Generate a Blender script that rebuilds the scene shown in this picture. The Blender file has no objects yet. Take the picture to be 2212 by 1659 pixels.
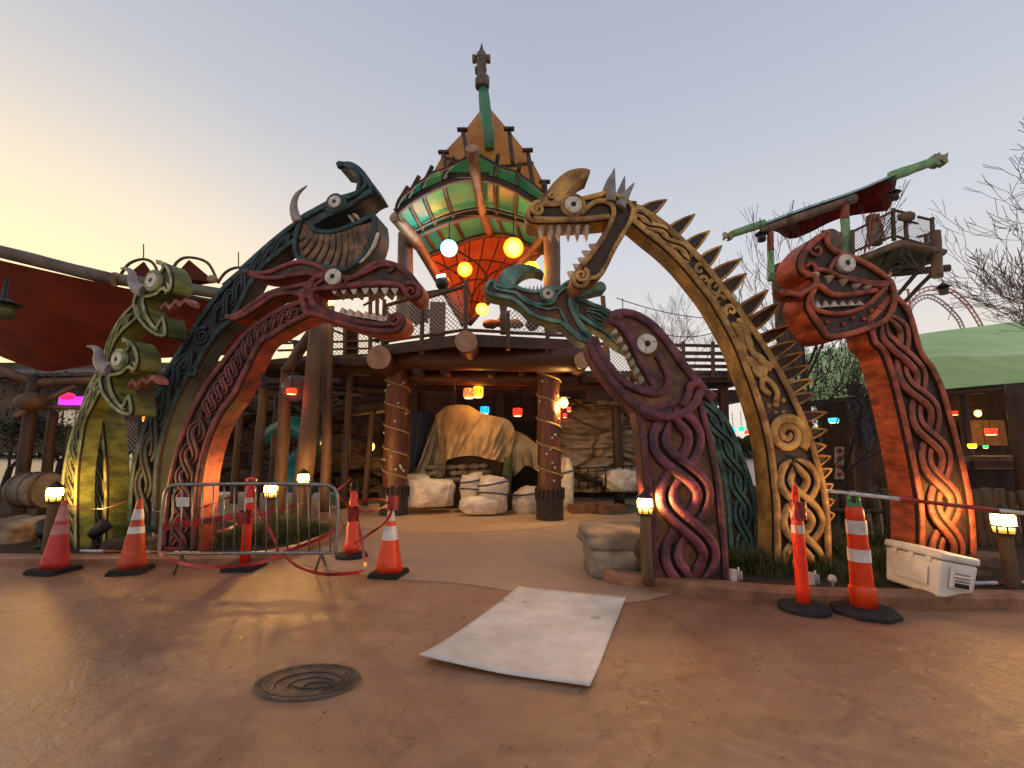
import bpy, bmesh, math, random
from mathutils import Vector, Matrix, noise
from mathutils.geometry import tessellate_polygon
PI = math.pi
random.seed(7)
scene = bpy.context.scene
COL = scene.collection

# ---------------------------------------------------------------- camera model (measured from the photo)
F, HOR, CX, CY, EYE = 1000.0, 965.0, 1106.0, 829.5, 1.6
PITCH = math.atan((HOR - CY) / F)
cp, sp = math.cos(PITCH), math.sin(PITCH)

def ray(x, y):
    dx, dy = (x - CX) / F, (CY - y) / F
    return Vector((dx, cp - sp * dy, sp + cp * dy))

def P(x, y, Y):
    """point at forward distance Y seen in direction (x, y)"""
    d = ray(x, y)
    t = Y / d.y
    return Vector((d.x * t, Y, EYE + d.z * t))

def G(x, y, z=0.0):
    d = ray(x, y)
    t = (z - EYE) / d.z
    return Vector((d.x * t, d.y * t, z))

ZR = dict(A=(0, 500, 3.318), B=(100, 900, 3.318), C=(500, 350, 3.318), D=(900, 80, 3.456), E=(900, 500, 3.318),
          F=(1150, 380, 3.318), G=(1400, 720, 2.272), H=(1700, 350, 3.016), I=(1900, 850, 2.552), J=(380, 1130, 3.301),
          K=(900, 850, 3.318), L=(600, 700, 3.686), M=(1680, 1150, 2.698), N=(0, 850, 2.765))

def z(k, pts):
    x0, y0, s = ZR[k]
    out = []
    for p in pts:
        q = ((x0 + p[0] / s) * .8848, (y0 + p[1] / s) * .8848)
        out.append(q + tuple(p[2:]))
    return out

def z1(k, x, y):
    return z(k, [(x, y)])[0]

# ---------------------------------------------------------------- colours and materials
def lin(h):
    h = h.lstrip('#')
    v = [int(h[i:i + 2], 16) / 255 for i in (0, 2, 4)]
    return tuple((c / 12.92 if c <= .04045 else ((c + .055) / 1.055) ** 2.4) for c in v) + (1,)

MATS = {}
def mat(name, col, col2=None, rough=.6, scale=6, bump=.3, metal=0, bscale=None, spec=.5, stretch=None, detail=6, contrast=(.35, .65), trans=0,
        coat=0, dirt=0, dist=.02, spots=0):
    if name in MATS:
        return MATS[name]
    m = bpy.data.materials.new(name); m.use_nodes = True
    nt = m.node_tree; N = nt.nodes; L = nt.links
    b = N['Principled BSDF']
    b.inputs['Roughness'].default_value = rough
    b.inputs['Metallic'].default_value = metal
    b.inputs['Specular IOR Level'].default_value = spec
    b.inputs['Coat Weight'].default_value = coat
    tc = N.new('ShaderNodeTexCoord'); mp = N.new('ShaderNodeMapping')
    L.new(tc.outputs['Object'], mp.inputs['Vector'])
    if stretch: mp.inputs['Scale'].default_value = stretch
    n = N.new('ShaderNodeTexNoise'); n.inputs['Scale'].default_value = scale; n.inputs['Detail'].default_value = detail
    n.inputs['Roughness'].default_value = .62
    L.new(mp.outputs['Vector'], n.inputs['Vector'])
    r = N.new('ShaderNodeValToRGB')
    r.color_ramp.elements[0].position = contrast[0]; r.color_ramp.elements[1].position = contrast[1]
    r.color_ramp.elements[0].color = lin(col); r.color_ramp.elements[1].color = lin(col2 or col)
    L.new(n.outputs['Fac'], r.inputs['Fac'])
    out = r.outputs['Color']
    if dirt:
        n3 = N.new('ShaderNodeTexNoise'); n3.inputs['Scale'].default_value = scale * .35; n3.inputs['Detail'].default_value = 9
        L.new(tc.outputs['Object'], n3.inputs['Vector'])
        r3 = N.new('ShaderNodeValToRGB'); r3.color_ramp.elements[0].position = .45; r3.color_ramp.elements[1].position = .7
        r3.color_ramp.elements[0].color = (1, 1, 1, 1); k = 1 - dirt
        r3.color_ramp.elements[1].color = (k, k * .93, k * .86, 1)
        L.new(n3.outputs['Fac'], r3.inputs['Fac'])
        mx = N.new('ShaderNodeMix'); mx.data_type = 'RGBA'; mx.blend_type = 'MULTIPLY'; mx.inputs['Factor'].default_value = 1
        L.new(out, mx.inputs['A']); L.new(r3.outputs['Color'], mx.inputs['B']); out = mx.outputs['Result']
    if spots:
        n4 = N.new('ShaderNodeTexNoise'); n4.inputs['Scale'].default_value = spots; n4.inputs['Detail'].default_value = 4; L.new(tc.outputs['Object'], n4.inputs['Vector'])
        r4 = N.new('ShaderNodeValToRGB'); r4.color_ramp.elements[0].position = .66; r4.color_ramp.elements[1].position = .76
        r4.color_ramp.elements[0].color = (1, 1, 1, 1); r4.color_ramp.elements[1].color = (.42, .36, .3, 1); L.new(n4.outputs['Fac'], r4.inputs['Fac'])
        mx = N.new('ShaderNodeMix'); mx.data_type = 'RGBA'; mx.blend_type = 'MULTIPLY'; mx.inputs['Factor'].default_value = 1
        L.new(out, mx.inputs['A']); L.new(r4.outputs['Color'], mx.inputs['B']); out = mx.outputs['Result']
    L.new(out, b.inputs['Base Color'])
    if bump:
        n2 = N.new('ShaderNodeTexNoise'); n2.inputs['Scale'].default_value = bscale or scale * 3; n2.inputs['Detail'].default_value = 5
        L.new(mp.outputs['Vector'], n2.inputs['Vector'])
        bp = N.new('ShaderNodeBump'); bp.inputs['Strength'].default_value = bump; bp.inputs['Distance'].default_value = dist
        L.new(n2.outputs['Fac'], bp.inputs['Height']); L.new(bp.outputs['Normal'], b.inputs['Normal'])
        if rough < .95:
            mr = N.new('ShaderNodeMapRange'); mr.inputs['To Min'].default_value = max(0, rough - .12); mr.inputs['To Max'].default_value = min(1, rough + .12)
            L.new(n2.outputs['Fac'], mr.inputs['Value']); L.new(mr.outputs['Result'], b.inputs['Roughness'])
    if trans:
        o = N['Material Output']; t = N.new('ShaderNodeBsdfTranslucent'); ms = N.new('ShaderNodeMixShader')
        L.new(out, t.inputs['Color']); ms.inputs['Fac'].default_value = trans
        L.new(b.outputs['BSDF'], ms.inputs[1]); L.new(t.outputs['BSDF'], ms.inputs[2]); L.new(ms.outputs['Shader'], o.inputs['Surface'])
    MATS[name] = m
    return m

def glow(name, col, strength, base=None):
    if name in MATS: return MATS[name]
    m = bpy.data.materials.new(name); m.use_nodes = True
    b = m.node_tree.nodes['Principled BSDF']
    b.inputs['Base Color'].default_value = lin(base or col)
    b.inputs['Emission Color'].default_value = lin(col); b.inputs['Emission Strength'].default_value = strength
    b.inputs['Roughness'].default_value = .35
    MATS[name] = m
    return m

def glowball(name, core, edge, s_core, s_edge):
    """frosted globe round a bulb: brighter where one looks through to the bulb"""
    if name in MATS: return MATS[name]
    m = bpy.data.materials.new(name); m.use_nodes = True
    N = m.node_tree.nodes; L = m.node_tree.links
    b = N['Principled BSDF']
    lw = N.new('ShaderNodeLayerWeight'); lw.inputs['Blend'].default_value = .35
    r = N.new('ShaderNodeValToRGB'); e = r.color_ramp.elements
    e[0].position = 0; e[0].color = lin(core); e[1].position = .45; e[1].color = lin(edge)
    L.new(lw.outputs['Facing'], r.inputs['Fac']); L.new(r.outputs['Color'], b.inputs['Emission Color'])
    mr = N.new('ShaderNodeMapRange'); mr.inputs['To Min'].default_value = s_core; mr.inputs['To Max'].default_value = s_edge
    mr.inputs['From Max'].default_value = .4
    L.new(lw.outputs['Facing'], mr.inputs['Value']); L.new(mr.outputs['Result'], b.inputs['Emission Strength'])
    b.inputs['Base Color'].default_value = lin(edge)
    b.inputs['Roughness'].default_value = .3
    MATS[name] = m
    return m

# ---------------------------------------------------------------- objects
class Thing:
    pass

def thing(name, label, cat, loc=(0, 0, 0), rz=0, group=None):
    o = bpy.data.objects.new(name, None); COL.objects.link(o)
    o.location = loc; o.rotation_euler = (0, 0, rz); o.empty_display_size = .2
    o['label'] = label; o['category'] = cat
    if group: o['group'] = group
    return o

def tag(o, label, cat, group=None):
    o['label'] = label; o['category'] = cat
    if group: o['group'] = group
    return o

class MB:
    def __init__(s): s.v = []; s.f = []; s.mi = []; s.sm = []
    def add(s, vs, fs, mi=0, smooth=False):
        n = len(s.v); s.v += [Vector(p) for p in vs]
        for f in fs:
            s.f.append([i + n for i in f]); s.mi.append(mi); s.sm.append(smooth)
        return s
    def box(s, c, size, rot=None, mi=0):
        hx, hy, hz = size[0] / 2, size[1] / 2, size[2] / 2
        vs = [Vector((x, y, w)) for x in (-hx, hx) for y in (-hy, hy) for w in (-hz, hz)]
        if rot is not None:
            R = rot if isinstance(rot, Matrix) else Matrix.Rotation(rot, 3, 'Z')
            vs = [R @ v for v in vs]
        c = Vector(c)
        return s.add([v + c for v in vs], [(0, 1, 3, 2), (4, 6, 7, 5), (0, 4, 5, 1), (2, 3, 7, 6), (0, 2, 6, 4), (1, 5, 7, 3)], mi)
    def beam(s, a, b, w, h, mi=0):
        """rectangular bar from a to b"""
        a, b = Vector(a), Vector(b); t = (b - a).normalized()
        up = Vector((0, 0, 1)) if abs(t.z) < .95 else Vector((0, 1, 0))
        r = t.cross(up).normalized(); u = r.cross(t)
        vs = []
        for p in (a, b):
            for i, j in ((-1, -1), (1, -1), (1, 1), (-1, 1)):
                vs.append(p + r * i * w / 2 + u * j * h / 2)
        return s.add(vs, [(3, 2, 1, 0), (4, 5, 6, 7), (0, 1, 5, 4), (1, 2, 6, 5), (2, 3, 7, 6), (3, 0, 4, 7)], mi)
    def tube(s, path, rad, seg=10, mi=0, caps=True, flat=1, capmi=None, wob=0):
        path = [Vector(p) for p in path]; n = len(path)
        if not hasattr(rad, '__len__'): rad = [rad] * n
        t0 = (path[1] - path[0]).normalized()
        up = Vector((0, 0, 1)) if abs(t0.z) < .9 else Vector((0, 1, 0))
        r = t0.cross(up).normalized()
        vs = []
        for i, p in enumerate(path):
            t = (path[min(i + 1, n - 1)] - path[max(i - 1, 0)]).normalized()
            r = (r - t * r.dot(t)).normalized(); u = t.cross(r)
            for k in range(seg):
                a = 2 * PI * k / seg
                q = rad[i]
                if wob: q *= 1 + wob * noise.noise(Vector((math.cos(a) * 1.3, math.sin(a) * 1.3, i * .45)) + path[0] * 3)
                vs.append(p + r * math.cos(a) * q + u * math.sin(a) * q * flat)
        fs = [(i * seg + k, i * seg + (k + 1) % seg, (i + 1) * seg + (k + 1) % seg, (i + 1) * seg + k) for i in range(n - 1) for k in range(seg)]
        s.add(vs, fs, mi, True)
        if caps:
            m2 = mi if capmi is None else capmi
            b = len(s.v) - n * seg
            s.f.append([b + k for k in reversed(range(seg))]); s.mi.append(m2); s.sm.append(False)
            s.f.append([b + (n - 1) * seg + k for k in range(seg)]); s.mi.append(m2); s.sm.append(False)
        return s
    def log(s, a, b, r0, r1=None, seg=12, mi=0, capmi=None, bend=.03, wob=.16, n=9):
        a, b = Vector(a), Vector(b); r1 = r0 if r1 is None else r1
        L = (b - a).length; pts = []; rr = []
        sd = random.random() * 50
        for i in range(n):
            t = i / (n - 1)
            o = Vector((noise.noise(Vector((t * 2, sd, 0))), noise.noise(Vector((t * 2, sd, 5))), 0)) * bend * L * math.sin(PI * t)
            pts.append(a.lerp(b, t) + o); rr.append(r0 + (r1 - r0) * t)
        return s.tube(pts, rr, seg, mi, True, 1, capmi, wob)
    def lathe(s, prof, c=(0, 0, 0), seg=24, mi=0, smooth=True, sq=0):
        """profile of (radius, height), revolved round z"""
        c = Vector(c); vs = []
        for (r, h) in prof:
            for k in range(seg):
                a = 2 * PI * k / seg
                vs.append(c + Vector((r * math.cos(a), r * math.sin(a), h)))
        n = len(prof)
        fs = [(i * seg + k, i * seg + (k + 1) % seg, (i + 1) * seg + (k + 1) % seg, (i + 1) * seg + k) for i in range(n - 1) for k in range(seg)]
        s.add(vs, fs, mi, smooth)
        b = len(s.v) - n * seg
        if prof[0][0] > 1e-4: s.f.append([b + k for k in reversed(range(seg))]); s.mi.append(mi); s.sm.append(False)
        if prof[-1][0] > 1e-4: s.f.append([b + (n - 1) * seg + k for k in range(seg)]); s.mi.append(mi); s.sm.append(False)
        return s
    def ball(s, c, r, seg=16, mi=0, sc=(1, 1, 1), nz=0, smooth=True):
        c = Vector(c); rings = seg // 2; vs = [c + Vector((0, 0, r * sc[2]))]
        def disp(d): return 1 + (nz * noise.noise(d * 1.7 + c * 3) if nz else 0)
        for i in range(1, rings):
            ph = PI * i / rings
            for k in range(seg):
                a = 2 * PI * k / seg
                d = Vector((math.sin(ph) * math.cos(a), math.sin(ph) * math.sin(a), math.cos(ph)))
                q = r * disp(d)
                vs.append(c + Vector((d.x * q * sc[0], d.y * q * sc[1], d.z * q * sc[2])))
        vs.append(c - Vector((0, 0, r * sc[2])))
        fs = [(0, 1 + k, 1 + (k + 1) % seg) for k in range(seg)]
        for i in range(rings - 2):
            for k in range(seg):
                fs.append((1 + i * seg + k, 1 + (i + 1) * seg + k, 1 + (i + 1) * seg + (k + 1) % seg, 1 + i * seg + (k + 1) % seg))
        e = len(vs) - 1; b = 1 + (rings - 2) * seg
        fs += [(e, b + (k + 1) % seg, b + k) for k in range(seg)]
        return s.add(vs, fs, mi, smooth)
    def grid(s, fn, nu, nv, mi=0, smooth=True, thick=0):
        vs = [fn(i / nu, j / nv) for j in range(nv + 1) for i in range(nu + 1)]
        fs = [(j * (nu + 1) + i, j * (nu + 1) + i + 1, (j + 1) * (nu + 1) + i + 1, (j + 1) * (nu + 1) + i) for j in range(nv) for i in range(nu)]
        return s.add(vs, fs, mi, smooth)
    def extrude(s, pts, vec, mi=0, side=1, smooth=False):
        """closed polygon (3D points) swept along vec; front takes mi, sides and back take side"""
        pts = [Vector(p) for p in pts]; vec = Vector(vec); n = len(pts)
        tri = tessellate_polygon([pts])
        s.add(pts, [tuple(t) for t in tri], mi)
        s.add([p + vec for p in pts], [tuple(reversed(t)) for t in tri], side)
        s.add(pts + [p + vec for p in pts], [(i, (i + 1) % n, n + (i + 1) % n, n + i) for i in range(n)], side, smooth)
        return s
    def build(s, name, mats, parent=None, world=True, shade_auto=False):
        me = bpy.data.meshes.new(name)
        off = Vector((0, 0, 0))
        if parent is not None and world:
            q = parent
            while q is not None: off += Vector(q.location); q = q.parent
        me.from_pydata([v - off for v in s.v], [], s.f)
        if not isinstance(mats, (list, tuple)): mats = [mats]
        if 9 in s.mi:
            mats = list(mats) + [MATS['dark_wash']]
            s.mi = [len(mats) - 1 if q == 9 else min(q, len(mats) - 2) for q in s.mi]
        for m in mats: me.materials.append(m)
        for p, mi, sm in zip(me.polygons, s.mi, s.sm):
            p.material_index = min(mi, len(mats) - 1); p.use_smooth = sm
        me.update()
        bm = bmesh.new(); bm.from_mesh(me); bmesh.ops.recalc_face_normals(bm, faces=bm.faces); bm.to_mesh(me); bm.free()
        o = bpy.data.objects.new(name, me); COL.objects.link(o)
        if parent is not None: o.parent = parent
        return o

def structure(name, mb, mats):
    o = mb.build(name, mats); o['kind'] = 'structure'; return o

def copy_tree(o, parent=None):
    c = o.copy(); COL.objects.link(c); c.parent = parent
    for ch in list(o.children): copy_tree(ch, c)
    return c

def spline(pts, closed=False, step=6):
    """Catmull-Rom through 2D/3D points; a third item 'c' marks a corner"""
    P_ = [tuple(p[:2]) if (len(p) < 3 or isinstance(p[2], str)) else tuple(p[:3]) for p in pts]
    cor = [len(p) > 2 and p[-1] == 'c' for p in pts]
    n = len(P_); out = []
    rng = range(n) if closed else range(n - 1)
    for i in rng:
        p1 = Vector(P_[i]); p2 = Vector(P_[(i + 1) % n])
        if closed: p0 = Vector(P_[i - 1]); p3 = Vector(P_[(i + 2) % n])
        else: p0 = Vector(P_[max(i - 1, 0)]); p3 = Vector(P_[min(i + 2, n - 1)])
        if cor[i]: p0 = p1
        if cor[(i + 1) % n]: p3 = p2
        k = max(2, min(12, int((p2 - p1).length / step)))
        for j in range(k):
            t = j / k
            out.append(.5 * ((2 * p1) + (p2 - p0) * t + (2 * p0 - 5 * p1 + 4 * p2 - p3) * t * t + (3 * p1 - p0 - 3 * p2 + p3) * t ** 3))
    if not closed: out.append(Vector(P_[-1]))
    return out

def resample(pts, n):
    L = [0]
    for a, b in zip(pts, pts[1:]): L.append(L[-1] + (Vector(b) - Vector(a)).length)
    out = []; j = 0
    for i in range(n):
        d = L[-1] * i / (n - 1)
        while j < len(L) - 2 and L[j + 1] < d: j += 1
        t = (d - L[j]) / max(1e-9, L[j + 1] - L[j])
        out.append(Vector(pts[j]).lerp(Vector(pts[j + 1]), min(1, max(0, t))))
    return out

# ---------------------------------------------------------------- a standing plane that sculpture faces are drawn on
class Plane:
    def __init__(s, x, Y, yaw):
        """plane standing on the ground through the point in column x at distance Y; yaw in degrees, 0 faces the camera"""
        s.o = Vector(((x - CX) / F * Y, Y, 0)); a = math.radians(yaw)
        s.a = Vector((math.cos(a), math.sin(a), 0)); s.n = Vector((math.sin(a), -math.cos(a), 0))   # n towards the viewer
    def uv(s, x, y, off=0):
        d = ray(x, y); c = Vector((0, 0, EYE))
        t = (s.o + s.n * off - c).dot(s.n) / d.dot(s.n)
        p = c + d * t - s.o - s.n * off
        return Vector((p.dot(s.a), p.z))
    def w(s, q, off=0):
        return s.o + s.a * q[0] + Vector((0, 0, q[1])) + s.n * off
    def px(s, x, y, off=0): return s.w(s.uv(x, y), off)
    def uvs(s, pts, off=0): return [s.uv(p[0], p[1], off) for p in pts]

PROF = {'round': [(-.57, -.35), (-.5, .5), (-.43, .86), (-.2, 1), (.2, 1), (.43, .86), (.5, .5), (.57, -.35)],
        'flat': [(-.55, -.35), (-.5, .7), (-.42, 1), (.42, 1), (.5, .7), (.55, -.35)],
        'double': [(-.54, -.6), (-.5, .55), (-.44, .9), (-.27, 1), (-.1, .9), (-.05, .1), (.05, .1), (.1, .9), (.27, 1), (.44, .9), (.5, .55), (.54, -.6)]}
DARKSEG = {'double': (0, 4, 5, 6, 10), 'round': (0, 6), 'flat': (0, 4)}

def ribbon(mb, pl, path, w, h, off=0, prof='round', closed=False, taper=None, zf=None, mi=0):
    """raised band along a 2D path of the plane"""
    pr = PROF[prof]; n = len(path); m = len(pr); vs = []
    for i, p in enumerate(path):
        if closed: t = path[(i + 1) % n] - path[i - 1]
        else: t = path[min(i + 1, n - 1)] - path[max(i - 1, 0)]
        if t.length < 1e-9: t = Vector((1, 0))
        t.normalize(); nn = Vector((-t.y, t.x))
        k = 1
        if taper: k = taper(i / (n - 1))
        ww = w * k
        zz = off + (zf(i / (n - 1)) if zf else 0)
        for (a, b) in pr:
            q = p + nn * a * ww
            vs.append(pl.w(q, zz + b * h * (.5 + .5 * k) - .012 * (b == 0)))
    fs = []
    for i in range(n if closed else n - 1):
        for k in range(m - 1):
            j = (i + 1) % n
            fs.append((i * m + k, i * m + k + 1, j * m + k + 1, j * m + k))
    mb.add(vs, fs, mi, True)
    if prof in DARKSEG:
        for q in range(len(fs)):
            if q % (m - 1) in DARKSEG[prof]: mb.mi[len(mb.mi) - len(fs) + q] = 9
    if not closed:
        b = len(mb.v) - n * m
        mb.f.append([b + k for k in range(m)]); mb.mi.append(mi); mb.sm.append(False)
        mb.f.append([b + (n - 1) * m + k for k in reversed(range(m))]); mb.mi.append(mi); mb.sm.append(False)

def inset(path, d):
    """shift a closed 2D path inwards"""
    n = len(path); A = sum(path[i].x * path[(i + 1) % n].y - path[(i + 1) % n].x * path[i].y for i in range(n))
    sg = 1 if A > 0 else -1; out = []
    for i in range(n):
        t = path[(i + 1) % n] - path[i - 1]
        if t.length < 1e-9: t = Vector((1, 0))
        t.normalize(); out.append(path[i] + Vector((-t.y, t.x)) * d * sg)
    return out
# ================================================================ the painted serpent arches
class Neck:
    """strip of a face between two traced edges, as (s along, t across)"""
    def __init__(s, pl, left, right, n=90):
        s.L = resample(spline(pl.uvs(spline(left, step=12)), step=.1), n); s.R = resample(spline(pl.uvs(spline(right, step=12)), step=.1), n); s.n = n
    def at(s, q, t):
        x = max(0, min(1, q)) * (s.n - 1); i = min(int(x), s.n - 2); f = x - i
        return s.L[i].lerp(s.L[i + 1], f).lerp(s.R[i].lerp(s.R[i + 1], f), t)
    def poly(s): return s.L + list(reversed(s.R))

def braid(mb, pl, nk, s0, s1, strands, periods, amp, w, h, off, prof='double', steps=160, tw=lambda s: 1, zamp=.5, skip=0, mi=0, mid=.5):
    for k in range(strands):
        ph = 2 * PI * k / strands
        path = []; 
        for i in range(steps + 1):
            s = s0 + (s1 - s0) * i / steps
            a = 2 * PI * periods * i / steps + ph
            path.append(nk.at(s, mid + amp * math.sin(a)))
        m = 1.5 if strands == 3 else 1
        zf = lambda u, ph=ph: zamp * h * math.cos((2 * PI * periods * u + ph) * m)
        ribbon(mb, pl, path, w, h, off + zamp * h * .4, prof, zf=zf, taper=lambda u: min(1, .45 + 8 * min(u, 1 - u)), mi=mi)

def spiral(mb, pl, c, r, turns, w, h, off, a0=0, dirn=1, prof='round', tail=None):
    pts = []
    N = int(26 * turns)
    for i in range(N + 1):
        q = i / N; a = a0 + dirn * 2 * PI * turns * q; rr = r * (1 - .93 * q)
        pts.append(c + Vector((math.cos(a), math.sin(a))) * rr)
    if tail: pts = tail + pts
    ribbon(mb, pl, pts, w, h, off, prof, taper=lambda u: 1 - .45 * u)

def slab(name, parent, pl, path, T, off, mats, n_side=1):
    """traced outline as a solid with thickness T behind the face; rounded at the edge by the rim that is laid over it"""
    mb = MB()
    fr = [pl.w(p, off) for p in path]
    mb.extrude(fr, -pl.n * T, 0, 1)
    return mb.build(name, mats, parent)

def rim(name, parent, pl, path, w, h, off, m, prof='round', extra=(), closed=True):
    mb = MB()
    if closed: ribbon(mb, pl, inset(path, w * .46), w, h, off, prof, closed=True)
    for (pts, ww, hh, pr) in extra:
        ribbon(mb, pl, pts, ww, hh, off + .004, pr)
    return mb.build(name, m, parent)

def eye(parent, pl, cpx, rpx, off, ringmat=None, crack=1, T=.04):
    c = pl.uv(*cpx); r = (pl.uv(cpx[0], cpx[1] - rpx) - c).length
    e = MB()
    M = Matrix((pl.a, Vector((0, 0, 1)), -pl.n)).transposed()   # disc axis towards the viewer
    def lath(mb, prof, mi=0, dc=Vector((0, 0))):
        vs = []; seg = 28
        for (rr, hh) in prof:
            for k in range(seg):
                a = 2 * PI * k / seg; vs.append(pl.w(c + dc + Vector((math.cos(a) * rr, math.sin(a) * rr)), off + hh))
        fs = [(i * seg + k, i * seg + (k + 1) % seg, (i + 1) * seg + (k + 1) % seg, (i + 1) * seg + k) for i in range(len(prof) - 1) for k in range(seg)]
        mb.add(vs, fs, mi, False)
    if ringmat:
        rg = MB(); lath(rg, [(r * 1.5, -.02), (r * 1.45, .03), (r * 1.2, .045), (r * 1.02, .035), (r * 1.0, 0)])
        rg.build('eye_socket', ringmat, parent)
    lath(e, [(r, -.02), (r, T), (r * .93, T + .012), (r * .3, T + .012), (r * .27, T - .03)])
    o = e.build('eye', EYEW, parent)
    pu = MB(); lath(pu, [(r * .31, T + .0135), (r * .001, T + .0135)])
    if crack:
        for an in ((.9, -2.3) if crack == 1 else (.3, 2.4, -1.9)):
            d = Vector((math.cos(an), math.sin(an)))
            a, b = c + d * r * .28, c + d * r * .98
            n = Vector((-d.y, d.x)) * r * .022
            pu.add([pl.w(q, off + T + .0145) for q in (a - n, b - n, b + n, a + n)], [(0, 1, 2, 3)])
    pu.build('pupil', BLACK, o)
    return o

def tooth(parent, pl, base0, base1, tip, off, T, m=None, name='tooth', bulge=.3):
    """cone-like tooth with a pointed tip, its root spread between two points of the lip"""
    a, b, t = pl.uv(*base0), pl.uv(*base1), pl.uv(*tip)
    mb = MB(); c = (a + b) / 2; r = (b - a).length / 2; seg = 10; ax = (b - a) / 2; n = 6; vs = []
    for i in range(n + 1):
        q = i / n; k = (1 - q) ** .8
        cc = c.lerp(t, q)
        for j in range(seg):
            an = 2 * PI * j / seg
            vs.append(pl.w(cc + ax * k * math.cos(an), off - T * .5 + T * .5 * k * math.sin(an)))
    fs = [(i * seg + j, i * seg + (j + 1) % seg, (i + 1) * seg + (j + 1) % seg, (i + 1) * seg + j) for i in range(n) for j in range(seg)]
    mb.add(vs, fs, 0, True)
    return mb.build(name, m or TOOTH, parent)

def wedge(parent, pl, b0, b1, tip, off, T, m=None, name='tooth'):
    """triangular tooth cut right through the thickness of the jaw"""
    pts = [pl.w(pl.uv(*p), off) for p in (b0, b1)]
    a, b, t = pl.uv(*b0), pl.uv(*b1), pl.uv(*tip)
    path = [a, a.lerp(t, .5) + (a - b) * .06, t + (a - b) * .06, t + (b - a) * .06, b.lerp(t, .5) + (b - a) * .06, b]
    mb = MB(); mb.extrude([pl.w(p, off) for p in path], -pl.n * T, 0, 1)
    return mb.build(name, [m or TOOTH, TOOTHD], parent)

def horn(parent, pl, pts, radii, off, m, name='horn', flat=1.0):
    """curved tapering horn; points are columns/rows on the plane, radii in metres"""
    p2 = spline(pl.uvs(pts, off), step=.05); n = len(p2)
    rs = [radii[0] + (radii[-1] - radii[0]) * (i / (n - 1)) ** (1.2 if len(radii) < 3 else 1.6) for i in range(n)]
    mb = MB(); mb.tube([pl.w(p, off) for p in p2], rs, 12, flat=flat)
    return mb.build(name, m, parent)

def spine_leaf(parent, pl, base, tip, wid, off, T, mats, name='spine'):
    T_ = T
    """leaf-shaped back spine with a raised border and a groove inside"""
    b, t = pl.uv(*base, off), pl.uv(*tip, off); d = (t - b); L = d.length; d.normalize(); n = Vector((-d.y, d.x))
    prof = [(0, .42), (.15, .55), (.4, .5), (.65, .36), (.85, .2), (.97, .07)]
    path = [b - d * .04 + n * wid * .4] + [b + d * L * s + n * wid * k for s, k in prof] + [t] + [b + d * L * s - n * wid * k for s, k in reversed(prof)] + [b - d * .04 - n * wid * .4]
    mb = MB(); mb.extrude([pl.w(p, off) for p in path], -pl.n * T, 1, 1)
    ribbon(mb, pl, inset(path, wid * .1), wid * .17, .018, off, 'round', closed=True, mi=0)
    return mb.build(name, mats, parent)

EYEW = mat('bone_white', '#dcd3c6', '#b9ad9c', .55, 9, .15)
BLACK = mat('black_paint', '#0c0a09', '#15120f', .6)
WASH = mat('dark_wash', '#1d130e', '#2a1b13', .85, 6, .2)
TOOTH = mat('tooth_enamel', '#d8cdc0', '#a9988a', .45, 9, .2)
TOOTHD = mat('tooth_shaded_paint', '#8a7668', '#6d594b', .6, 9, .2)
HORN = mat('horn_grey', '#9a8f89', '#6f645e', .5, 5, .35)
STUD = mat('pale_stud', '#bcd3cc', '#9bb8b2', .35)

def paint(n, a, b, s=5, **k):
    b = '#' + ''.join('%02x' % int(int(b[i:i + 2], 16) * .8) for i in (1, 3, 5))
    return mat(n, a, b, k.pop('rough', .6), s, k.pop('bump', .7), dirt=k.pop('dirt', .5), dist=.016, bscale=22, contrast=(.36, .62), spots=k.pop('spots', 5.5), **k)



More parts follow.
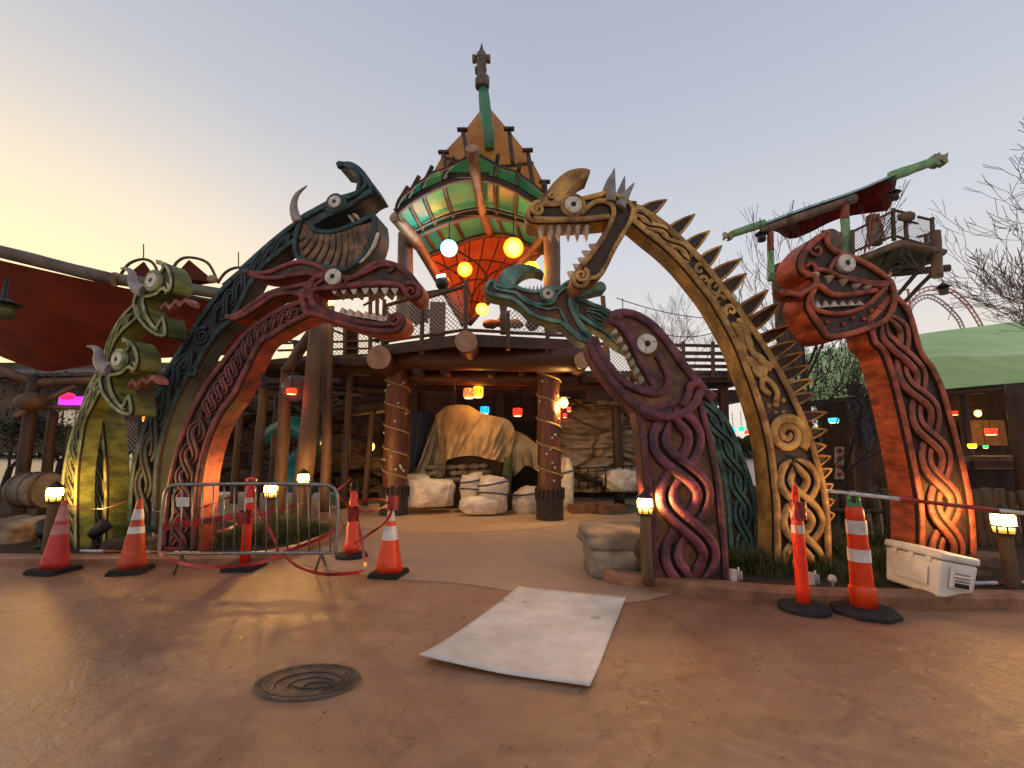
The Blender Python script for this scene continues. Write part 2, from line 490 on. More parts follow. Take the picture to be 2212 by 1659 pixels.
# ---------------------------------------------------------------- yellow spiny serpent
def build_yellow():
    Yw, Yd = paint('ochre_rim', '#d8a45a', '#a0703a', 4), paint('ochre_side', '#c4934a', '#8a6430', 3)
    YP = paint('ochre_panel', '#4c2f20', '#301d12', 6)
    KN = paint('ochre_knot', '#e0b066', '#b08242', 5)
    pl = Plane(1700, 5.95, 3); T = .33
    g = pl.px(1700, 1215)
    r = thing('serpent_sculpture', 'tall ochre yellow serpent arch with leaf-shaped back spines, gaping jaws and a curved nose horn', 'serpent sculpture', (g.x, g.y, .1), group='painted serpent arches of the entrance')
    L = z('F', [(1290, 540), (1430, 655), (1560, 760), (1680, 875), (1770, 980)]) + z('G', [(740, 20), (790, 100), (880, 265), (950, 440), (1010, 610), (1060, 800), (1088, 1000), (1105, 1200), (1108, 1560)])
    R = z('F', [(1290, 375), (1450, 462), (1600, 570), (1750, 712), (1880, 850)]) + z('G', [(885, 20), (960, 130), (1060, 272), (1160, 440), (1240, 600), (1300, 740), (1350, 900), (1390, 1060), (1412, 1230), (1425, 1590)])
    nk = Neck(pl, L, R)
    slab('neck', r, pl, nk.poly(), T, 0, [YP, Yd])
    rim('neck_border', r, pl, nk.poly(), .085, .045, 0, Yw, 'flat')
    kb = MB()
    braid(kb, pl, nk, .01, .19, 2, 1.4, .18, .13, .035, 0, 'double', 60)
    # middle band of loose loops and curls
    for i, (s, t, ra, tu, a0, dr) in enumerate([(.225, .55, .06, .9, 1, 1), (.25, .42, .045, .8, 3, -1), (.285, .62, .085, 1.2, 2, 1), (.31, .38, .06, 1, 0, 1), (.35, .6, .07, 1.2, 4, -1), (.345, .35, .05, .8, 2, 1), (.51, .66, .065, .8, 0, 1)]):
        spiral(kb, pl, nk.at(s, t), ra * 1.35, tu, .065, .04, 0, a0, dr)
    for k in range(5):
        s0 = .375 + k * .027
        for tt in (.32, .6):
            pts = [nk.at(s0 + q * .035, tt + .12 * math.sin(q * PI + k * 1.4)) for q in [i / 10 for i in range(11)]]
            ribbon(kb, pl, pts, .1, .045, 0, 'round', taper=lambda u: .5 + .5 * math.sin(PI * u))
    for (pa) in ([(.47, .45), (.485, .62), (.51, .6), (.53, .4), (.55, .3), (.57, .42)], [(.49, .35), (.51, .3), (.54, .55), (.57, .62), (.59, .5)]):
        ribbon(kb, pl, spline([nk.at(*q) for q in pa], step=.03), .075, .04, 0, 'round')
    for (s, t, rr) in ((.595, .3, .035), (.597, .5, .045), (.593, .7, .035), (.615, .42, .03), (.62, .6, .03)):
        kb.ball(pl.w(nk.at(s, t), 0), rr, 12, sc=(1, .7, 1))
    c = nk.at(.672, .5)
    spiral(kb, pl, c, .25, 2.2, .125, .05, 0, -.8, 1)
    braid(kb, pl, nk, .735, .985, 2, 1.35, .25, .23, .05, 0, 'double', 120)
    kb.build('knotwork', KN, r)
    H = z('F', [(575, 395), (520, 393), (470, 415), (445, 460), (447, 510), (480, 548), (560, 556), (700, 553), (900, 548), (1112, 528, 'c'), (1085, 610), (1040, 690), (985, 765), (900, 865), (850, 930), (822, 980), (815, 1030), (840, 1072), (890, 1085), (940, 1060), (955, 1020), (1010, 1010), (1060, 975), (1110, 890), (1160, 785), (1220, 680), (1275, 590), (1310, 510), (1318, 440), (1290, 385, 'c'), (1200, 330), (1110, 300), (1060, 305), (980, 325), (900, 345), (830, 352), (745, 352, 'c'), (740, 385), (650, 395)])
    hp = pl.uvs(spline(H, True, 5))
    slab('head', r, pl, hp, T + .04, .02, [YP, Yd])
    S = lambda pts: spline(pl.uvs(z('F', pts)), step=.04)
    rim('head_border', r, pl, hp, .06, .045, .02, Yw, 'round', [
        (S([(500, 525), (640, 532), (880, 530), (1110, 508)]), .075, .05, 'round'),
        (S([(880, 490), (950, 425), (1010, 388), (1075, 385), (1130, 415), (1148, 470), (1120, 570), (1060, 680), (985, 790), (890, 905)]), .07, .055, 'round'),
        (S([(640, 400), (720, 380), (820, 372), (950, 360), (1060, 335)]), .04, .04, 'round')])
    sc = MB()
    spiral(sc, pl, pl.uv(*z1('F', 540, 452)), .1, 1.6, .065, .06, .03, 1.2, 1)
    sc.build('scroll', KN, r); sc = MB()
    spiral(sc, pl, pl.uv(*z1('F', 888, 982)), .095, 1.6, .06, .06, .03, 1.2, -1)
    sc.build('scroll', KN, r); sc = MB()
    spiral(sc, pl, pl.uv(*z1('F', 650, 350)), .045, 1.2, .035, .05, .04, 1.2, 1)
    sc.build('scroll', KN, r)
    eye(r, pl, z1('F', 822, 418), 66 * .2667, .03, Yw)
    hn = spline(z('F', [(572, 398, 'c'), (600, 310), (650, 222), (715, 150), (790, 97), (860, 76), (930, 72), (978, 88, 'c'), (970, 128, 'c'), (915, 155), (860, 195), (810, 243), (770, 292), (747, 350, 'c'), (700, 378)]), True, 5)
    o = slab('nose_horn', r, pl, pl.uvs(hn), .34, -.08, [Yw, Yd])
    for x in (575, 650, 715, 795, 870, 945):
        tooth(r, pl, z1('F', x - 32, 552), z1('F', x + 33, 552), z1('F', x + 5, 672 if x > 600 else 645), -.01, .22)
    for a, b, t in (((1000, 745), (1040, 690), (962, 690)), ((950, 800), (995, 750), (905, 742)), ((905, 858), (948, 805), (875, 800)), ((865, 910), (905, 862), (835, 850)), ((822, 985), (862, 915), (787, 912))):
        tooth(r, pl, z1('F', *a), z1('F', *b), z1('F', *t), -.01, .2)
    for (pts, rr, of) in (([(1100, 300), (1120, 210), (1160, 120)], .07, -.3), ([(1205, 345), (1225, 260), (1245, 168)], .075, -.3), ([(1128, 385), (1140, 250), (1160, 102)], .085, .04), ([(1200, 425), (1255, 320), (1322, 220)], .085, .04)):
        horn(r, pl, z('F', pts), (rr, .006), of, HORN, 'head_spike')
    sp = [((1385, 462), (1441, 431)), ((1445, 507), (1502, 462)), ((1480, 540), (1534, 498)), ((1515, 572), (1560, 530)), ((1540, 600), (1603, 558)), ((1562, 628), (1614, 590)), ((1600, 680), (1660, 625)), ((1620, 706), (1690, 650)), ((1643, 735), (1718, 700)), ((1660, 765), (1725, 735)), ((1674, 790), (1737, 760)), ((1688, 815), (1750, 788)), ((1700, 842), (1757, 818)), ((1710, 866), (1760, 850)), ((1724, 905), (1786, 890)), ((1735, 940), (1788, 928)), ((1744, 970), (1785, 962)), ((1752, 1000), (1795, 985)), ((1760, 1030), (1798, 1012)), ((1768, 1062), (1800, 1045)), ((1773, 1090), (1803, 1080)), ((1778, 1117), (1803, 1110))]
    for i, (b, t) in enumerate(sp):
        spine_leaf(r, pl, b, t, .19 if i < 8 else .15, -.08 - .09 * (i % 3), .07, [Yw, YP])
build_yellow()

# ---------------------------------------------------------------- purple biting serpent
def build_purple():
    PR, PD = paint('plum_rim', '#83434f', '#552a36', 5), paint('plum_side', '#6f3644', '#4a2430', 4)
    PP = paint('plum_panel', '#8f5f38', '#5f3b25', 4)
    pl = Plane(1480, 5.5, 2); T = .3
    g = pl.px(1480, 1250)
    r = thing('serpent_sculpture', 'short purple serpent biting upwards, with big white cracked eye and broad twisted plum knot', 'serpent sculpture', (g.x, g.y, .1), group='painted serpent arches of the entrance')
    L = z('G', [(348, 640), (372, 800), (390, 1000), (412, 1200), (428, 1400), (438, 1620)])
    R = z('G', [(700, 545), (740, 700), (780, 870), (810, 1050), (830, 1250), (848, 1420), (858, 1620)])
    nk = Neck(pl, L, R)
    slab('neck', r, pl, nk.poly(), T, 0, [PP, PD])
    rim('neck_border', r, pl, nk.poly(), .075, .045, 0, PR, 'flat')
    kb = MB()
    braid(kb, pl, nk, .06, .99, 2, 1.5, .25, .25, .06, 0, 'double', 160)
    kb.build('knotwork', paint('plum_knot', '#8c4859', '#5a2c3e', 4), r)
    H = z('G', [(200, 160), (195, 115), (222, 92), (290, 85), (370, 110), (450, 165), (520, 240), (570, 310), (610, 370), (660, 430), (710, 490), (750, 545), (765, 582, 'c'), (700, 560), (690, 600), (600, 680), (500, 700), (400, 690), (350, 650), (280, 590), (210, 510), (150, 430), (100, 350), (80, 290), (85, 255), (115, 240), (138, 270), (165, 335), (210, 400), (260, 445), (320, 490), (380, 512), (425, 510, 'c'), (390, 450), (345, 370), (315, 290), (285, 240), (240, 185)])
    hp = pl.uvs(spline(H, True, 5))
    slab('head', r, pl, hp, T + .03, .03, [PP, PD])
    S = lambda pts: spline(pl.uvs(z('G', pts)), step=.04)
    rim('head_border', r, pl, hp, .1, .05, .03, PR, 'round', [
        (S([(455, 335), (490, 390), (515, 460), (505, 520), (460, 548), (400, 545), (330, 520), (250, 465), (180, 380), (120, 280)]), .085, .06, 'round'),
        (S([(690, 540), (660, 600), (600, 655), (510, 675), (420, 660), (350, 625)]), .11, .06, 'round'),
        (S([(700, 500), (640, 500), (625, 560), (590, 620)]), .09, .06, 'round')])
    for x, y, q in ((238, 122, .075), (110, 265, .07)):
        sc = MB(); sc.ball(pl.px(*z1('G', x, y), .05), q, 14, sc=(1, .8, 1)); sc.build('snout_knob', PR, r)
    eye(r, pl, z1('G', 396, 280), 54 * .3894, .05, None, 2)
    for a, b, t in (((235, 180), (255, 215), (222, 205)), ((262, 220), (283, 262), (250, 258)), ((288, 265), (310, 310), (280, 300)), ((310, 310), (325, 345), (300, 350)), ((328, 345), (352, 390), (325, 390)), ((352, 390), (378, 435), (352, 435)), ((378, 440), (405, 480), (385, 490))):
        tooth(r, pl, z1('G', *a), z1('G', *b), z1('G', t[0] - 6, t[1] + 6), 0, .16)
    for a, b, t in (((165, 330), (195, 375), (192, 335)), ((195, 375), (235, 415), (232, 375)), ((240, 420), (280, 458), (272, 415)), ((285, 460), (325, 488), (318, 450)), ((330, 488), (370, 505), (360, 475))):
        tooth(r, pl, z1('G', *a), z1('G', *b), z1('G', *t), 0, .16)
    for i in range(9):
        q = i / 8; x, y = 470 + 270 * q, 175 + 350 * q
        tooth(r, pl, z1('G', x - 12, y - 14), z1('G', x + 14, y + 16), z1('G', x + 14, y - 12), -.08, .1, PR, 'back_bump')
build_purple()

# ---------------------------------------------------------------- turquoise serpent behind the purple one
def build_turquoise():
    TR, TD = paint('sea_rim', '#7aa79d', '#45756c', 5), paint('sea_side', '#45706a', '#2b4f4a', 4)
    TP = paint('sea_panel', '#80513c', '#5a3425', 5)
    pl = Plane(1590, 6.45, 2); T = .3
    g = pl.px(1590, 1215)
    r = thing('serpent_sculpture', 'slender turquoise serpent stretching left behind the purple one, pointed beak snout under a curved crest', 'serpent sculpture', (g.x, g.y, .1), group='painted serpent arches of the entrance')
    L = z('F', [(845, 1290), (900, 1330), (1000, 1395), (1100, 1455), (1200, 1545)]) + z('G', [(500, 420), (640, 560), (710, 700), (780, 860), (825, 1000), (848, 1150), (858, 1300), (868, 1560)])
    R = z('F', [(820, 1140), (920, 1165), (1000, 1200), (1120, 1250)]) + z('G', [(300, 180), (520, 330), (690, 480), (775, 600), (850, 690), (905, 800), (950, 920), (990, 1050), (1015, 1200), (1030, 1560)])
    nk = Neck(pl, L, R)
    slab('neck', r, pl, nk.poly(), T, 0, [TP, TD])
    rim('neck_border', r, pl, nk.poly(), .06, .04, 0, TR, 'round')
    kb = MB(); braid(kb, pl, nk, .04, .97, 2, 5, .18, .125, .04, 0, 'double', 300)
    kb.build('knotwork', paint('sea_knot', '#6b988c', '#3c665c', 5), r)
    H = z('F', [(110, 1080), (130, 1030), (180, 1003), (230, 1045), (300, 1062), (360, 1055), (430, 1082), (520, 1095), (590, 1078), (650, 1060), (700, 1075), (760, 1030), (820, 1010), (930, 1050), (860, 1100), (835, 1160), (850, 1300), (900, 1390), (950, 1450), (1000, 1505), (940, 1525), (850, 1485), (780, 1420), (720, 1372), (640, 1352), (540, 1325), (460, 1285), (400, 1225), (320, 1178), (240, 1160), (160, 1142), (115, 1112)])
    hp = pl.uvs(spline(H, True, 5))
    slab('head', r, pl, hp, T + .03, .02, [TP, TD])
    S = lambda pts: spline(pl.uvs(z('F', pts)), step=.04)
    rim('head_border', r, pl, hp, .055, .045, .02, TR, 'round', [
        (S([(190, 1040), (200, 1085), (280, 1105), (360, 1120), (430, 1165), (520, 1205), (600, 1215), (670, 1190), (700, 1130), (760, 1080), (820, 1060)]), .04, .045, 'round'),
        (S([(370, 1130), (440, 1190), (520, 1225), (620, 1250), (700, 1240), (740, 1300), (780, 1380), (860, 1450), (940, 1500)]), .035, .04, 'round'),
        (S([(880, 1140), (815, 1150), (800, 1210), (830, 1290), (880, 1370), (930, 1430), (975, 1490)]), .07, .05, 'round')])
    cr = pl.uvs(spline(z('F', [(215, 1005, 'c'), (260, 940), (330, 903), (420, 888), (500, 903), (560, 933), (590, 967, 'c'), (520, 945), (440, 960), (385, 1000), (350, 1050, 'c'), (290, 1062), (230, 1040)]), True, 5))
    slab('crest', r, pl, cr, .3, .05, [TR, TD])
    fin = pl.uvs(spline(z('F', [(860, 1120, 'c'), (930, 1080), (1000, 1045), (1050, 1013), (1092, 1040), (1097, 1080, 'c'), (1020, 1095), (940, 1120), (880, 1150, 'c')]), True, 5))
    slab('ear_fin', r, pl, fin, .3, -.02, [TR, TD])
    eye(r, pl, z1('F', 620, 1130), 44 * .2667, .03, TR)
    for i in range(5):
        x = 430 + i * 32
        tooth(r, pl, z1('F', x, 1075), z1('F', x + 26, 1080), z1('F', x + 20, 1035 - i * 4), -.05, .12)
build_turquoise()

# ---------------------------------------------------------------- orange serpent
def build_orange():
    OR, OD = paint('vermilion_rim', '#c8603c', '#93422a', 5), paint('vermilion_side', '#ec6c3c', '#b84a24', 3, stretch=(1, 1, 3))
    OP = paint('vermilion_panel', '#4a2d1e', '#311c12', 6)
    pl = Plane(2020, 5.8, 7); T = .34
    g = pl.px(2030, 1250)
    r = thing('serpent_sculpture', 'orange red serpent arch with blunt upturned snout and studded jaw, beside the cooler', 'serpent sculpture', (g.x, g.y, .1), group='painted serpent arches of the entrance')
    L = z('H', [(1240, 1300), (1290, 1480)]) + z('I', [(630, 20), (690, 180), (750, 420), (800, 650), (838, 850), (860, 1000), (864, 1200), (866, 1500)])
    R = z('H', [(1430, 1090), (1560, 1235)]) + z('I', [(885, 20), (945, 100), (1010, 230), (1060, 400), (1120, 620), (1162, 800), (1190, 950), (1210, 1150), (1216, 1500)])
    nk = Neck(pl, L, R)
    slab('neck', r, pl, nk.poly(), T, 0, [OP, OD])
    rim('neck_border', r, pl, nk.poly(), .075, .045, 0, OR, 'flat')
    kb = MB(); braid(kb, pl, nk, .05, .985, 2, 3.1, .19, .19, .05, 0, 'double', 200, mid=.47)
    kb.build('knotwork', paint('vermilion_knot', '#c4684a', '#8e4430', 5), r)
    bb = MB()
    for i in range(14):
        q = nk.at(.12 + .055 * i, 1.0); q2 = nk.at(.12 + .055 * i, .9)
        bb.ball(pl.w(q, -.06), .06, 12, sc=(.6, 1, 1.2))
    bb.build('back_bump', OR, r)
    H = z('H', [(945, 655, 'c'), (958, 745), (1000, 790), (1080, 815), (1200, 870), (1290, 920), (1370, 980), (1425, 1040), (1445, 1150), (1425, 1250), (1370, 1330), (1260, 1380), (1120, 1425), (1000, 1450), (930, 1440), (880, 1370), (830, 1300), (790, 1230), (785, 1170), (800, 1120), (822, 1075), (838, 1040), (835, 1008), (790, 992), (745, 965), (728, 900), (745, 830), (800, 755), (870, 690)])
    hp = pl.uvs(spline(H, True, 5))
    slab('head', r, pl, hp, T + .05, .03, [OP, OD])
    S = lambda pts: spline(pl.uvs(z('H', pts)), step=.04)
    rim('head_border', r, pl, hp, .075, .05, .03, OR, 'round', [
        (S([(840, 945), (900, 945), (980, 975), (1080, 1012), (1200, 1045), (1330, 1060), (1400, 1040)]), .06, .055, 'round'),
        (S([(640, 1110), (720, 1130), (790, 1090), (850, 1058), (905, 1085), (960, 1125), (1080, 1128), (1200, 1110), (1290, 1095)]), .07, .07, 'round'),
        (S([(815, 1150), (825, 1210), (880, 1248), (1000, 1268), (1130, 1243), (1230, 1195), (1300, 1130), (1360, 1075)]), .06, .06, 'round'),
        (S([(945, 960), (985, 880), (1040, 830)]), .045, .05, 'round'),
        (S([(975, 960), (1040, 995), (1120, 1000), (1250, 1030), (1370, 1030)]), .03, .04, 'round'),
        (S([(780, 985), (840, 985), (850, 930), (810, 895), (775, 930)]), .055, .05, 'round')])
    sc = MB(); spiral(sc, pl, pl.uv(*z1('H', 860, 795)), .13, 1.3, .05, .05, .03, 1.2, 1); sc.build('nostril_scroll', OR, r)
    eye(r, pl, z1('H', 1067, 900), 64 * .2934, .05, None)
    tg = spline(z('H', [(600, 1082, 'c'), (650, 1078), (700, 1108), (770, 1085), (840, 1042), (900, 1060), (960, 1105), (940, 1140), (880, 1105), (800, 1140), (700, 1150), (635, 1125)]), True, 5)
    slab('tongue', r, pl, pl.uvs(tg), .14, .02, [OR, OR])
    for x, y in ((850, 962), (955, 985), (1058, 1012), (1152, 1045), (1230, 1058)):
        tooth(r, pl, z1('H', x - 32, y), z1('H', x + 38, y + 12), z1('H', x + 2, y + 68 - (x - 850) * .09), .1, .16)
    for i in range(6):
        x = 868 + i * 62
        tooth(r, pl, z1('H', x - 32, 1225 - i * 4), z1('H', x + 32, 1225 - i * 4), z1('H', x + 5, 1160), .1, .14)
    for x, y in ((942, 1325), (1062, 1340), (1130, 1295), (1212, 1300), (1265, 1240), (1325, 1215)):
        s = MB(); s.ball(pl.px(*z1('H', x, y), .04), .03, 10); s.build('jaw_stud', OR, r)
build_orange()

# ---------------------------------------------------------------- blue-teal serpent with the ribbed throat
def build_teal():
    BR, BD = paint('petrol_rim', '#38585e', '#203439', 5), paint('petrol_side', '#2b464a', '#192c31', 3)
    BP = paint('petrol_panel', '#1d2122', '#121415', 6)
    pl = Plane(330, 7.75, -8); T = .3
    g = pl.px(330, 1180)
    r = thing('serpent_sculpture', 'dark blue teal serpent arch with one grey horn, hooked nose and brown ribbed throat', 'serpent sculpture', (g.x, g.y, .1), group='painted serpent arches of the entrance')
    Lf = z('C', [(795, 612), (700, 668), (560, 778), (420, 900), (280, 1030)]) + z('A', [(1960, 530), (1800, 680), (1650, 870), (1530, 1060), (1400, 1270), (1270, 1500)]) + z('B', [(1010, 80), (900, 300), (835, 480), (775, 680), (742, 850), (728, 1000), (715, 1300)])
    Rt = z('C', [(760, 790), (560, 945), (430, 1080)]) + z('A', [(1900, 930), (1790, 1040), (1690, 1180), (1560, 1400)]) + z('B', [(1250, 10), (1160, 160), (1080, 330), (1030, 490), (988, 650), (965, 800), (955, 1000), (940, 1320)])
    nk = Neck(pl, Lf, Rt)
    slab('neck', r, pl, nk.poly(), T, 0, [BP, BD])
    rim('neck_border', r, pl, nk.poly(), .085, .05, 0, BR, 'flat')
    kb = MB(); braid(kb, pl, nk, .03, .35, 2, 3.6, .2, .1, .04, 0, 'double', 160)
    spiral(kb, pl, nk.at(.405, .5), .16, 2, .065, .045, 0, 1, 1)
    braid(kb, pl, nk, .45, .98, 2, 2.8, .2, .15, .045, 0, 'double', 200)
    kb.build('knotwork', paint('petrol_knot', '#2e4247', '#1b2a2f', 5), r)
    H = z('C', [(790, 615), (900, 545), (1000, 490), (1080, 452), (1180, 425), (1240, 405, 'c'), (1252, 330), (1235, 275), (1200, 232), (1150, 205), (1080, 192, 'c'), (1140, 172), (1200, 172), (1265, 205), (1325, 275), (1370, 345), (1400, 400, 'c'), (1330, 430), (1250, 500), (1170, 550), (1060, 600), (960, 650), (895, 690), (940, 712), (1030, 715), (1150, 690), (1250, 645), (1320, 605), (1390, 585, 'c'), (1400, 660), (1395, 760), (1350, 880), (1260, 980), (1160, 1050), (1050, 1040), (900, 1000), (780, 965), (740, 900), (735, 820), (750, 740)])
    hp = pl.uvs(spline(H, True, 5))
    THR = paint('throat_brown', '#8f6d4e', '#5f432e', 5)
    slab('head', r, pl, hp, T + .2, .03, [THR, BD])
    S = lambda pts: spline(pl.uvs(z('C', pts)), step=.04)
    up_ = pl.uvs(spline(z('C', [(800, 625), (900, 548), (1000, 493), (1080, 455), (1180, 428), (1242, 405, 'c'), (1250, 330), (1233, 277), (1200, 235), (1150, 208), (1085, 194, 'c'), (1140, 175), (1200, 175), (1263, 208), (1322, 277), (1367, 345), (1396, 400, 'c'), (1330, 428), (1250, 498), (1170, 548), (1060, 598), (960, 648), (895, 688), (850, 680)]), True, 5))
    slab('upper_jaw', r, pl, up_, T * .6, .045, [paint('petrol_jaw', '#43474a', '#2b3335', 6), BD])
    rim('head_border', r, pl, hp, .075, .05, .045, BR, 'round', [
        (S([(1380, 410), (1300, 450), (1200, 510), (1100, 565), (980, 600), (920, 640), (885, 680), (910, 715), (1000, 735), (1100, 722), (1230, 672), (1330, 628), (1385, 610)]), .075, .05, 'round'),
        (S([(830, 620), (930, 560), (1020, 520), (1130, 470), (1230, 440), (1320, 350), (1290, 270), (1220, 215), (1150, 195)]), .07, .045, 'round'),
        (S([(1000, 560), (1080, 570), (1150, 530), (1160, 480)]), .06, .06, 'round')])
    rb = MB()
    for k in range(13):
        q = k / 12
        top = Vector((845 + 505 * q, 745 - 10 * math.sin(PI * q) - 90 * max(0, q - .4) * 1.5))
        bt = spline([(785, 790), (800, 900), (880, 965), (1000, 1010), (1160, 1020), (1270, 930), (1345, 800)], step=10)
        bt = resample(bt, 13)[k]
        m = (top + bt) / 2 + Vector((26 * math.sin(PI * q), 0))
        ribbon(rb, pl, spline(pl.uvs(z('C', [tuple(top), tuple(m), tuple(bt)])), step=.04), .1, .045, .03, 'round')
    rb.build('throat_rib', THR, r)
    tk = MB(); ribbon(tk, pl, S([(1420, 745), (1390, 840), (1330, 930), (1270, 985)]), .07, .06, .05, 'round', taper=lambda u: 1 - .8 * abs(u - .3))
    tk.build('tusk', TOOTH, r)
    eye(r, pl, z1('C', 1078, 500), 48 * .2667, .075, BR)
    horn(r, pl, z('C', [(765, 650), (728, 570), (722, 490), (752, 410), (830, 342)]), (.095, .008), .05, HORN)
    for a, b, t in (((1130, 570), (1165, 560), (1180, 625)), ((1165, 560), (1205, 545), (1235, 600)), ((1045, 705), (1085, 700), (1065, 662))):
        tooth(r, pl, z1('C', *a), z1('C', *b), z1('C', *t), -.05, .2)
    for i in range(17):
        s = .04 + .54 * i / 16; q = nk.at(s, 0); q2 = nk.at(s + .012, 0); q0 = nk.at(s - .012, 0)
        d = (q2 - q0).normalized(); n = Vector((-d.y, d.x)); n = n if n.y > 0 else -n
        b = MB(); 
        m = 8; vs = [pl.w(q + d * .07 * math.cos(2 * PI * k / m), -.12 + .07 * math.sin(2 * PI * k / m)) for k in range(m)] + [pl.w(q + n * .1 - d * .03, -.12)]
        b.add(vs, [(k, (k + 1) % m, m) for k in range(m)], 0); b.build('back_spike', BR, r)
build_teal()

# ---------------------------------------------------------------- rose-red serpent
def build_red():
    RR, RD = paint('rose_rim', '#93433d', '#682c2b', 5), paint('rose_side', '#b0442c', '#7a2a1d', 3, stretch=(1, 1, 2))
    RP = paint('rose_panel', '#5f382c', '#3e241c', 6)
    pl = Plane(400, 7.0, -7); T = .36
    g = pl.px(400, 1190)
    r = thing('serpent_sculpture', 'rose red serpent arch with long toothed jaws and swept back crests, behind the barricade', 'serpent sculpture', (g.x, g.y, .1), group='painted serpent arches of the entrance')
    Lf = z('C', [(830, 1255), (700, 1298), (560, 1365), (400, 1475), (280, 1590)]) + z('B', [(1380, 60), (1290, 200), (1200, 380), (1135, 560), (1085, 720), (1050, 880), (1030, 1000), (1003, 1250), (985, 1480)])
    Rt = z('C', [(880, 1395), (800, 1430), (680, 1490), (560, 1565), (450, 1650)]) + z('B', [(1590, 210), (1500, 330), (1430, 450), (1370, 600), (1330, 750), (1302, 900), (1290, 1050), (1272, 1270), (1262, 1500)])
    nk = Neck(pl, Lf, Rt)
    slab('neck', r, pl, nk.poly(), T, 0, [RP, RD])
    rim('neck_border', r, pl, nk.poly(), .08, .045, 0, RR, 'flat')
    kb = MB()
    braid(kb, pl, nk, .04, .55, 2, 7.5, .17, .085, .035, 0, 'double', 240)
    braid(kb, pl, nk, .56, .985, 2, 2.8, .2, .125, .04, 0, 'double', 160)
    kb.build('knotwork', paint('rose_knot', '#8d4741', '#633030', 5), r)
    H = z('C', [(900, 1080), (1000, 1035), (1070, 1030), (1150, 1080), (1230, 1070), (1320, 1005), (1420, 955), (1520, 965), (1620, 1010), (1700, 1085), (1750, 1165), (1752, 1230), (1720, 1278), (1660, 1278), (1622, 1235), (1600, 1185), (1500, 1167), (1380, 1167), (1200, 1182), (1050, 1197), (900, 1212, 'c'), (895, 1260), (930, 1310), (1000, 1350), (1080, 1372), (1200, 1412), (1320, 1442), (1440, 1452), (1510, 1430), (1535, 1385), (1585, 1378), (1622, 1420), (1618, 1480), (1560, 1540), (1440, 1547), (1300, 1530), (1150, 1490), (1000, 1440), (900, 1405), (830, 1400), (790, 1300), (780, 1230), (830, 1160)])
    hp = pl.uvs(spline(H, True, 5))
    slab('head', r, pl, hp, T + .05, .03, [RP, RD])
    S = lambda pts: spline(pl.uvs(z('C', pts)), step=.04)
    rim('head_border', r, pl, hp, .085, .05, .03, RR, 'round', [
        (S([(900, 1175), (960, 1125), (1000, 1100)]), .06, .05, 'round'),
        (S([(850, 1230), (880, 1300), (950, 1370), (1080, 1420), (1250, 1460), (1430, 1480), (1540, 1470)]), .05, .05, 'round'),
        (S([(1150, 1150), (1200, 1100), (1320, 1060), (1420, 1010), (1500, 1000), (1540, 1030), (1500, 1050)]), .05, .055, 'round'),
        (S([(900, 1190), (1050, 1170), (1250, 1145), (1450, 1135), (1600, 1150)]), .05, .045, 'round')])
    sc = MB()
    spiral(sc, pl, pl.uv(*z1('C', 1690, 1215)), .14, 1.6, .08, .08, .04, 2.2, -1)
    sc.build('scroll', RR, r); sc = MB()
    spiral(sc, pl, pl.uv(*z1('C', 1560, 1440)), .1, 1.4, .07, .08, .04, 2.2, 1)
    sc.build('scroll', RR, r)
    for nm, pts, of in (('upper_crest', [(930, 1110), (860, 1082), (700, 1100), (580, 1120), (460, 1112), (380, 1085), (338, 1035, 'c'), (430, 1050), (540, 1040), (640, 1000), (740, 965), (830, 960), (920, 985), (1010, 1035), (1000, 1090)], .05),
                        ('lower_crest', [(900, 1125), (760, 1152), (620, 1182), (510, 1222), (400, 1297), (300, 1370), (188, 1412, 'c'), (250, 1445), (350, 1410), (480, 1322), (600, 1252), (740, 1240), (835, 1272), (880, 1190)], .045)):
        cp_ = pl.uvs(spline(z('C', pts), True, 5))
        o = slab(nm, r, pl, cp_, .3, of, [RP, RD])
        rim('crest_border', o, pl, cp_, .07, .04, of, RR)
    eye(r, pl, z1('C', 1063, 1098), 64 * .2667, .06, None)
    for x in (1058, 1132, 1215, 1308, 1384, 1466, 1547):
        wedge(r, pl, z1('C', x - 34, 1178), z1('C', x + 30, 1172), z1('C', x, 1228), .03, T * .8)
    for i, x in enumerate((1120, 1180, 1245, 1310, 1370, 1425, 1480)):
        y = 1385 + (x - 1120) * .17
        wedge(r, pl, z1('C', x - 28, y), z1('C', x + 28, y + 8), z1('C', x, y - 52), .03, T * .8)
build_red()

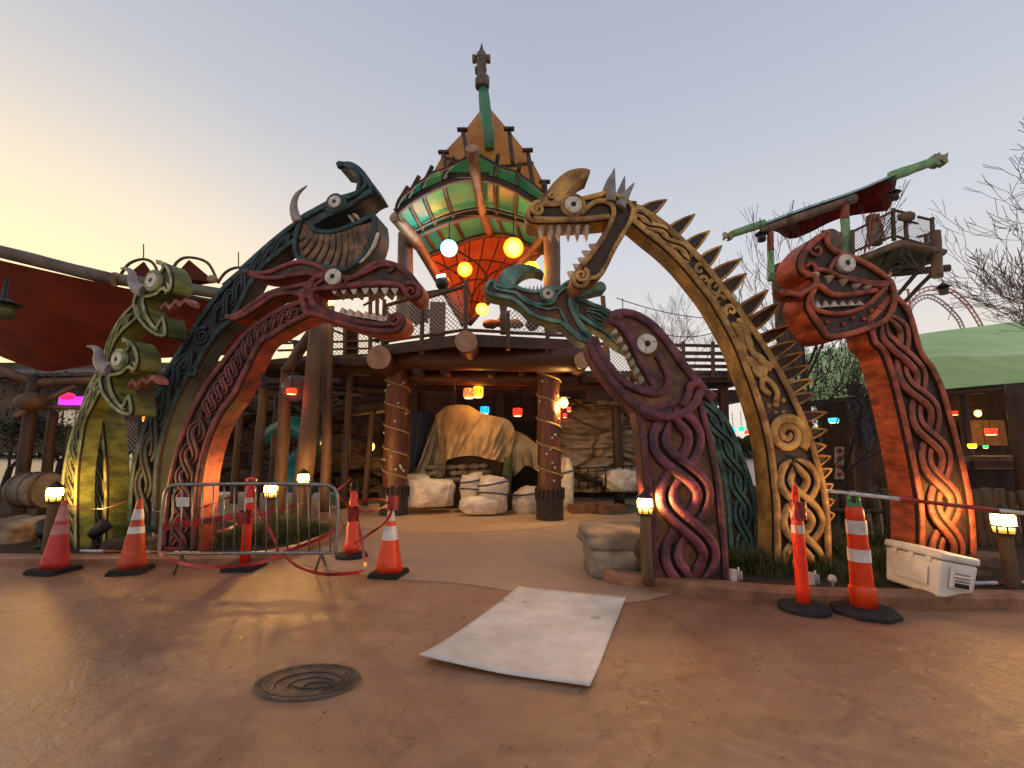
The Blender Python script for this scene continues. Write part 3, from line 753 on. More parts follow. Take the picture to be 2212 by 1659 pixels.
# ---------------------------------------------------------------- the two lime-green serpents at the far left
def build_green(which):
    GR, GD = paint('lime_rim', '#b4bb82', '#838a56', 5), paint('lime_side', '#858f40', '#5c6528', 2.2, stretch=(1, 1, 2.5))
    GP = paint('lime_panel', '#5a5238', '#373222', 6)
    up = which == 'upper'
    ox, oy = (272, -633) if up else (0, 0)
    if up:
        pl = Plane(235, 7.75, -20)
        lab = 'upper lime green serpent at the far left, its horned head raised higher with tongue out'
        Lf = z('A', [(1110, 790), (1000, 900), (920, 1030), (860, 1180), (800, 1340), (725, 1480)]) + z('B', [(340, 330), (385, 520), (425, 700), (432, 900), (432, 1100), (425, 1480)])
        Rt = z('A', [(1150, 900), (990, 1045), (925, 1150), (885, 1290), (862, 1400)]) + z('B', [(460, 240), (500, 400), (522, 600), (540, 850), (543, 1100), (522, 1480)])
    else:
        pl = Plane(190, 7.3, -20)
        lab = 'lower of two lime green serpents at the far left, its horned head beneath the other'
        Lf = z('A', [(835, 1380), (760, 1480)]) + z('B', [(450, 120), (400, 210), (330, 350), (270, 500), (222, 680), (192, 850), (182, 1000), (190, 1200), (205, 1480)])
        Rt = z('A', [(860, 1560)]) + z('B', [(500, 190), (430, 310), (372, 430), (340, 600), (312, 800), (302, 1000), (300, 1200), (305, 1480)])
    g = pl.px(190 if not up else 240, 1180)
    r = thing('serpent_sculpture', lab, 'serpent sculpture', (g.x, g.y, .1), group='painted serpent arches of the entrance')
    T = .33 if up else .215
    nk = Neck(pl, Lf, Rt)
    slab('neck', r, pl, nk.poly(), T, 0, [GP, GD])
    rim('neck_border', r, pl, nk.poly(), .05, .04, 0, GR, 'round')
    kb = MB(); braid(kb, pl, nk, .04, .98, 2, 5.5, .2, .1, .035, 0, 'double', 260)
    kb.build('knotwork', paint('lime_knot', '#a4a96a', '#717744', 5), r)
    sh = lambda pts: z('A', [(p[0] + ox, p[1] + oy) + tuple(p[2:]) for p in pts])
    H = sh([(1015, 1098, 'c'), (1075, 1105), (1120, 1160), (1142, 1240), (1135, 1310), (1110, 1350), (1060, 1330), (1030, 1362), (970, 1388), (915, 1395, 'c'), (920, 1470), (955, 1560), (1010, 1625), (1045, 1570), (1072, 1535, 'c'), (1092, 1620), (1088, 1700), (1030, 1705), (960, 1665), (900, 1605), (850, 1530), (828, 1440), (840, 1380), (880, 1330), (930, 1270), (980, 1210), (1040, 1180), (1062, 1150), (1045, 1122)])
    hp = pl.uvs(spline(H, True, 4))
    slab('head', r, pl, hp, .32, .02, [GP, GD])
    S = lambda pts: spline(pl.uvs(sh(pts)), step=.04)
    rim('head_border', r, pl, hp, .05, .04, .02, GR, 'round', [
        (S([(905, 1400), (925, 1500), (970, 1590), (1030, 1660)]), .045, .045, 'round')])
    eye(r, pl, sh([(998, 1258)])[0], 58 * .2667, .05, GR, 0)
    horn(r, pl, sh([(925, 1345), (850, 1320), (805, 1260), (798, 1190), (760, 1155), (705, 1147)]), (.13, .012), -.02, HORN)
    tg = MB()
    tp = spline(pl.uvs(sh([(985, 1465), (1020, 1420), (1060, 1450), (1105, 1400), (1140, 1425), (1190, 1390), (1230, 1425)])), step=.03)
    ribbon(tg, pl, tp, .1, .03, -.1, 'round', taper=lambda u: 1 - .6 * u)
    tb = MB(); up_ = [p + Vector((0, .03)) for p in tp]; dn = [p - Vector((0, .04)) for p in tp]
    tb.extrude([pl.w(p, -.08) for p in up_ + list(reversed(dn))], -pl.n * .16, 0, 0)
    tb.build('tongue', paint('tongue_pink', '#b4705c', '#8a4c3e', 6), r)
    for a, b, t in (((1060, 1290), (1085, 1310), (1075, 1365)), ((1085, 1245), (1120, 1290), (1098, 1330))):
        tooth(r, pl, sh([a])[0], sh([b])[0], sh([t])[0], .05, .08)
build_green('lower'); build_green('upper')
# ================================================================ ground, beds, kerbs
def stamped(name, c1, c2, c3, rough, cracks=True, big=.35, strength=.5, rlo=.1):
    m = bpy.data.materials.new(name); m.use_nodes = True
    N = m.node_tree.nodes; L = m.node_tree.links; b = N['Principled BSDF']
    tc = N.new('ShaderNodeTexCoord')
    def noi(s, d=6, r=.6, dist=0):
        n = N.new('ShaderNodeTexNoise'); n.inputs['Scale'].default_value = s; n.inputs['Detail'].default_value = d; n.inputs['Roughness'].default_value = r; n.inputs['Distortion'].default_value = dist
        L.new(tc.outputs['Object'], n.inputs['Vector']); return n
    n1 = noi(big, 8, .65, .6); n2 = noi(2.6, 8, .7, .8); n3 = noi(14, 4)
    r = N.new('ShaderNodeValToRGB'); e = r.color_ramp.elements
    e[0].position = .36; e[0].color = lin(c1); e[1].position = .62; e[1].color = lin(c2)
    L.new(n1.outputs['Fac'], r.inputs['Fac'])
    r2 = N.new('ShaderNodeValToRGB'); r2.color_ramp.elements[0].position = .42; r2.color_ramp.elements[1].position = .68
    L.new(n2.outputs['Fac'], r2.inputs['Fac'])
    mx = N.new('ShaderNodeMix'); mx.data_type = 'RGBA'; mx.inputs['B'].default_value = lin(c3)
    ml = N.new('ShaderNodeMath'); ml.operation = 'MULTIPLY'; ml.inputs[1].default_value = .55; L.new(r2.outputs['Color'], ml.inputs[0])
    L.new(ml.outputs[0], mx.inputs['Factor']); L.new(r.outputs['Color'], mx.inputs['A'])
    out = mx.outputs['Result']
    hs = []
    if cracks:
        nd = noi(1.3, 5, .7); ad = N.new('ShaderNodeVectorMath'); ad.operation = 'MULTIPLY_ADD'
        L.new(nd.outputs['Color'], ad.inputs[0]); ad.inputs[1].default_value = (1.1, 1.1, 0); L.new(tc.outputs['Object'], ad.inputs[2])
        v = N.new('ShaderNodeTexVoronoi'); v.feature = 'DISTANCE_TO_EDGE'; v.inputs['Scale'].default_value = .62; L.new(ad.outputs[0], v.inputs['Vector'])
        cr = N.new('ShaderNodeMapRange'); cr.inputs['From Max'].default_value = .012; L.new(v.outputs['Distance'], cr.inputs['Value'])
        # cracks come and go along their length
        nk = noi(1.1, 3); rk = N.new('ShaderNodeMapRange'); rk.inputs['From Min'].default_value = .5; rk.inputs['From Max'].default_value = .6; L.new(nk.outputs['Fac'], rk.inputs['Value'])
        mxk = N.new('ShaderNodeMath'); mxk.operation = 'MAXIMUM'; L.new(cr.outputs[0], mxk.inputs[0]); L.new(rk.outputs[0], mxk.inputs[1])
        hs.append((mxk.outputs[0], .35, .008))
        dk = N.new('ShaderNodeMix'); dk.data_type = 'RGBA'; dk.blend_type = 'MULTIPLY'
        iv = N.new('ShaderNodeMath'); iv.operation = 'MULTIPLY_ADD'; iv.inputs[1].default_value = -.35; iv.inputs[2].default_value = .35; L.new(mxk.outputs[0], iv.inputs[0])
        L.new(iv.outputs[0], dk.inputs['Factor']); L.new(out, dk.inputs['A']); dk.inputs['B'].default_value = (.2, .15, .12, 1); out = dk.outputs['Result']
    L.new(out, b.inputs['Base Color'])
    hs += [(n2.outputs['Fac'], strength, .05), (noi(5, 7, .75, 2.2).outputs['Fac'], strength * (1.6 if cracks else .3), .03), (n3.outputs['Fac'], strength * (1.3 if cracks else .7), .014), (noi(32, 4, .7).outputs['Fac'], strength * (1.0 if cracks else .3), .006), (noi(60, 3).outputs['Fac'], strength * .35, .003)]
    prev = None
    for (h, st, di) in hs:
        bp = N.new('ShaderNodeBump'); bp.inputs['Strength'].default_value = st; bp.inputs['Distance'].default_value = di
        L.new(h, bp.inputs['Height'])
        if prev: L.new(prev, bp.inputs['Normal'])
        prev = bp.outputs['Normal']
        if di >= .02: mid_n = prev
    L.new(prev, b.inputs['Normal'])
    if cracks: L.new(mid_n, b.inputs['Coat Normal'])
    mr = N.new('ShaderNodeMapRange'); mr.inputs['To Min'].default_value = rough - rlo; mr.inputs['To Max'].default_value = rough + .15
    mr.inputs['From Min'].default_value = .3; mr.inputs['From Max'].default_value = .7
    L.new(n1.outputs['Fac'], mr.inputs['Value']); L.new(mr.outputs[0], b.inputs['Roughness'])
    if cracks: b.inputs['Coat Weight'].default_value = .5; b.inputs['Coat Roughness'].default_value = .24
    b.inputs['Specular IOR Level'].default_value = .6 if cracks else .4
    return m

PAVE = stamped('stamped_concrete', '#86593f', '#b58b68', '#946443', .5)
WALK = stamped('walkway_concrete', '#a98a70', '#b6967a', '#9d7d63', .75, False, .2, .2)
SAND = stamped('sand_coat', '#b3906b', '#c3a27c', '#a98560', .85, False, .3, .25)
SOIL = stamped('bed_soil', '#33251b', '#4b3827', '#2a1f17', .9, False, 1.2, 1)
TURF = mat('turf', '#4f6440', '#3d5033', .95, 60, .6)
TURF2 = mat('turf_grey', '#5f7062', '#4c5c50', .95, 60, .6)
KERB = mat('kerb_stone', '#a8795a', '#7b5138', .6, 3.5, .6, dirt=.4)
KERBT = mat('kerb_top', '#b48560', '#8e6245', .5, 3, .5, dirt=.3)

def sheet(name, pts, zz, m, thick=0):
    mb = MB(); q = [Vector((p[0], p[1], zz)) for p in pts]
    if thick: mb.extrude(q, (0, 0, -thick), 0, 0)
    else: mb.add(q, [tuple(t) for t in tessellate_polygon([q])])
    return structure(name, mb, m)

g = MB(); g.add([(-160, -12, 0), (160, -12, 0), (160, 220, 0), (-160, 220, 0)], [(0, 1, 2, 3)])
structure('ground', g, PAVE)
def gp(pts, step=8): return [G(p[0], p[1]) for p in spline(pts, step=step)]
w1 = gp([(640, 1218), (760, 1240), (880, 1253), (1000, 1262), (1100, 1277), (1190, 1292), (1300, 1303), (1380, 1300), (1440, 1287), (1480, 1272)])
sheet('walkway', w1 + [Vector((4.2, 6.6, 0)), Vector((5, 9.5, 0)), Vector((9, 13, 0)), Vector((9, 17, 0)), Vector((-10, 17, 0)), Vector((-8, 9.6, 0)), Vector((-3.6, 8.8, 0))], .004, WALK)
s1 = gp([(700, 1118), (760, 1138), (863, 1149), (980, 1151), (1090, 1147), (1180, 1140), (1260, 1128), (1330, 1112)])
sheet('sand_floor', s1 + [Vector((4, 14, 0)), Vector((-6, 14, 0))], .008, SAND)
for i, pts in enumerate([[(1255, 1096), (1300, 1090), (1370, 1092), (1375, 1106), (1330, 1113), (1270, 1110), (1240, 1102)], [(1265, 1070), (1320, 1062), (1390, 1066), (1390, 1076), (1300, 1080)],
                         [(690, 1075), (760, 1062), (850, 1068), (845, 1085), (760, 1092), (700, 1090)], [(0, 1078), (120, 1062), (180, 1090), (60, 1112), (-60, 1110)]]):
    sheet('putting_turf', [G(p[0], p[1]) for p in spline(pts, True, 6)], .012, TURF if i % 2 == 0 else TURF2)

def kerb(name, px, wid, h, m):
    path = [G(p[0], p[1]) for p in spline(px, step=14)]
    n = len(path); vs = []; prof = [(0, -.02), (0, h * .72), (.035, h * .94), (.08, h), (wid - .05, h), (wid, h * .9), (wid, -.02)]
    for i, p in enumerate(path):
        t = (path[min(i + 1, n - 1)] - path[max(i - 1, 0)]).normalized(); nn = Vector((-t.y, t.x, 0))
        jj = .012 * noise.noise(p * 2.2)
        for a, b in prof:
            vs.append(p + nn * (a + jj) + Vector((0, 0, b + (.006 * noise.noise(p * 4 + Vector((a * 9, 0, 0))) if b > 0 else 0))))
    m_ = len(prof)
    fs = [(i * m_ + k, i * m_ + k + 1, (i + 1) * m_ + k + 1, (i + 1) * m_ + k) for i in range(n - 1) for k in range(m_ - 1)]
    mb = MB(); mb.add(vs, fs, 0, False)
    mb.f.append(list(range(m_))); mb.mi.append(0); mb.sm.append(False)
    mb.f.append([(n - 1) * m_ + k for k in range(m_)]); mb.mi.append(0); mb.sm.append(False)
    structure(name, mb, m); return path
kr = kerb('kerb', [(1288, 1222), (1284, 1238), (1305, 1256), (1350, 1268), (1420, 1279), (1520, 1291), (1650, 1303), (1800, 1312), (1960, 1316), (2120, 1318), (2400, 1322)], .22, .15, KERB)
kl = kerb('kerb', [(-700, 1226), (-200, 1222), (100, 1222), (300, 1222), (450, 1222), (560, 1214), (650, 1196), (720, 1170), (742, 1150), (735, 1128), (700, 1112)], .22, .12, KERBT)
sheet('planting_bed', [p + Vector((0, .1, 0)) for p in kr[3:]] + [Vector((14, 5, 0)), Vector((14, 8.3, 0)), Vector((5, 8.3, 0)), Vector((2.2, 7.4, 0)), Vector((1.2, 6.6, 0))], .1, SOIL, .1)
sheet('planting_bed', [p + Vector((0, .12, 0)) for p in kl[:-14]] + [Vector((-3.3, 9.4, 0)), Vector((-9, 10.2, 0)), Vector((-16, 10.2, 0))], .085, SOIL, .08)

# grass in the beds
def grass(name, clumps, m, label):
    mb = MB()
    for (cx, cy, cz, rad, n, hh) in clumps:
        for i in range(n):
            a = random.random() * 2 * PI; rr = rad * math.sqrt(random.random())
            b = Vector((cx + rr * math.cos(a), cy + rr * math.sin(a), cz))
            h = hh * (.25 + .95 * random.random() ** 1.5) * (.75 + .6 * noise.noise(b * 5)); d = Vector((math.cos(a + random.uniform(-1, 1)), math.sin(a + random.uniform(-1, 1)), 0)) * h * random.uniform(.1, .7)
            s = Vector((-d.y, d.x, 0)); s = s.normalized() * .004
            p1 = b + d * .3 + Vector((0, 0, h * .6)); p2 = b + d + Vector((0, 0, h * random.uniform(.75, 1)))
            mb.add([b - s, b + s, p1 + s, p1 - s, p2], [(0, 1, 2, 3), (3, 2, 4)])
    o = mb.build(name, m); o['kind'] = 'stuff'; o['label'] = label; o['category'] = 'grass'
GR1 = mat('grass_blade', '#6b6f38', '#303a1c', .7, 6, 0)
cl = []
for (x, y, r, n, h) in [(1600, 1225, .3, 900, .32), (1650, 1235, .25, 700, .3), (1560, 1215, .2, 300, .25), (1700, 1225, .25, 500, .3), (1820, 1215, .35, 1200, .55), (1880, 1230, .3, 800, .5), (1900, 1200, .3, 600, .6), (1780, 1235, .25, 500, .35), (1850, 1255, .2, 300, .25), (2020, 1250, .2, 200, .25)]:
    p = G(x, y, .1); cl.append((p.x, p.y, .1, r, n, h))
grass('grass', cl, GR1, 'long dark grass growing round the feet of the yellow serpent in the right bed')
cl = []
for (x, y, r, n, h) in [(520, 1170, .35, 900, .38), (600, 1165, .4, 1100, .4), (650, 1150, .35, 900, .38), (690, 1150, .3, 600, .3), (560, 1150, .4, 900, .42), (470, 1175, .3, 400, .25), (620, 1130, .4, 700, .4)]:
    p = G(x, y, .1); cl.append((p.x, p.y, .08, r, n, h))
grass('grass', cl, GR1, 'long dark grass in the left bed behind the steel barricade')

# grit and leaf scraps lying on the paving
rnd = random.Random(11); mb = MB()
for k in range(420):
    y = 1.9 + 4.2 * rnd.random() ** 1.4; x = rnd.uniform(-1.15, 1.15) * y; s = rnd.uniform(.003, .011); a = rnd.uniform(0, 6.28)
    pts = [Vector((x + math.cos(a + j * 1.257) * s * rnd.uniform(.6, 1.6), y + math.sin(a + j * 1.257) * s * rnd.uniform(.4, 1), .006 + rnd.uniform(0, .004))) for j in range(5)]
    mb.add(pts, [(0, 1, 2, 3, 4)])
o = mb.build('grit', mat('grit_scrap', '#3c2a1e', '#7d6650', .9, 40, 0)); o['kind'] = 'stuff'; o['label'] = 'scattered grit and leaf scraps on the brown paving'; o['category'] = 'grit'
# ================================================================ gate tower with hull-shaped canopy
WOODR = mat('carved_red_wood', '#6e3a20', '#47220f', .45, 2.2, .5, stretch=(1, 1, .18), dirt=.4, bscale=9)
WOODD = mat('dark_timber', '#4a2e1e', '#2c1a10', .6, 2.5, .5, stretch=(1, 1, .3), dirt=.3)
WOODB = mat('beam_timber', '#5c3220', '#3a1c11', .5, 1.6, .5, stretch=(.3, 1, 1), dirt=.3)
WOODG = mat('weathered_log', '#7b5d45', '#503a2a', .6, 3, .6, stretch=(1, 1, .25), dirt=.3)
WOODL = mat('log_end', '#b08d72', '#8f6c54', .7, 5, .4)
RAILW = mat('rail_timber', '#5d4331', '#3d2a1e', .65, 4, .4)
ROPE = mat('rope', '#a88f5f', '#7b6540', .8, 30, .6)
IRON = mat('black_iron', '#1b1816', '#100e0d', .5, 8, .2)
STONE = mat('dark_base_stone', '#3b3431', '#26211f', .7, 5, .8, dirt=.3)
GREENP = mat('green_canopy_sheet', '#5a9a58', '#3f8458', .35, 2, .1, trans=.55)
TEALP = mat('teal_canopy_sheet', '#3f9a86', '#2c8270', .3, 2, .1, trans=.55)
ORANGEP = mat('orange_canopy_sheet', '#e8622a', '#d84f1c', .4, 2, .1, trans=.55)
AMBERP = mat('amber_canopy_sheet', '#c08434', '#a86f2a', .45, 1.5, .15, trans=.5)
VERD = mat('verdigris_pole', '#4f8c70', '#2f6a55', .55, 4, .4, dirt=.3, stretch=(1, 1, .4))
MESHM = bpy.data.materials.new('wire_mesh'); MESHM.use_nodes = True
_N = MESHM.node_tree.nodes; _L = MESHM.node_tree.links; _b = _N['Principled BSDF']; _b.inputs['Base Color'].default_value = lin('#9a8f86'); _b.inputs['Roughness'].default_value = .6
_t = _N.new('ShaderNodeBsdfTransparent'); _m = _N.new('ShaderNodeMixShader'); _tc = _N.new('ShaderNodeTexCoord')
_mp = _N.new('ShaderNodeMapping'); _mp.inputs['Rotation'].default_value = (0, math.radians(45), 0); _mp.inputs['Scale'].default_value = (14, 14, 14); _L.new(_tc.outputs['Object'], _mp.inputs['Vector'])
_ck = _N.new('ShaderNodeTexVoronoi'); _ck.inputs['Randomness'].default_value = 0; _ck.distance = 'CHEBYCHEV'; _ck.inputs['Scale'].default_value = 1
_sx = _N.new('ShaderNodeSeparateXYZ'); _L.new(_mp.outputs[0], _sx.inputs[0])
def _fr(o):
    f = _N.new('ShaderNodeMath'); f.operation = 'FRACT'; _L.new(o, f.inputs[0]); g_ = _N.new('ShaderNodeMath'); g_.operation = 'LESS_THAN'; g_.inputs[1].default_value = .2; _L.new(f.outputs[0], g_.inputs[0]); return g_.outputs[0]
_mm = _N.new('ShaderNodeMath'); _mm.operation = 'MAXIMUM'; _L.new(_fr(_sx.outputs['X']), _mm.inputs[0]); _L.new(_fr(_sx.outputs['Z']), _mm.inputs[1])
_L.new(_mm.outputs[0], _m.inputs['Fac']); _L.new(_t.outputs[0], _m.inputs[1]); _L.new(_b.outputs[0], _m.inputs[2]); _L.new(_m.outputs[0], _N['Material Output'].inputs['Surface'])
_N.remove(_ck)

T_ = thing('gate_tower', 'timber gate tower with carved log pillars, high deck and hull-shaped green, amber and orange canopy', 'tower', (-1, 10.5, 0))
# pillars
for (x, y, r, top, sd) in ((850, 1112, .285, 790, 1), (1188, 1122, .265, 788, 2)):
    b = G(x, y); zt = P(x, top, b.y).z + .1
    c = MB(); c.log((b.x, b.y, .3), (b.x, b.y, zt), r * 1.0, r * .98, 24, bend=.004, wob=.1, n=26)
    col = c.build('pillar', WOODR, T_)
    ba = MB(); ba.lathe([(r * 1.16, 0), (r * 1.14, .2), (r * 1.17, .45), (r * 1.15, .58)], b, 20, 0, False)
    for k in range(20):
        a = 2 * PI * k / 20; ba.box((b.x + math.cos(a) * r * 1.17, b.y + math.sin(a) * r * 1.17, .56), (.05, .05, random.uniform(.16, .28)), a)
    ba.build('base', STONE, col)
    h = MB(); N_ = 260; turns = 5.4 if sd == 1 else 5.2
    pts = [(b.x + math.cos(-t * turns * 2 * PI / N_ + sd) * (r + .012), b.y + math.sin(-t * turns * 2 * PI / N_ + sd) * (r + .012), .75 + (zt - .8) * t / N_) for t in range(N_ + 1)]
    pts = [Vector((p[0], p[1], p[2])) for p in pts]
    h.tube(pts, .026, 6); h.build('rope', ROPE, col)
    rnd = random.Random(sd * 5)
    for k in range(15):
        a = -PI / 2 + rnd.uniform(-1.25, 1.25); q = rnd.uniform(.75, zt - .4)
        s = MB(); s.ball((b.x + math.cos(a) * r * 1.0, b.y + math.sin(a) * r * 1.0, q), .03, 8); s.build('stud', STUD, col)
# beams
def logp(name, a, b, r0, r1=None, m=WOODB, end=WOODL, seg=14, parent=None, bend=.01, wob=.12, n=12):
    mb = MB(); mb.log(a, b, r0, r1, seg, 0, 1, bend, wob, n); return mb.build(name, [m, end], parent or T_)
logp('crossbeam', P(826, 772, 10.95), P(1264, 775, 10.0), .3, .3, WOODB, WOODL, 18)
logp('crossbeam', P(845, 815, 11.6), P(1245, 818, 11.2), .2, .2, WOODB, WOODD)
for (x, y, Y0, Y1, r) in ((818, 772, 10.05, 12.5, .27), (1006, 737, 9.25, 11.8, .225), (1258, 778, 9.7, 12.4, .18)):
    a = P(x, y, Y0); logp('beam_log', a, a + Vector((0, Y1 - Y0, 0)), r, r, WOODB, WOODL, 16)
for i, x in enumerate((900, 960, 1060, 1130)):
    a = P(x, 800, 10.6); logp('joist', a, Vector((a.x, 14, a.z)), .11, .11, WOODD, WOODD, 10)
# deck
zd = 3.93
dk = [Vector((-3.0, 10.55, zd)), Vector((-.97, 9.45, zd)), Vector((1.35, 10.0, zd)), Vector((2.1, 14.2, zd)), Vector((-3.6, 14.2, zd))]
d = MB(); d.extrude(dk, (0, 0, -.14), 0, 0); d.build('deck', WOODD, T_)
for a, b in ((dk[0], dk[1]), (dk[1], dk[2])):
    f = MB(); f.beam(a + Vector((0, -.03, -.12)), b + Vector((0, -.03, -.12)), .05, .24); f.build('fascia', WOODD, T_)
for k in range(16):
    s_ = MB(); y = 10.9 + k * .2; s_.box((-.75, y, zd + .015), (5.0, .18, .02)); s_.build('deck_board', RAILW, T_)
# railing: low rail just over the deck, posts, mesh panels, upper rail
rail = [Vector((p.x, p.y, zd)) for p in (dk[0], dk[0].lerp(dk[1], .5), dk[1], dk[1].lerp(dk[2], .38), dk[1].lerp(dk[2], .75), dk[2])]
for a, b in zip(rail, rail[1:]):
    logp('low_rail', a + Vector((0, 0, .09)), b + Vector((0, 0, .1)), .04, .035, RAILW, WOODL, 8)
for a, b in ((rail[0], rail[1]), (rail[1], rail[2])):
    logp('top_rail', a + Vector((0, 0, .95)), b + Vector((0, 0, 1.05)), .045, .04, RAILW, WOODL, 8)
    q = MB(); q.add([a + Vector((0, 0, .12)), b + Vector((0, 0, .12)), b + Vector((0, 0, .95)), a + Vector((0, 0, .95))], [(0, 1, 2, 3)]); q.build('mesh_panel', MESHM, T_)
for a, b in ((rail[3], rail[4]), (rail[4], rail[5])):
    q = MB(); q.add([a + Vector((0, 0, .12)), b + Vector((0, 0, .12)), b + Vector((0, 0, .6)), a + Vector((0, 0, .6))], [(0, 1, 2, 3)]); q.build('mesh_panel', MESHM, T_)
for i, p in enumerate(rail):
    hh = (1.1, 1.0, 1.15, .55, .62, .8)[i]
    logp('rail_post', p + Vector((0, -.03, -.3)), p + Vector((0, -.03, hh)), .05, .045, RAILW, WOODL, 9)
bx = MB(); a = P(945, 720, 10.3); bx.box((a.x, a.y, zd + .45), (.34, .3, .95), .1); bx.build('square_post', WOODG, T_)
bx = MB(); a = P(945, 632, 10.3); bx.beam(a + Vector((-.3, 0, -.03)), a + Vector((.3, 0, .06)), .08, .09); bx.build('cap_rail', RAILW, T_)
# star-edged wheel behind the rail
st = MB(); c = P(905, 677, 10.9); pts = []
for k in range(24):
    rr = .34 if k % 2 else .24
    pts.append(c + Vector((math.cos(k * PI / 12) * rr, 0, math.sin(k * PI / 12) * rr)))
st.extrude(pts, (0, .06, 0), 0, 0); st.build('star_wheel', RAILW, T_)
# tall posts carrying the canopy
logp('tall_post', P(873, 716, 11.0), P(876, 506, 11.0), .2, .185, WOODG, WOODL, 16, wob=.06)
logp('tall_post', P(1194, 716, 10.8), P(1192, 500, 10.8), .205, .2, WOODG, WOODL, 16, wob=.06)
# long edge logs of the hull, from the wide middle down to the far low tip
tipL = P(1008, 700, 13.3)
logp('edge_log', P(853, 467, 9.9), P(905, 530, 10.9), .145, .15, WOODG, WOODL, 14)
logp('edge_log', P(892, 508, 10.85), tipL + Vector((-.08, 0, 0)), .14, .1, WOODG, WOODL, 14)
logp('edge_log', P(1192, 488, 10.9), tipL + Vector((.08, 0, 0)), .1, .08, WOODG, WOODL, 12)

class Sheet:
    """canopy skin through traced rows at increasing distance"""
    def __init__(s, rows, n=49, linear=False):
        s.linear = linear
        R = []
        for pts, Y in rows:
            if len(pts) == 1: R.append([P(pts[0][0], pts[0][1], Y)] * n); continue
            q = resample(spline(pts, step=6), n)
            R.append([P(p.x, p.y, Y if not callable(Y) else Y(i / (n - 1))) for i, p in enumerate(q)])
        s.R = R; s.n = n
    def at(s, u, v):
        x = u * (s.n - 1); i = min(int(x), s.n - 2); f = x - i
        cols = [r[i].lerp(r[i + 1], f) for r in s.R]
        y = v * (len(cols) - 1); j = min(int(y), len(cols) - 2); g_ = y - j
        if s.linear: return cols[j].lerp(cols[j + 1], g_)
        p0 = cols[max(j - 1, 0)]; p1 = cols[j]; p2 = cols[j + 1]; p3 = cols[min(j + 2, len(cols) - 1)]
        return .5 * ((2 * p1) + (p2 - p0) * g_ + (2 * p0 - 5 * p1 + 4 * p2 - p3) * g_ ** 2 + (3 * p1 - p0 - 3 * p2 + p3) * g_ ** 3)
    def panel(s, name, u0, u1, v0, v1, m, nu=8, nv=16, off=(0, .02, .02)):
        mb = MB(); o = Vector(off); mb.grid(lambda a, b: s.at(u0 + (u1 - u0) * a, v0 + (v1 - v0) * b) + o, nu, nv)
        mb.build(name, m, T_)
    def bar(s, name, pts, r, m, off=(0, -.03, -.03), seg=8, ext=0):
        o = Vector(off); q = [s.at(*p) + o for p in pts]
        if ext: q = [q[0] + (q[0] - q[1]).normalized() * ext] + q
        mb = MB(); mb.tube(q, r, seg); mb.build(name, m, T_)

arc0 = z('D', [(285, 1365), (340, 1330), (400, 1265), (465, 1232), (530, 1170), (610, 1148), (720, 1100), (830, 1035), (885, 1005), (940, 1018), (1050, 1082), (1130, 1130), (1240, 1155), (1300, 1200), (1360, 1240), (1430, 1300), (1485, 1345)])
arc1 = z('D', [(235, 1505), (400, 1382), (600, 1282), (740, 1232), (900, 1212), (1070, 1240), (1220, 1300), (1330, 1368), (1480, 1460)])
arc2 = z('E', [(350, 262), (500, 192), (640, 132), (790, 90), (930, 68), (1060, 88), (1180, 118), (1290, 150), (1400, 190)])
arc3 = z('E', [(455, 410), (600, 362), (720, 312), (850, 262), (980, 236), (1100, 240), (1200, 262), (1300, 320), (1420, 380)])
GR = Sheet([(arc0, 9.25), (arc1, 9.6), (arc2, 10.8), (arc3, 12.0)])
us = [0, .1, .2, .34, .5, .66, .8, 1]
for k in range(7):
    GR.panel('canopy_panel', us[k], us[k + 1], 0, 1, TEALP if k < 2 else GREENP)
for k in range(8):
    if k == 4: continue
    u = us[k] if 0 < us[k] < 1 else (.008 if us[k] == 0 else .992)
    GR.bar('rib', [(u, v / 12) for v in range(13)], .048, WOODD, ext=.2)
for v, r in ((.02, .03), (.333, .085), (.6, .035), (.667, .08), (1, .07)):
    GR.bar('arch', [(u / 30, v) for u in range(31)], r, WOODD, (0, -.07, -.07))
for v in (.333, .667):
    sb = MB(); p = GR.at(.5, v); sb.beam(p + Vector((-.45, -.12, -.06)), p + Vector((.45, -.12, -.06)), .1, .12); sb.build('saddle_block', WOODD, T_)
q = [P(*z1('D', 870, 972), 8.85), P(*z1('D', 893, 1160), 9.3), P(*z1('D', 918, 1260), 9.55), P(*z1('D', 960, 1510), 10.65), P(*z1('E', 965, 180), 11.4), P(*z1('E', 985, 240), 11.9)]
mb = MB(); mb.tube(q, [.135, .12, .11, .11, .11, .11], 14, 0, True, 1, 1); mb.build('ridge_log', [mat('warm_log', '#8a5a34', '#5b371f', .5, 3, .5), WOODL], T_)

# far hull: orange net-ribbed inside, running down to the low tip
def mid(a, b, t): return (a[0] + (b[0] - a[0]) * t, a[1] + (b[1] - a[1]) * t)
rows = [(arc3, lambda u: 12.05 + 1.0 * math.sin(PI * u))]
tip = z1('E', 805, 950); l0, r0_ = z1('E', 462, 420), z1('E', 1415, 385)
for t, sag in ((.2, 34), (.4, 30), (.6, 20), (.8, 9)):
    a, b = mid(l0, tip, t), mid(r0_, tip, t)
    row = [(a[0] + (b[0] - a[0]) * k / 8, a[1] + (b[1] - a[1]) * k / 8 - sag * .8 * math.sin(PI * k / 8)) for k in range(9)]
    rows.append((row, (lambda tt: (lambda u: 12.1 + 1.2 * tt + (1.9 - 1.5 * tt) * math.sin(PI * u)))(t)))
rows.append(([tip], 13.4))
OG = Sheet(rows)
for k in range(5):
    OG.panel('canopy_panel', k / 5, (k + 1) / 5, 0, 1, ORANGEP, 6, 22)
for k in range(9):
    OG.bar('rib', [(min(.995, .005 + k / 8), v / 16) for v in range(16)], .02, RAILW)
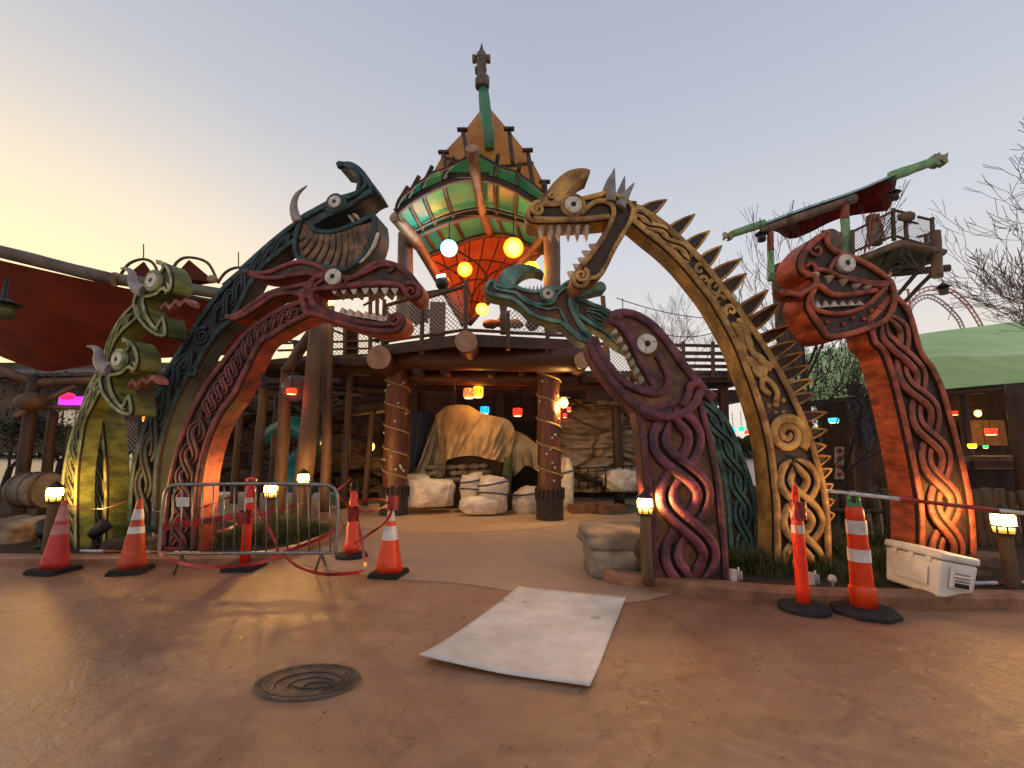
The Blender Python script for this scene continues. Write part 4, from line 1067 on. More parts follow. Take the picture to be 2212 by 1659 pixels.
for v in (.0, .25, .5, .75):
    OG.bar('arch', [(u / 20, v) for u in range(21)], .024, RAILW)
for (u0, v0, u1, v1) in ((.02, .05, .5, .75), (.98, .05, .45, .7), (.2, .02, .8, .6)):
    OG.bar('brace', [(u0 + (u1 - u0) * t / 8, v0 + (v1 - v0) * t / 8) for t in range(9)], .028, RAILW, (0, -.1, -.08))

# high amber part rising to the mast
top = z1('D', 990, 645)
L_ = z('D', [(955, 640), (805, 832), (640, 1005), (550, 1165), (470, 1300)]); R_ = z('D', [(1025, 640), (1195, 840), (1355, 1040), (1480, 1272), (1560, 1420)])
rows = []
for i in range(5):
    a, b = L_[i], R_[i]; dp = [0, 10, 22, 30, 40][i]
    rows.append(([(a[0] + (b[0] - a[0]) * k / 8, a[1] + (b[1] - a[1]) * k / 8 + dp * .55 * math.sin(PI * k / 8)) for k in range(9)], (lambda ii: (lambda u: 13.2 - .33 * ii - .5 * math.sin(PI * u)))(i)))
AM = Sheet(rows, 49, True)
for k in range(4):
    AM.panel('canopy_panel', k / 4, (k + 1) / 4, 0, 1, AMBERP, 8, 14)
for sgn in (0, 1):
    for i in ():
        v = i / 4; u = .012 if sgn == 0 else .988
        e0 = AM.at(u, v); q = [e0 + Vector((0, -.04, .12)), e0 + Vector((0, -.05, 0)), AM.at(.06 if sgn == 0 else .94, min(1, v + .12)) + Vector((0, -.05, 0)), AM.at(.12 if sgn == 0 else .88, min(1, v + .25)) + Vector((0, -.06, 0))]
        mb = MB(); mb.tube(q, .05, 8); mb.build('rib', WOODD, T_)
        mb = MB(); mb.ball(e0 + Vector((0, -.05, .13)), .07, 8, nz=.5); mb.build('rib_finial', WOODD, T_)
for (x0, y0, x1, y1) in ((792, 822, 836, 1060), (632, 1012, 655, 1175), (1185, 815, 1216, 1100), (1342, 995, 1385, 1275), (1486, 1262, 1500, 1400)):
    mb = MB(); mb.tube([P(*z1('D', x0, y0), 12.2), P(*z1('D', (x0 + x1) / 2, (y0 + y1) / 2), 11.9), P(*z1('D', x1, y1), 11.5)], .06, 8); mb.build('rib', WOODD, T_)
    mb = MB(); mb.box(P(*z1('D', x0, y0 - 4), 12.15), (.3, .12, .07)); mb.build('rib_cap', WOODD, T_)
AM.bar('arch', [(u / 20, .56) for u in range(21)], .045, WOODD)
mp_ = z('D', [(1018, 985), (1015, 880), (1000, 760), (985, 660), (975, 560), (968, 460)])
mb = MB(); mb.tube([P(p[0], p[1], 12.0 - .05 * i) for i, p in enumerate(mp_)], [.13, .155, .165, .165, .155, .13], 14, wob=.1); mb.build('mast', VERD, T_)
FG = mat('figurehead_stone', '#6f6355', '#443b33', .7, 6, .6)
Ym = 11.7; fc = lambda x, y: P(*z1('D', x, y), Ym); fz = 11.7 / 3.456 * .8848 / 1000   # metres per traced pixel here
def rr(px_): return px_ * fz
mb = MB()
prof = [(55, 462), (58, 430), (57, 395), (40, 370), (38, 345), (44, 335), (50, 318), (50, 300), (42, 296), (40, 275), (48, 262), (56, 235), (56, 205), (44, 180), (26, 160), (14, 130), (4, 92)]
cc = fc(950, 462); z0 = cc.z
mb.lathe([(rr(a), fc(950, b).z - z0) for a, b in prof], cc, 16)
ff = mb.build('figurehead', FG, T_)
for s in (-1, 1):
    e = fc(950 + s * 62, 222); m2 = MB(); m2.tube([e + Vector((-.04, 0, 0)), e + Vector((.05, 0, 0))], rr(38), 12); m2.build('ear_disc', FG, ff)
m2 = MB(); m2.box(fc(925, 318), (rr(60), .2, rr(34))); m2.build('muzzle', FG, ff)
m2 = MB(); m2.tube([fc(965, 462) , fc(967, 380)], rr(58), 12); m2.build('collar', FG, ff)

# rear wall of the undercroft, dark timber
UW = mat('undercroft_timber', '#4a2b1b', '#2a170e', .8, 1.5, .4, stretch=(2, 1, .2))
mb = MB(); mb.box((-.6, 15.2, 1.95), (9.5, .2, 3.9)); mb.build('rear_wall', UW, T_)
mb = MB(); mb.box((-.9, 13.2, 3.45), (8, .25, .5)); mb.build('rear_beam', WOODB, T_)
for x in (-3.2, -1.9, -.4, 1.1, 2.6):
    mb = MB(); mb.box((x, 15.0, 1.75), (.28, .18, 3.5)); mb.build('wall_post', WOODD, T_)
for (x, w_, h_) in ((-1.2, 1.1, 2.5), (.35, 1.2, 2.4)):
    mb = MB(); mb.box((x, 15.08, h_ / 2), (w_, .06, h_)); mb.build('doorway', mat('door_dark', '#150d09', '#1d120c', .8), T_)
# wire hanging from the deck
mb = MB(); mb.tube([P(985, 738, 9.6), P(984, 800, 9.8), P(981, 878, 11.5)], .008, 5); tag(mb.build('hanging_cable', IRON), 'thin cable hanging down in the gateway from the deck edge', 'cable')

# globes
def globe(x, y, Y, rpx, core, edge, e, lab, hang=.35, energy=20, col=(1, .6, .2), s1=1.1):
    c = P(x, y, Y); r = rpx * Y / 1000
    t = thing('globe_lamp', lab, 'lamp', (c.x, c.y, c.z - r), group='glowing globes hung in the canopy')
    m = glowball('globe_' + edge[1:], core, edge, e, s1)
    # thin frosted shell lets the bulb's light through
    if not m.get('shell'):
        N = m.node_tree.nodes; L = m.node_tree.links; tr = N.new('ShaderNodeBsdfTransparent'); mi = N.new('ShaderNodeMixShader'); mi.inputs[0].default_value = .25
        tr.inputs['Color'].default_value = (*col, 1)
        L.new(N['Principled BSDF'].outputs[0], mi.inputs[1]); L.new(tr.outputs[0], mi.inputs[2]); L.new(mi.outputs[0], N['Material Output'].inputs['Surface']); m['shell'] = 1
    mb = MB(); mb.ball(c, r, 28); mb.build('globe', m, t)
    mb = MB(); mb.lathe([(r * .3, r * .95), (r * .3, r * 1.2), (.01, r * 1.3)], c, 12); mb.tube([c + Vector((0, 0, r * 1.2)), c + Vector((0, 0, r + hang))], .012, 6); mb.build('hanger', IRON, t)
    l = bpy.data.lights.new('bulb', 'POINT'); l.energy = energy; l.color = col; l.shadow_soft_size = r * .5
    lo = bpy.data.objects.new('bulb', l); COL.objects.link(lo); lo.parent = t; lo.location = (0, 0, r)
globe(970, 536, 10.3, 19, '#ffffff', '#7fc6e6', 1.6, 'pale blue white glowing globe, left of the two large canopy globes', .6, 90, (.65, .9, 1))
globe(1109, 535, 10.3, 22.5, '#fff3a0', '#ffb400', 2.0, 'largest yellow glowing globe, right of the blue one under the green panels', .6, 110, (1, .62, .12))
globe(1004, 582, 11.3, 16.5, '#ffd27a', '#ff6a1a', 1.6, 'small orange glowing globe over the deck rail, below the blue one', .5, 480, (1, .45, .12))
globe(1041, 668, 11.3, 14, '#fff09a', '#ffae10', 2.0, 'lowest yellow glowing globe, hanging just above the gate deck', .5, 70, (1, .6, .15))
globe(1147, 582, 11.0, 18, '#ffff90', '#ffd000', 1.7, 'yellow globe half hidden behind the turquoise serpent crest', .5, 130, (1, .66, .15))
# floodlights on the deck that wash the green vault
for (x, y, Y, col, en, tgt, lab) in ((956, 612, 10.4, (.85, 1, .9), 60, P(915, 420, 9.9), 'black round floodlight on the left square deck post'), (1150, 700, 10.6, (.9, 1, .75), 60, P(1110, 400, 9.9), 'black round floodlight low on the deck behind the turquoise serpent')):
    c = P(x, y, Y); t = thing('floodlight', lab, 'floodlight', (c.x, c.y, c.z))
    dr = (tgt - c).normalized()
    mb = MB(); mb.ball(c, .17, 14); mb.build('housing', IRON, t)
    mb = MB(); mb.tube([c + dr * .13, c + dr * .2], .11, 14); mb.build('lens', glow('flood_lens', '#eafff0', 2.5), t)
    l = bpy.data.lights.new('beam', 'SPOT'); l.energy = en * 4; l.spot_size = 1.5; l.spot_blend = .8; l.color = col; l.shadow_soft_size = .08
    lo = bpy.data.objects.new('beam', l); COL.objects.link(lo); lo.parent = t; lo.location = dr * .23; lo.rotation_euler = (-dr).to_track_quat('Z', 'Y').to_euler()
# warm downlight under the deck that makes the pool on the sand floor
c = Vector((-.75, 10.75, 3.55)); t = thing('downlight', 'small downlight fixed under the gate deck beams', 'lamp', c)
mb = MB(); mb.lathe([(.1, 0), (.13, .18), (.05, .26)], c + Vector((0, 0, .02)), 16); mb.build('housing', IRON, t)
mb = MB(); mb.lathe([(.09, 0), (.001, 0)], c + Vector((0, 0, .015)), 16); mb.build('lens', glow('warm_lens', '#ffc878', 4), t)
l = bpy.data.lights.new('beam', 'SPOT'); l.energy = 420; l.spot_size = 1.9; l.spot_blend = .9; l.color = (1, .62, .28); l.shadow_soft_size = .1
lo = bpy.data.objects.new('beam', l); COL.objects.link(lo); lo.parent = t; lo.location = (0, 0, -.02); lo.rotation_euler = (math.radians(8), 0, 0)
for k in range(3):
    c = P(1060 + k * 26, 700 - (k == 1) * 3, 11.4); mb = MB(); mb.ball(c, .2, 14, sc=(1.1, .8, .6), nz=.25)
    tag(mb.build('sack', mat('sack_cloth', '#8d5a38', '#6a4128', .8)), ['rounded brown sack on the gate deck under the lowest globe', 'middle of three rounded brown sacks on the gate deck', 'rounded brown sack on the gate deck, nearest the turquoise serpent'][k], 'sack', 'sacks lying on the gate deck')
mb = MB(); c = P(1087, 722, 10.2); mb.lathe([(.07, 0), (.06, .3), (.09, .34), (.09, .44), (.07, .48), (.1, .7), (.16, .8), (.16, .86)], c, 14)
tag(mb.build('viewer_stand', WOODG), 'short turned post standing on the gate deck below the turquoise snout', 'post')
# ================================================================ lamps, barriers and loose objects
CONE = mat('cone_orange', '#f04a1c', '#d83c16', .4, 6, .1, dirt=.25)
CONER = mat('cone_faded_red', '#d8413a', '#b8352e', .5, 5, .2, dirt=.45)
CONED = mat('cone_dirty_orange', '#d4512b', '#a83c20', .55, 5, .2, dirt=.5)
POSTR = mat('post_red_orange', '#ff3a1e', '#e63016', .4, 6, .05, dirt=.1)
REFL = mat('reflective_band', '#e0dcda', '#c2bcb8', .35, 8, .05, dirt=.3)
RUB = mat('black_rubber', '#23201f', '#151312', .75, 12, .4)
GALV = mat('galvanised_steel', '#9b9895', '#77736f', .38, 12, .1, metal=.75)
TAPE = mat('red_tape', '#c4302a', '#8e1c1a', .35, 14, .3)
INK = mat('tape_ink', '#1a0a08', '#1a0a08', .5, bump=0)

def cone(x, y, h, mbody, lab, tilt=(0, 0), bands=((.52, .68), (.76, .86)), w=.36, Y=None, rb=.145, hole=False, band=None):
    g = G(x, y)
    t = thing('traffic_cone', lab, 'traffic cone', (g.x, g.y, 0), random.uniform(-.5, .5), 'orange traffic cones')
    t.rotation_euler = (tilt[0], tilt[1], random.uniform(-.3, .3))
    b = MB(); b.box((0, 0, .02), (w, w, .04)); b.box((0, 0, .05), (w * .93, w * .93, .022)); b.build('base', RUB, t, False)
    R = lambda q: rb * (1 - q) + .028 * q
    b = MB(); b.lathe([(R(q), .06 + (h - .06) * q) for q in (0, .1, .25, .4, .52, .68, .76, .86, .95, 1)] + [(.018, h + .004), (.016, h - .05)], (0, 0, 0), 28); b.build('body', mbody, t, False)
    for q0, q1 in bands:
        m = MB(); m.lathe([(R(q0) + .003, .06 + (h - .06) * q0), (R(q1) + .003, .06 + (h - .06) * q1)], (0, 0, 0), 28); m.f = [f for f in m.f if len(f) == 4]; m.mi = m.mi[:len(m.f)]; m.sm = m.sm[:len(m.f)]
        m.build('reflective_band', band or REFL, t, False)
    return t
cone(116, 1236, .9, CONER, 'faded red traffic cone at the far left with pinkish bands', (0, .04), w=.4, rb=.155, bands=((.5, .64), (.7, .93)), band=mat('pink_band', '#c98d86', '#a96a62', .5, 6, .1, dirt=.4))
cone(283, 1236, .92, CONED, 'dirty orange traffic cone before the dark teal serpent', (0, .02), w=.38, rb=.155, bands=((.5, .6), (.7, .85)))
cone(840, 1243, .82, CONE, 'clean bright orange traffic cone with red tape knotted on top, right of the barricade', w=.38, rb=.17, bands=((.5, .72), (.8, .97)))

def delineator(x, y, prof, bands, lab, mbody, base, mh, top, tilt=0, band=None):
    g = G(x, y); t = thing('delineator_post', lab, 'delineator post', (g.x, g.y, 0), 0, 'tall orange delineator posts')
    b = MB()
    if base[0] == 'oct':
        b.lathe([(base[1], 0), (base[1] * 1.0, .035), (base[1] * .86, .06), (base[1] * .3, .075)], (0, 0, 0), 8 if len(base) < 3 else base[2], 0, False)
    elif base[0] == 'box':
        b.box((0, 0, .03), (base[1] * 2, base[1] * 2, .06)); b.box((0, 0, .07), (base[1] * 1.7, base[1] * 1.7, .025))
    b.build('base', RUB, t, False)
    s = MB(); s.lathe(prof, (0, 0, 0), 24); bd = s.build('body', mbody, t, False)
    for z0_, z1_, r in bands:
        m = MB(); m.lathe([(r, z0_), (r, z1_)], (0, 0, 0), 24); m.f = m.f[:24]; m.mi = m.mi[:24]; m.sm = m.sm[:24]; m.build('reflective_band', band or REFL, t, False)
    m = MB(); zt = prof[-1][1]
    if top == 'loop':
        m.tube([(0.045 * math.cos(a) * -1, 0, zt + .05 + .09 * math.sin(a)) for a in [PI * k / 12 for k in range(13)]], .018, 8)
        m.tube([(-.045, 0, zt - .03), (-.045, 0, zt + .055)], .02, 8); m.tube([(.045, 0, zt - .03), (.045, 0, zt + .055)], .02, 8); m.box((0, 0, zt + .01), (.1, .05, .04))
    elif top == 'tip':
        m.tube([(.028 * -math.cos(a), 0, zt + .02 + .19 * math.sin(a)) for a in [PI * k / 12 for k in range(13)]], .014, 8)
        m.lathe([(.055, zt - .05), (.062, zt - .02), (.035, zt + .05), (.015, zt + .12)], (0, 0, 0), 12)
    else:
        m.tube([(-.055, 0, zt - .01), (-.06, 0, zt + .06), (0, 0, zt + .075), (.06, 0, zt + .06), (.055, 0, zt - .01)], .02, 8)
    m.build('handle', mh, t, False); t.rotation_euler[1] = tilt
    return t, g
D1, gD1 = delineator(1737, 1318, [(.06, .05), (.06, .2), (.058, .6), (.056, .95), (.054, 1.0)], [(.74, .82, .0605), (.88, .98, .0595)],
    'slim fluorescent red delineator post on round black base, left of the banded orange one', POSTR, ('oct', .23, 24), POSTR, 'tip', .004)
D2, gD2 = delineator(1868, 1325, [(.112, .06), (.116, .24), (.112, .25), (.096, .255), (.1, .27), (.09, .5), (.094, .51), (.083, .72), (.087, .73), (.076, .9), (.08, .91), (.073, .99), (.066, 1.01)], [(.49, .61, .097), (.75, .88, .088)],
    'fat orange delineator post with white bands and green handle, holding the striped bar', CONE, ('oct', .29), mat('green_plastic', '#4a8a5c', '#356b45', .4), 'loop', 0)
D3, gD3 = delineator(528, 1228, [(.06, .05), (.06, .5), (.057, .95), (.055, 1.1)], [(.86, .92, .0605)],
    'square-topped red orange delineator post standing behind the steel barricade', POSTR, ('box', .2), CONE, 'box', .0)
D4, gD4 = delineator(759, 1203, [(.105, .06), (.11, .2), (.09, .21), (.085, .45), (.075, .46), (.07, .7), (.06, .71), (.052, .95)], [(.54, .62, .076)],
    'orange delineator post with black handle in red tape, between barricade and bright cone', CONE, ('oct', .24), IRON, 'loop', 0)

# striped retractable bar resting on the green handle
hp_ = Vector((gD2.x - .06, gD2.y - .0, 1.06)); a = P(1795, 1061, gD2.y + .02); b = P(2300, 1119, gD2.y - .6)
t = thing('striped_bar', 'red and white striped barrier bar reaching right from the green handled post', 'barrier bar', a)
cuts = [0, .09, .15, .205, .325, .41, .62, .745, 1]
for k, (q0, q1) in enumerate(zip(cuts, cuts[1:])):
    if k == 0: continue
    m = MB(); m.tube([a.lerp(b, q0), a.lerp(b, q1)], .02 - .001 * (k % 2), 10); m.build('bar_segment', [REFL, mat('bar_red', '#a33226', '#8a261c', .45)][0 if k in (1, 3, 7) else 1] if k != 2 else REFL, t)
m = MB(); m.tube([a.lerp(b, .0), a.lerp(b, .09)], .016, 8); m.box(a + Vector((-.01, 0, .01)), (.06, .03, .02)); m.build('clip', REFL, t)

# crowd barricade
t = thing('steel_barricade', 'galvanised crowd control barricade with rounded corners and a small blank plate', 'barricade', P(540, 1235, 5.85))
YB = 5.85
bp_ = lambda x, y: P(x, y, YB + (x - 540) * -.0002)
fr = [(362, 1182), (347, 1190)]
xl, xr = 347, 730
fpts = spline([(343, 1198, 'c'), (350, 1120), (358, 1062), (372, 1049), (392, 1047), (540, 1045), (690, 1047), (712, 1050), (727, 1064), (730, 1120), (724, 1196, 'c')], step=8)
m = MB(); m.tube([bp_(p.x, p.y) for p in fpts], .021, 10); m.build('frame', GALV, t)
m = MB(); m.tube([bp_(343, 1196), bp_(724, 1194)], .02, 10); m.build('bottom_rail', GALV, t)
for k in range(16):
    xb = 366 + k * 23.2; m = MB(); m.tube([bp_(xb, 1195), bp_(xb + 4 - k * .4 + (6 if k == 0 else 0), 1048 if 0 < k < 15 else 1054)], .0085, 8); m.build('bar', GALV, t)
m = MB(); q = [bp_(384, 1074), bp_(410, 1074), bp_(410, 1094), bp_(383, 1094)]; m.extrude([v + Vector((0, -.02, 0)) for v in q], (0, .008, 0), 0, 0); m.build('plate', REFL, t)
for (x, s) in ((392, -1), (688, -1)):
    for dy in (-1, 1):
        top_ = bp_(x if x < 500 else x + 6, 1196); ft = {(1, -1): G(376, 1242), (1, 1): G(399, 1222), (0, -1): G(680, 1238), (0, 1): G(703, 1222)}[(int(x < 500), dy)] + Vector((0, 0, .015))
        m = MB(); m.tube([top_, ft], .018, 8); m.build('foot', GALV, t)
for y in (1105, 1158):
    m = MB(); p = bp_(346, y); m.tube([p, p + Vector((-.09, 0, 0)), p + Vector((-.09, 0, .04))], .009, 6); m.build('hook', GALV, t)

# red danger tape
def text(s, size, M, m, parent, name='lettering'):
    cu = bpy.data.curves.new('t', 'FONT'); cu.body = s; cu.size = size; cu.align_x = 'CENTER'; cu.align_y = 'CENTER'; cu.extrude = .0006
    o = bpy.data.objects.new('t', cu); COL.objects.link(o); dg = bpy.context.evaluated_depsgraph_get(); me = bpy.data.meshes.new_from_object(o.evaluated_get(dg))
    bpy.data.objects.remove(o); me.materials.clear(); me.materials.append(m); me.transform(M)
    q = bpy.data.objects.new(name, me); COL.objects.link(q); q.parent = parent
    return q
def tape(pts, lab, wid=.07, tw=.8, words=(), sag=0):
    wid *= .72 if not (words and tw < .2) else 1; tw *= 1.5 if tw > .2 else 1
    """pts: (x, y, Y). a band of plastic tape with twist"""
    path = [Vector(P(*p)) for p in pts]; q = spline([tuple(p) for p in path], step=.06); n = len(q)
    o = thing('danger_tape', lab, 'tape', q[0], group='red danger tape tied round the posts')
    vs = []; sd = random.random() * 9
    for i, p in enumerate(q):
        t_ = (q[min(i + 1, n - 1)] - q[max(i - 1, 0)]).normalized()
        side = t_.cross(Vector((0, -1, 0)));
        if side.length < .1: side = Vector((0, 0, 1))
        side.normalize(); nn = t_.cross(side)
        a = tw * noise.noise(Vector((i * .12, sd, 0))) * 2.4
        d = side * math.cos(a) + nn * math.sin(a)
        if d.z < 0 and abs(tw) < .3: d = -d
        vs += [p - d * wid / 2, p + d * wid / 2]
    mb = MB(); mb.add(vs, [(2 * i, 2 * i + 1, 2 * i + 3, 2 * i + 2) for i in range(n - 1)], 0, True); b = mb.build('band', TAPE, o)
    for (w_, u) in words:
        i = int(u * (n - 1)); p = q[i]; t_ = (q[min(i + 2, n - 1)] - q[max(i - 2, 0)]).normalized()
        if t_.x < 0: t_ = -t_
        nn = Vector((0, -1, 0)); nn = (nn - t_ * nn.dot(t_)).normalized(); up = nn.cross(t_)
        M = Matrix((t_, up, nn)).transposed().to_4x4(); M.translation = p + nn * .008 - Vector(o.location)
        text(w_, wid * .95, M, INK, o)
    return o
Yt = 5.95
tape([(347, 1140, Yt - .05), (400, 1132, Yt + .1), (460, 1124, Yt + .1), (522, 1112, Yt + .05)], 'broad red danger tape from the barricade left end to the square-topped post', .085, .12, [('DANGER', .22), ('DANGER', .62)])
tape([(470, 1148, Yt + .25), (500, 1140, Yt + .2), (525, 1122, Yt + .1), (590, 1104, Yt + .6), (660, 1086, Yt + .9)], 'twisted red danger tape running up and right from the square-topped post', .05, 1.1)
tape([(380, 1125, Yt + .1), (430, 1100, Yt + .12), (520, 1065, Yt + .05)], 'upper narrow red danger tape left of the square-topped post', .04, 1.2)
tape([(530, 1075, Yt - .05), (545, 1050, Yt), (552, 1090, Yt), (575, 1130, Yt), (592, 1165, Yt), (604, 1196, Yt - .1)], 'red danger tape dropping from the square-topped post to the barricade foot', .05, .9)
tape([(343, 1195, Yt - .15), (370, 1210, Yt - .35), (420, 1222, Yt - .5), (480, 1224, Yt - .5), (560, 1216, Yt - .4), (612, 1196, Yt - .2)], 'loose red danger tape lying along the ground under the barricade', .05, .5)
tape([(612, 1198, Yt - .2), (640, 1222, Yt - .4), (690, 1239, Yt - .55), (740, 1240, Yt - .55), (785, 1232, Yt - .45), (787, 1205, Yt), (774, 1130, 6.3), (770, 1095, 6.5)], 'red danger tape curving over the ground between barricade and handled post', .055, .6, [('DANGER', .35)])
tape([(595, 1200, Yt - .1), (650, 1180, Yt), (700, 1160, Yt), (724, 1140, Yt)], 'red danger tape slanting up to the barricade right end', .06, .3, [('DANGER', .45)])
tape([(724, 1062, Yt), (740, 1050, 6.2), (757, 1034, 6.7)], 'short red danger tape from the barricade corner up to the black handle', .045, .6)
tape([(728, 1070, Yt), (745, 1085, 6.3), (765, 1102, 6.5), (800, 1105, 6.3), (846, 1088, 5.95)], 'sagging red danger tape between the handled post and bright cone', .05, .9)
tape([(770, 1082, 6.5), (810, 1078, 6.3), (846, 1082, 5.95)], 'straight bright red danger tape tied to the bright cone top', .045, .25)
tape([(850, 1092, 5.9), (835, 1125, 5.9), (800, 1152, 6.1), (765, 1175, 6.4)], 'red danger tape hanging down left from the bright cone', .05, 1)
tape([(1722, 1068, gD1.y - .1), (1713, 1110, gD1.y - .06), (1722, 1150, gD1.y - .1), (1716, 1190, gD1.y - .06), (1727, 1225, gD1.y - .09)], 'crumpled red black tape tail hanging on the slim red post', .022, 1.5)
tape([(150, 1092, 6.6), (190, 1099, 6.7), (230, 1097, 6.6), (272, 1082, 6.3)], 'thin red tape strung between the two left traffic cones', .018, 1)
# knots of tape
for (x, y, Y, lab) in ((848, 1086, 5.88, 'crumpled knot of red tape wrapped on the bright cone tip'), (763, 1110, 6.38, 'wrapped red tape round the middle of the black handled post'), (527, 1118, 5.9, 'wrapped dark red tape round the square-topped post'), (1725, 1102, gD1.y - .01, 'wrapped red tape between the bands of the slim post')):
    c = P(x, y, Y); rnd = random.Random(x); mb = MB()
    for k in range(7):
        pts = []; r_ = .07; ph = rnd.uniform(0, 6)
        for i in range(15):
            a = ph + i / 14 * 2 * PI * .9; pts.append(c + Vector((math.cos(a) * r_ * 1.05, math.sin(a) * r_ * 1.05, rnd.uniform(-.014, .014) + (k - 3) * .022)))
        vs = []
        for i, p in enumerate(pts): vs += [p + Vector((0, 0, -.022)), p + Vector((0, 0, .022)) + Vector((rnd.uniform(-.01, .01), rnd.uniform(-.01, .01), 0))]
        mb.add(vs, [(2 * i, 2 * i + 1, 2 * i + 3, 2 * i + 2) for i in range(14)], 0, True)
    tag(mb.build('tape_knot', mat('dark_red_tape', '#9c2523', '#6e1818', .4)), lab, 'tape', 'wraps of danger tape')

# bollard lanterns
LG = bpy.data.materials.new('lantern_glass'); LG.use_nodes = True
_N = LG.node_tree.nodes; _L = LG.node_tree.links
_e = _N.new('ShaderNodeEmission'); _tr = _N.new('ShaderNodeBsdfTransparent'); _mi = _N.new('ShaderNodeMixShader'); _mi.inputs[0].default_value = .45
_tc = _N.new('ShaderNodeTexCoord'); _sx = _N.new('ShaderNodeSeparateXYZ'); _L.new(_tc.outputs['Object'], _sx.inputs[0])
_mr = _N.new('ShaderNodeMapRange'); _mr.inputs['From Min'].default_value = -.06; _mr.inputs['From Max'].default_value = .03; _mr.inputs['To Min'].default_value = 1.5; _mr.inputs['To Max'].default_value = 75
_L.new(_sx.outputs['Z'], _mr.inputs['Value']); _L.new(_mr.outputs[0], _e.inputs['Strength']); _e.inputs['Color'].default_value = (1, .5, .07, 1)
_L.new(_e.outputs[0], _mi.inputs[1]); _L.new(_tr.outputs[0], _mi.inputs[2]); _L.new(_mi.outputs[0], _N['Material Output'].inputs['Surface'])
POSTM = mat('bollard_timber', '#6b5138', '#473422', .7, 6, .5, stretch=(1, 1, .3))
_first = []
def bollard(x, y, Y, z0_, r, lab, en):
    c = P(x, y, Y); k = r / .085
    t = thing('bollard_lantern', lab, 'lantern', (c.x, c.y, z0_), group='caged yellow lanterns on timber bollards')
    hz = c.z - z0_
    m = MB(); m.log((0, 0, 0), (0, 0, hz - .09 * k), .068, .062, 12, bend=0, wob=.08); m.build('post', POSTM, t, False)
    ln = bpy.data.objects.new('lantern_head', None); COL.objects.link(ln); ln.parent = t; ln.location = (0, 0, hz); ln.scale = (k, k, k)
    m = MB(); m.lathe([(.074, -.085), (.08, -.06), (.082, .05), (.07, .085)], (0, 0, 0), 16); m.build('glass', LG, ln, False)
    m = MB()
    m.lathe([(.06, -.1), (.09, -.098), (.09, -.082), (.06, -.082)], (0, 0, 0), 16, 0, False); m.lathe([(.084, -.03), (.092, -.03), (.092, -.015), (.084, -.015)], (0, 0, 0), 16, 0, False)
    for i in range(8):
        a = 2 * PI * i / 8 + .2; m.box((math.cos(a) * .087, math.sin(a) * .087, -.055), (.012, .012, .075), a)
    for i in range(4):
        a = 2 * PI * i / 4 + .6; m.box((math.cos(a) * .086, math.sin(a) * .086, .03), (.006, .006, .11), a)
    m.build('cage', IRON, ln, False)
    m = MB(); m.lathe([(.1, .085), (.098, .095), (.05, .13), (.012, .16), (.012, .17)], (0, 0, 0), 16); m.build('cap', IRON, ln, False)
    l = bpy.data.lights.new('bulb', 'POINT'); l.energy = en; l.color = (1, .5, .14); l.shadow_soft_size = .04
    lo = bpy.data.objects.new('bulb', l); COL.objects.link(lo); lo.parent = t; lo.location = (0, 0, hz + .02)
    return t
bollard(118, 1068, 6.75, .08, .095, 'bollard lantern at the far left beside the lime green serpents', 220)
bollard(585, 1060, 7.5, .08, .1, 'bollard lantern just behind the middle of the steel barricade', 240)
bollard(655, 1036, 9.4, 0, .11, 'smaller looking bollard lantern beyond the grass at the tall log foot', 160)
bollard(1393, 1092, 5.35, .09, .085, 'bollard lantern between the boulder and the purple serpent', 260)
bollard(2168, 1130, 5.1, .09, .1, 'bollard lantern at the far right before the log palisade', 260)

# wall or post mounted lanterns and bulbs
def bulb(x, y, Y, r, lab, en, colr=(1, .6, .18), gname='bulb_glow', gcol='#ffcf60', gs=5, name='lantern'):
    c = P(x, y, Y); t = thing(name, lab, 'lantern', c, group='warm lanterns on the timbers')
    m = MB(); m.ball(c, r, 14, sc=(1, 1, 1.25)); m.build('bulb', glow(gname, gcol, gs), t)
    m = MB(); m.lathe([(r * 1.6, r * 1.15), (r * .9, r * 1.6), (.01, r * 1.9)], c, 12); m.build('hood', IRON, t)
    m = MB(); m.tube([c + Vector((0, 0, r * 1.8)), c + Vector((0, .1, r * 2.4)), c + Vector((0, .25, r * 2.4))], .014, 6); m.build('bracket', IRON, t)
    l = bpy.data.lights.new('light', 'POINT'); l.energy = en; l.color = colr; l.shadow_soft_size = .06
    lo = bpy.data.objects.new('light', l); COL.objects.link(lo); lo.parent = t; lo.location = (0, -r * 1.9, -r)
bulb(712, 650, 10.6, .09, 'lantern glowing in the rose serpent open mouth, on the log top', 12)
bulb(802, 965, 13.8, .1, 'distant wall lantern seen left of the left gate pillar', 30)
bulb(1218, 870, 10.6, .1, 'lantern hanging beside the upper part of the right gate pillar', 90)

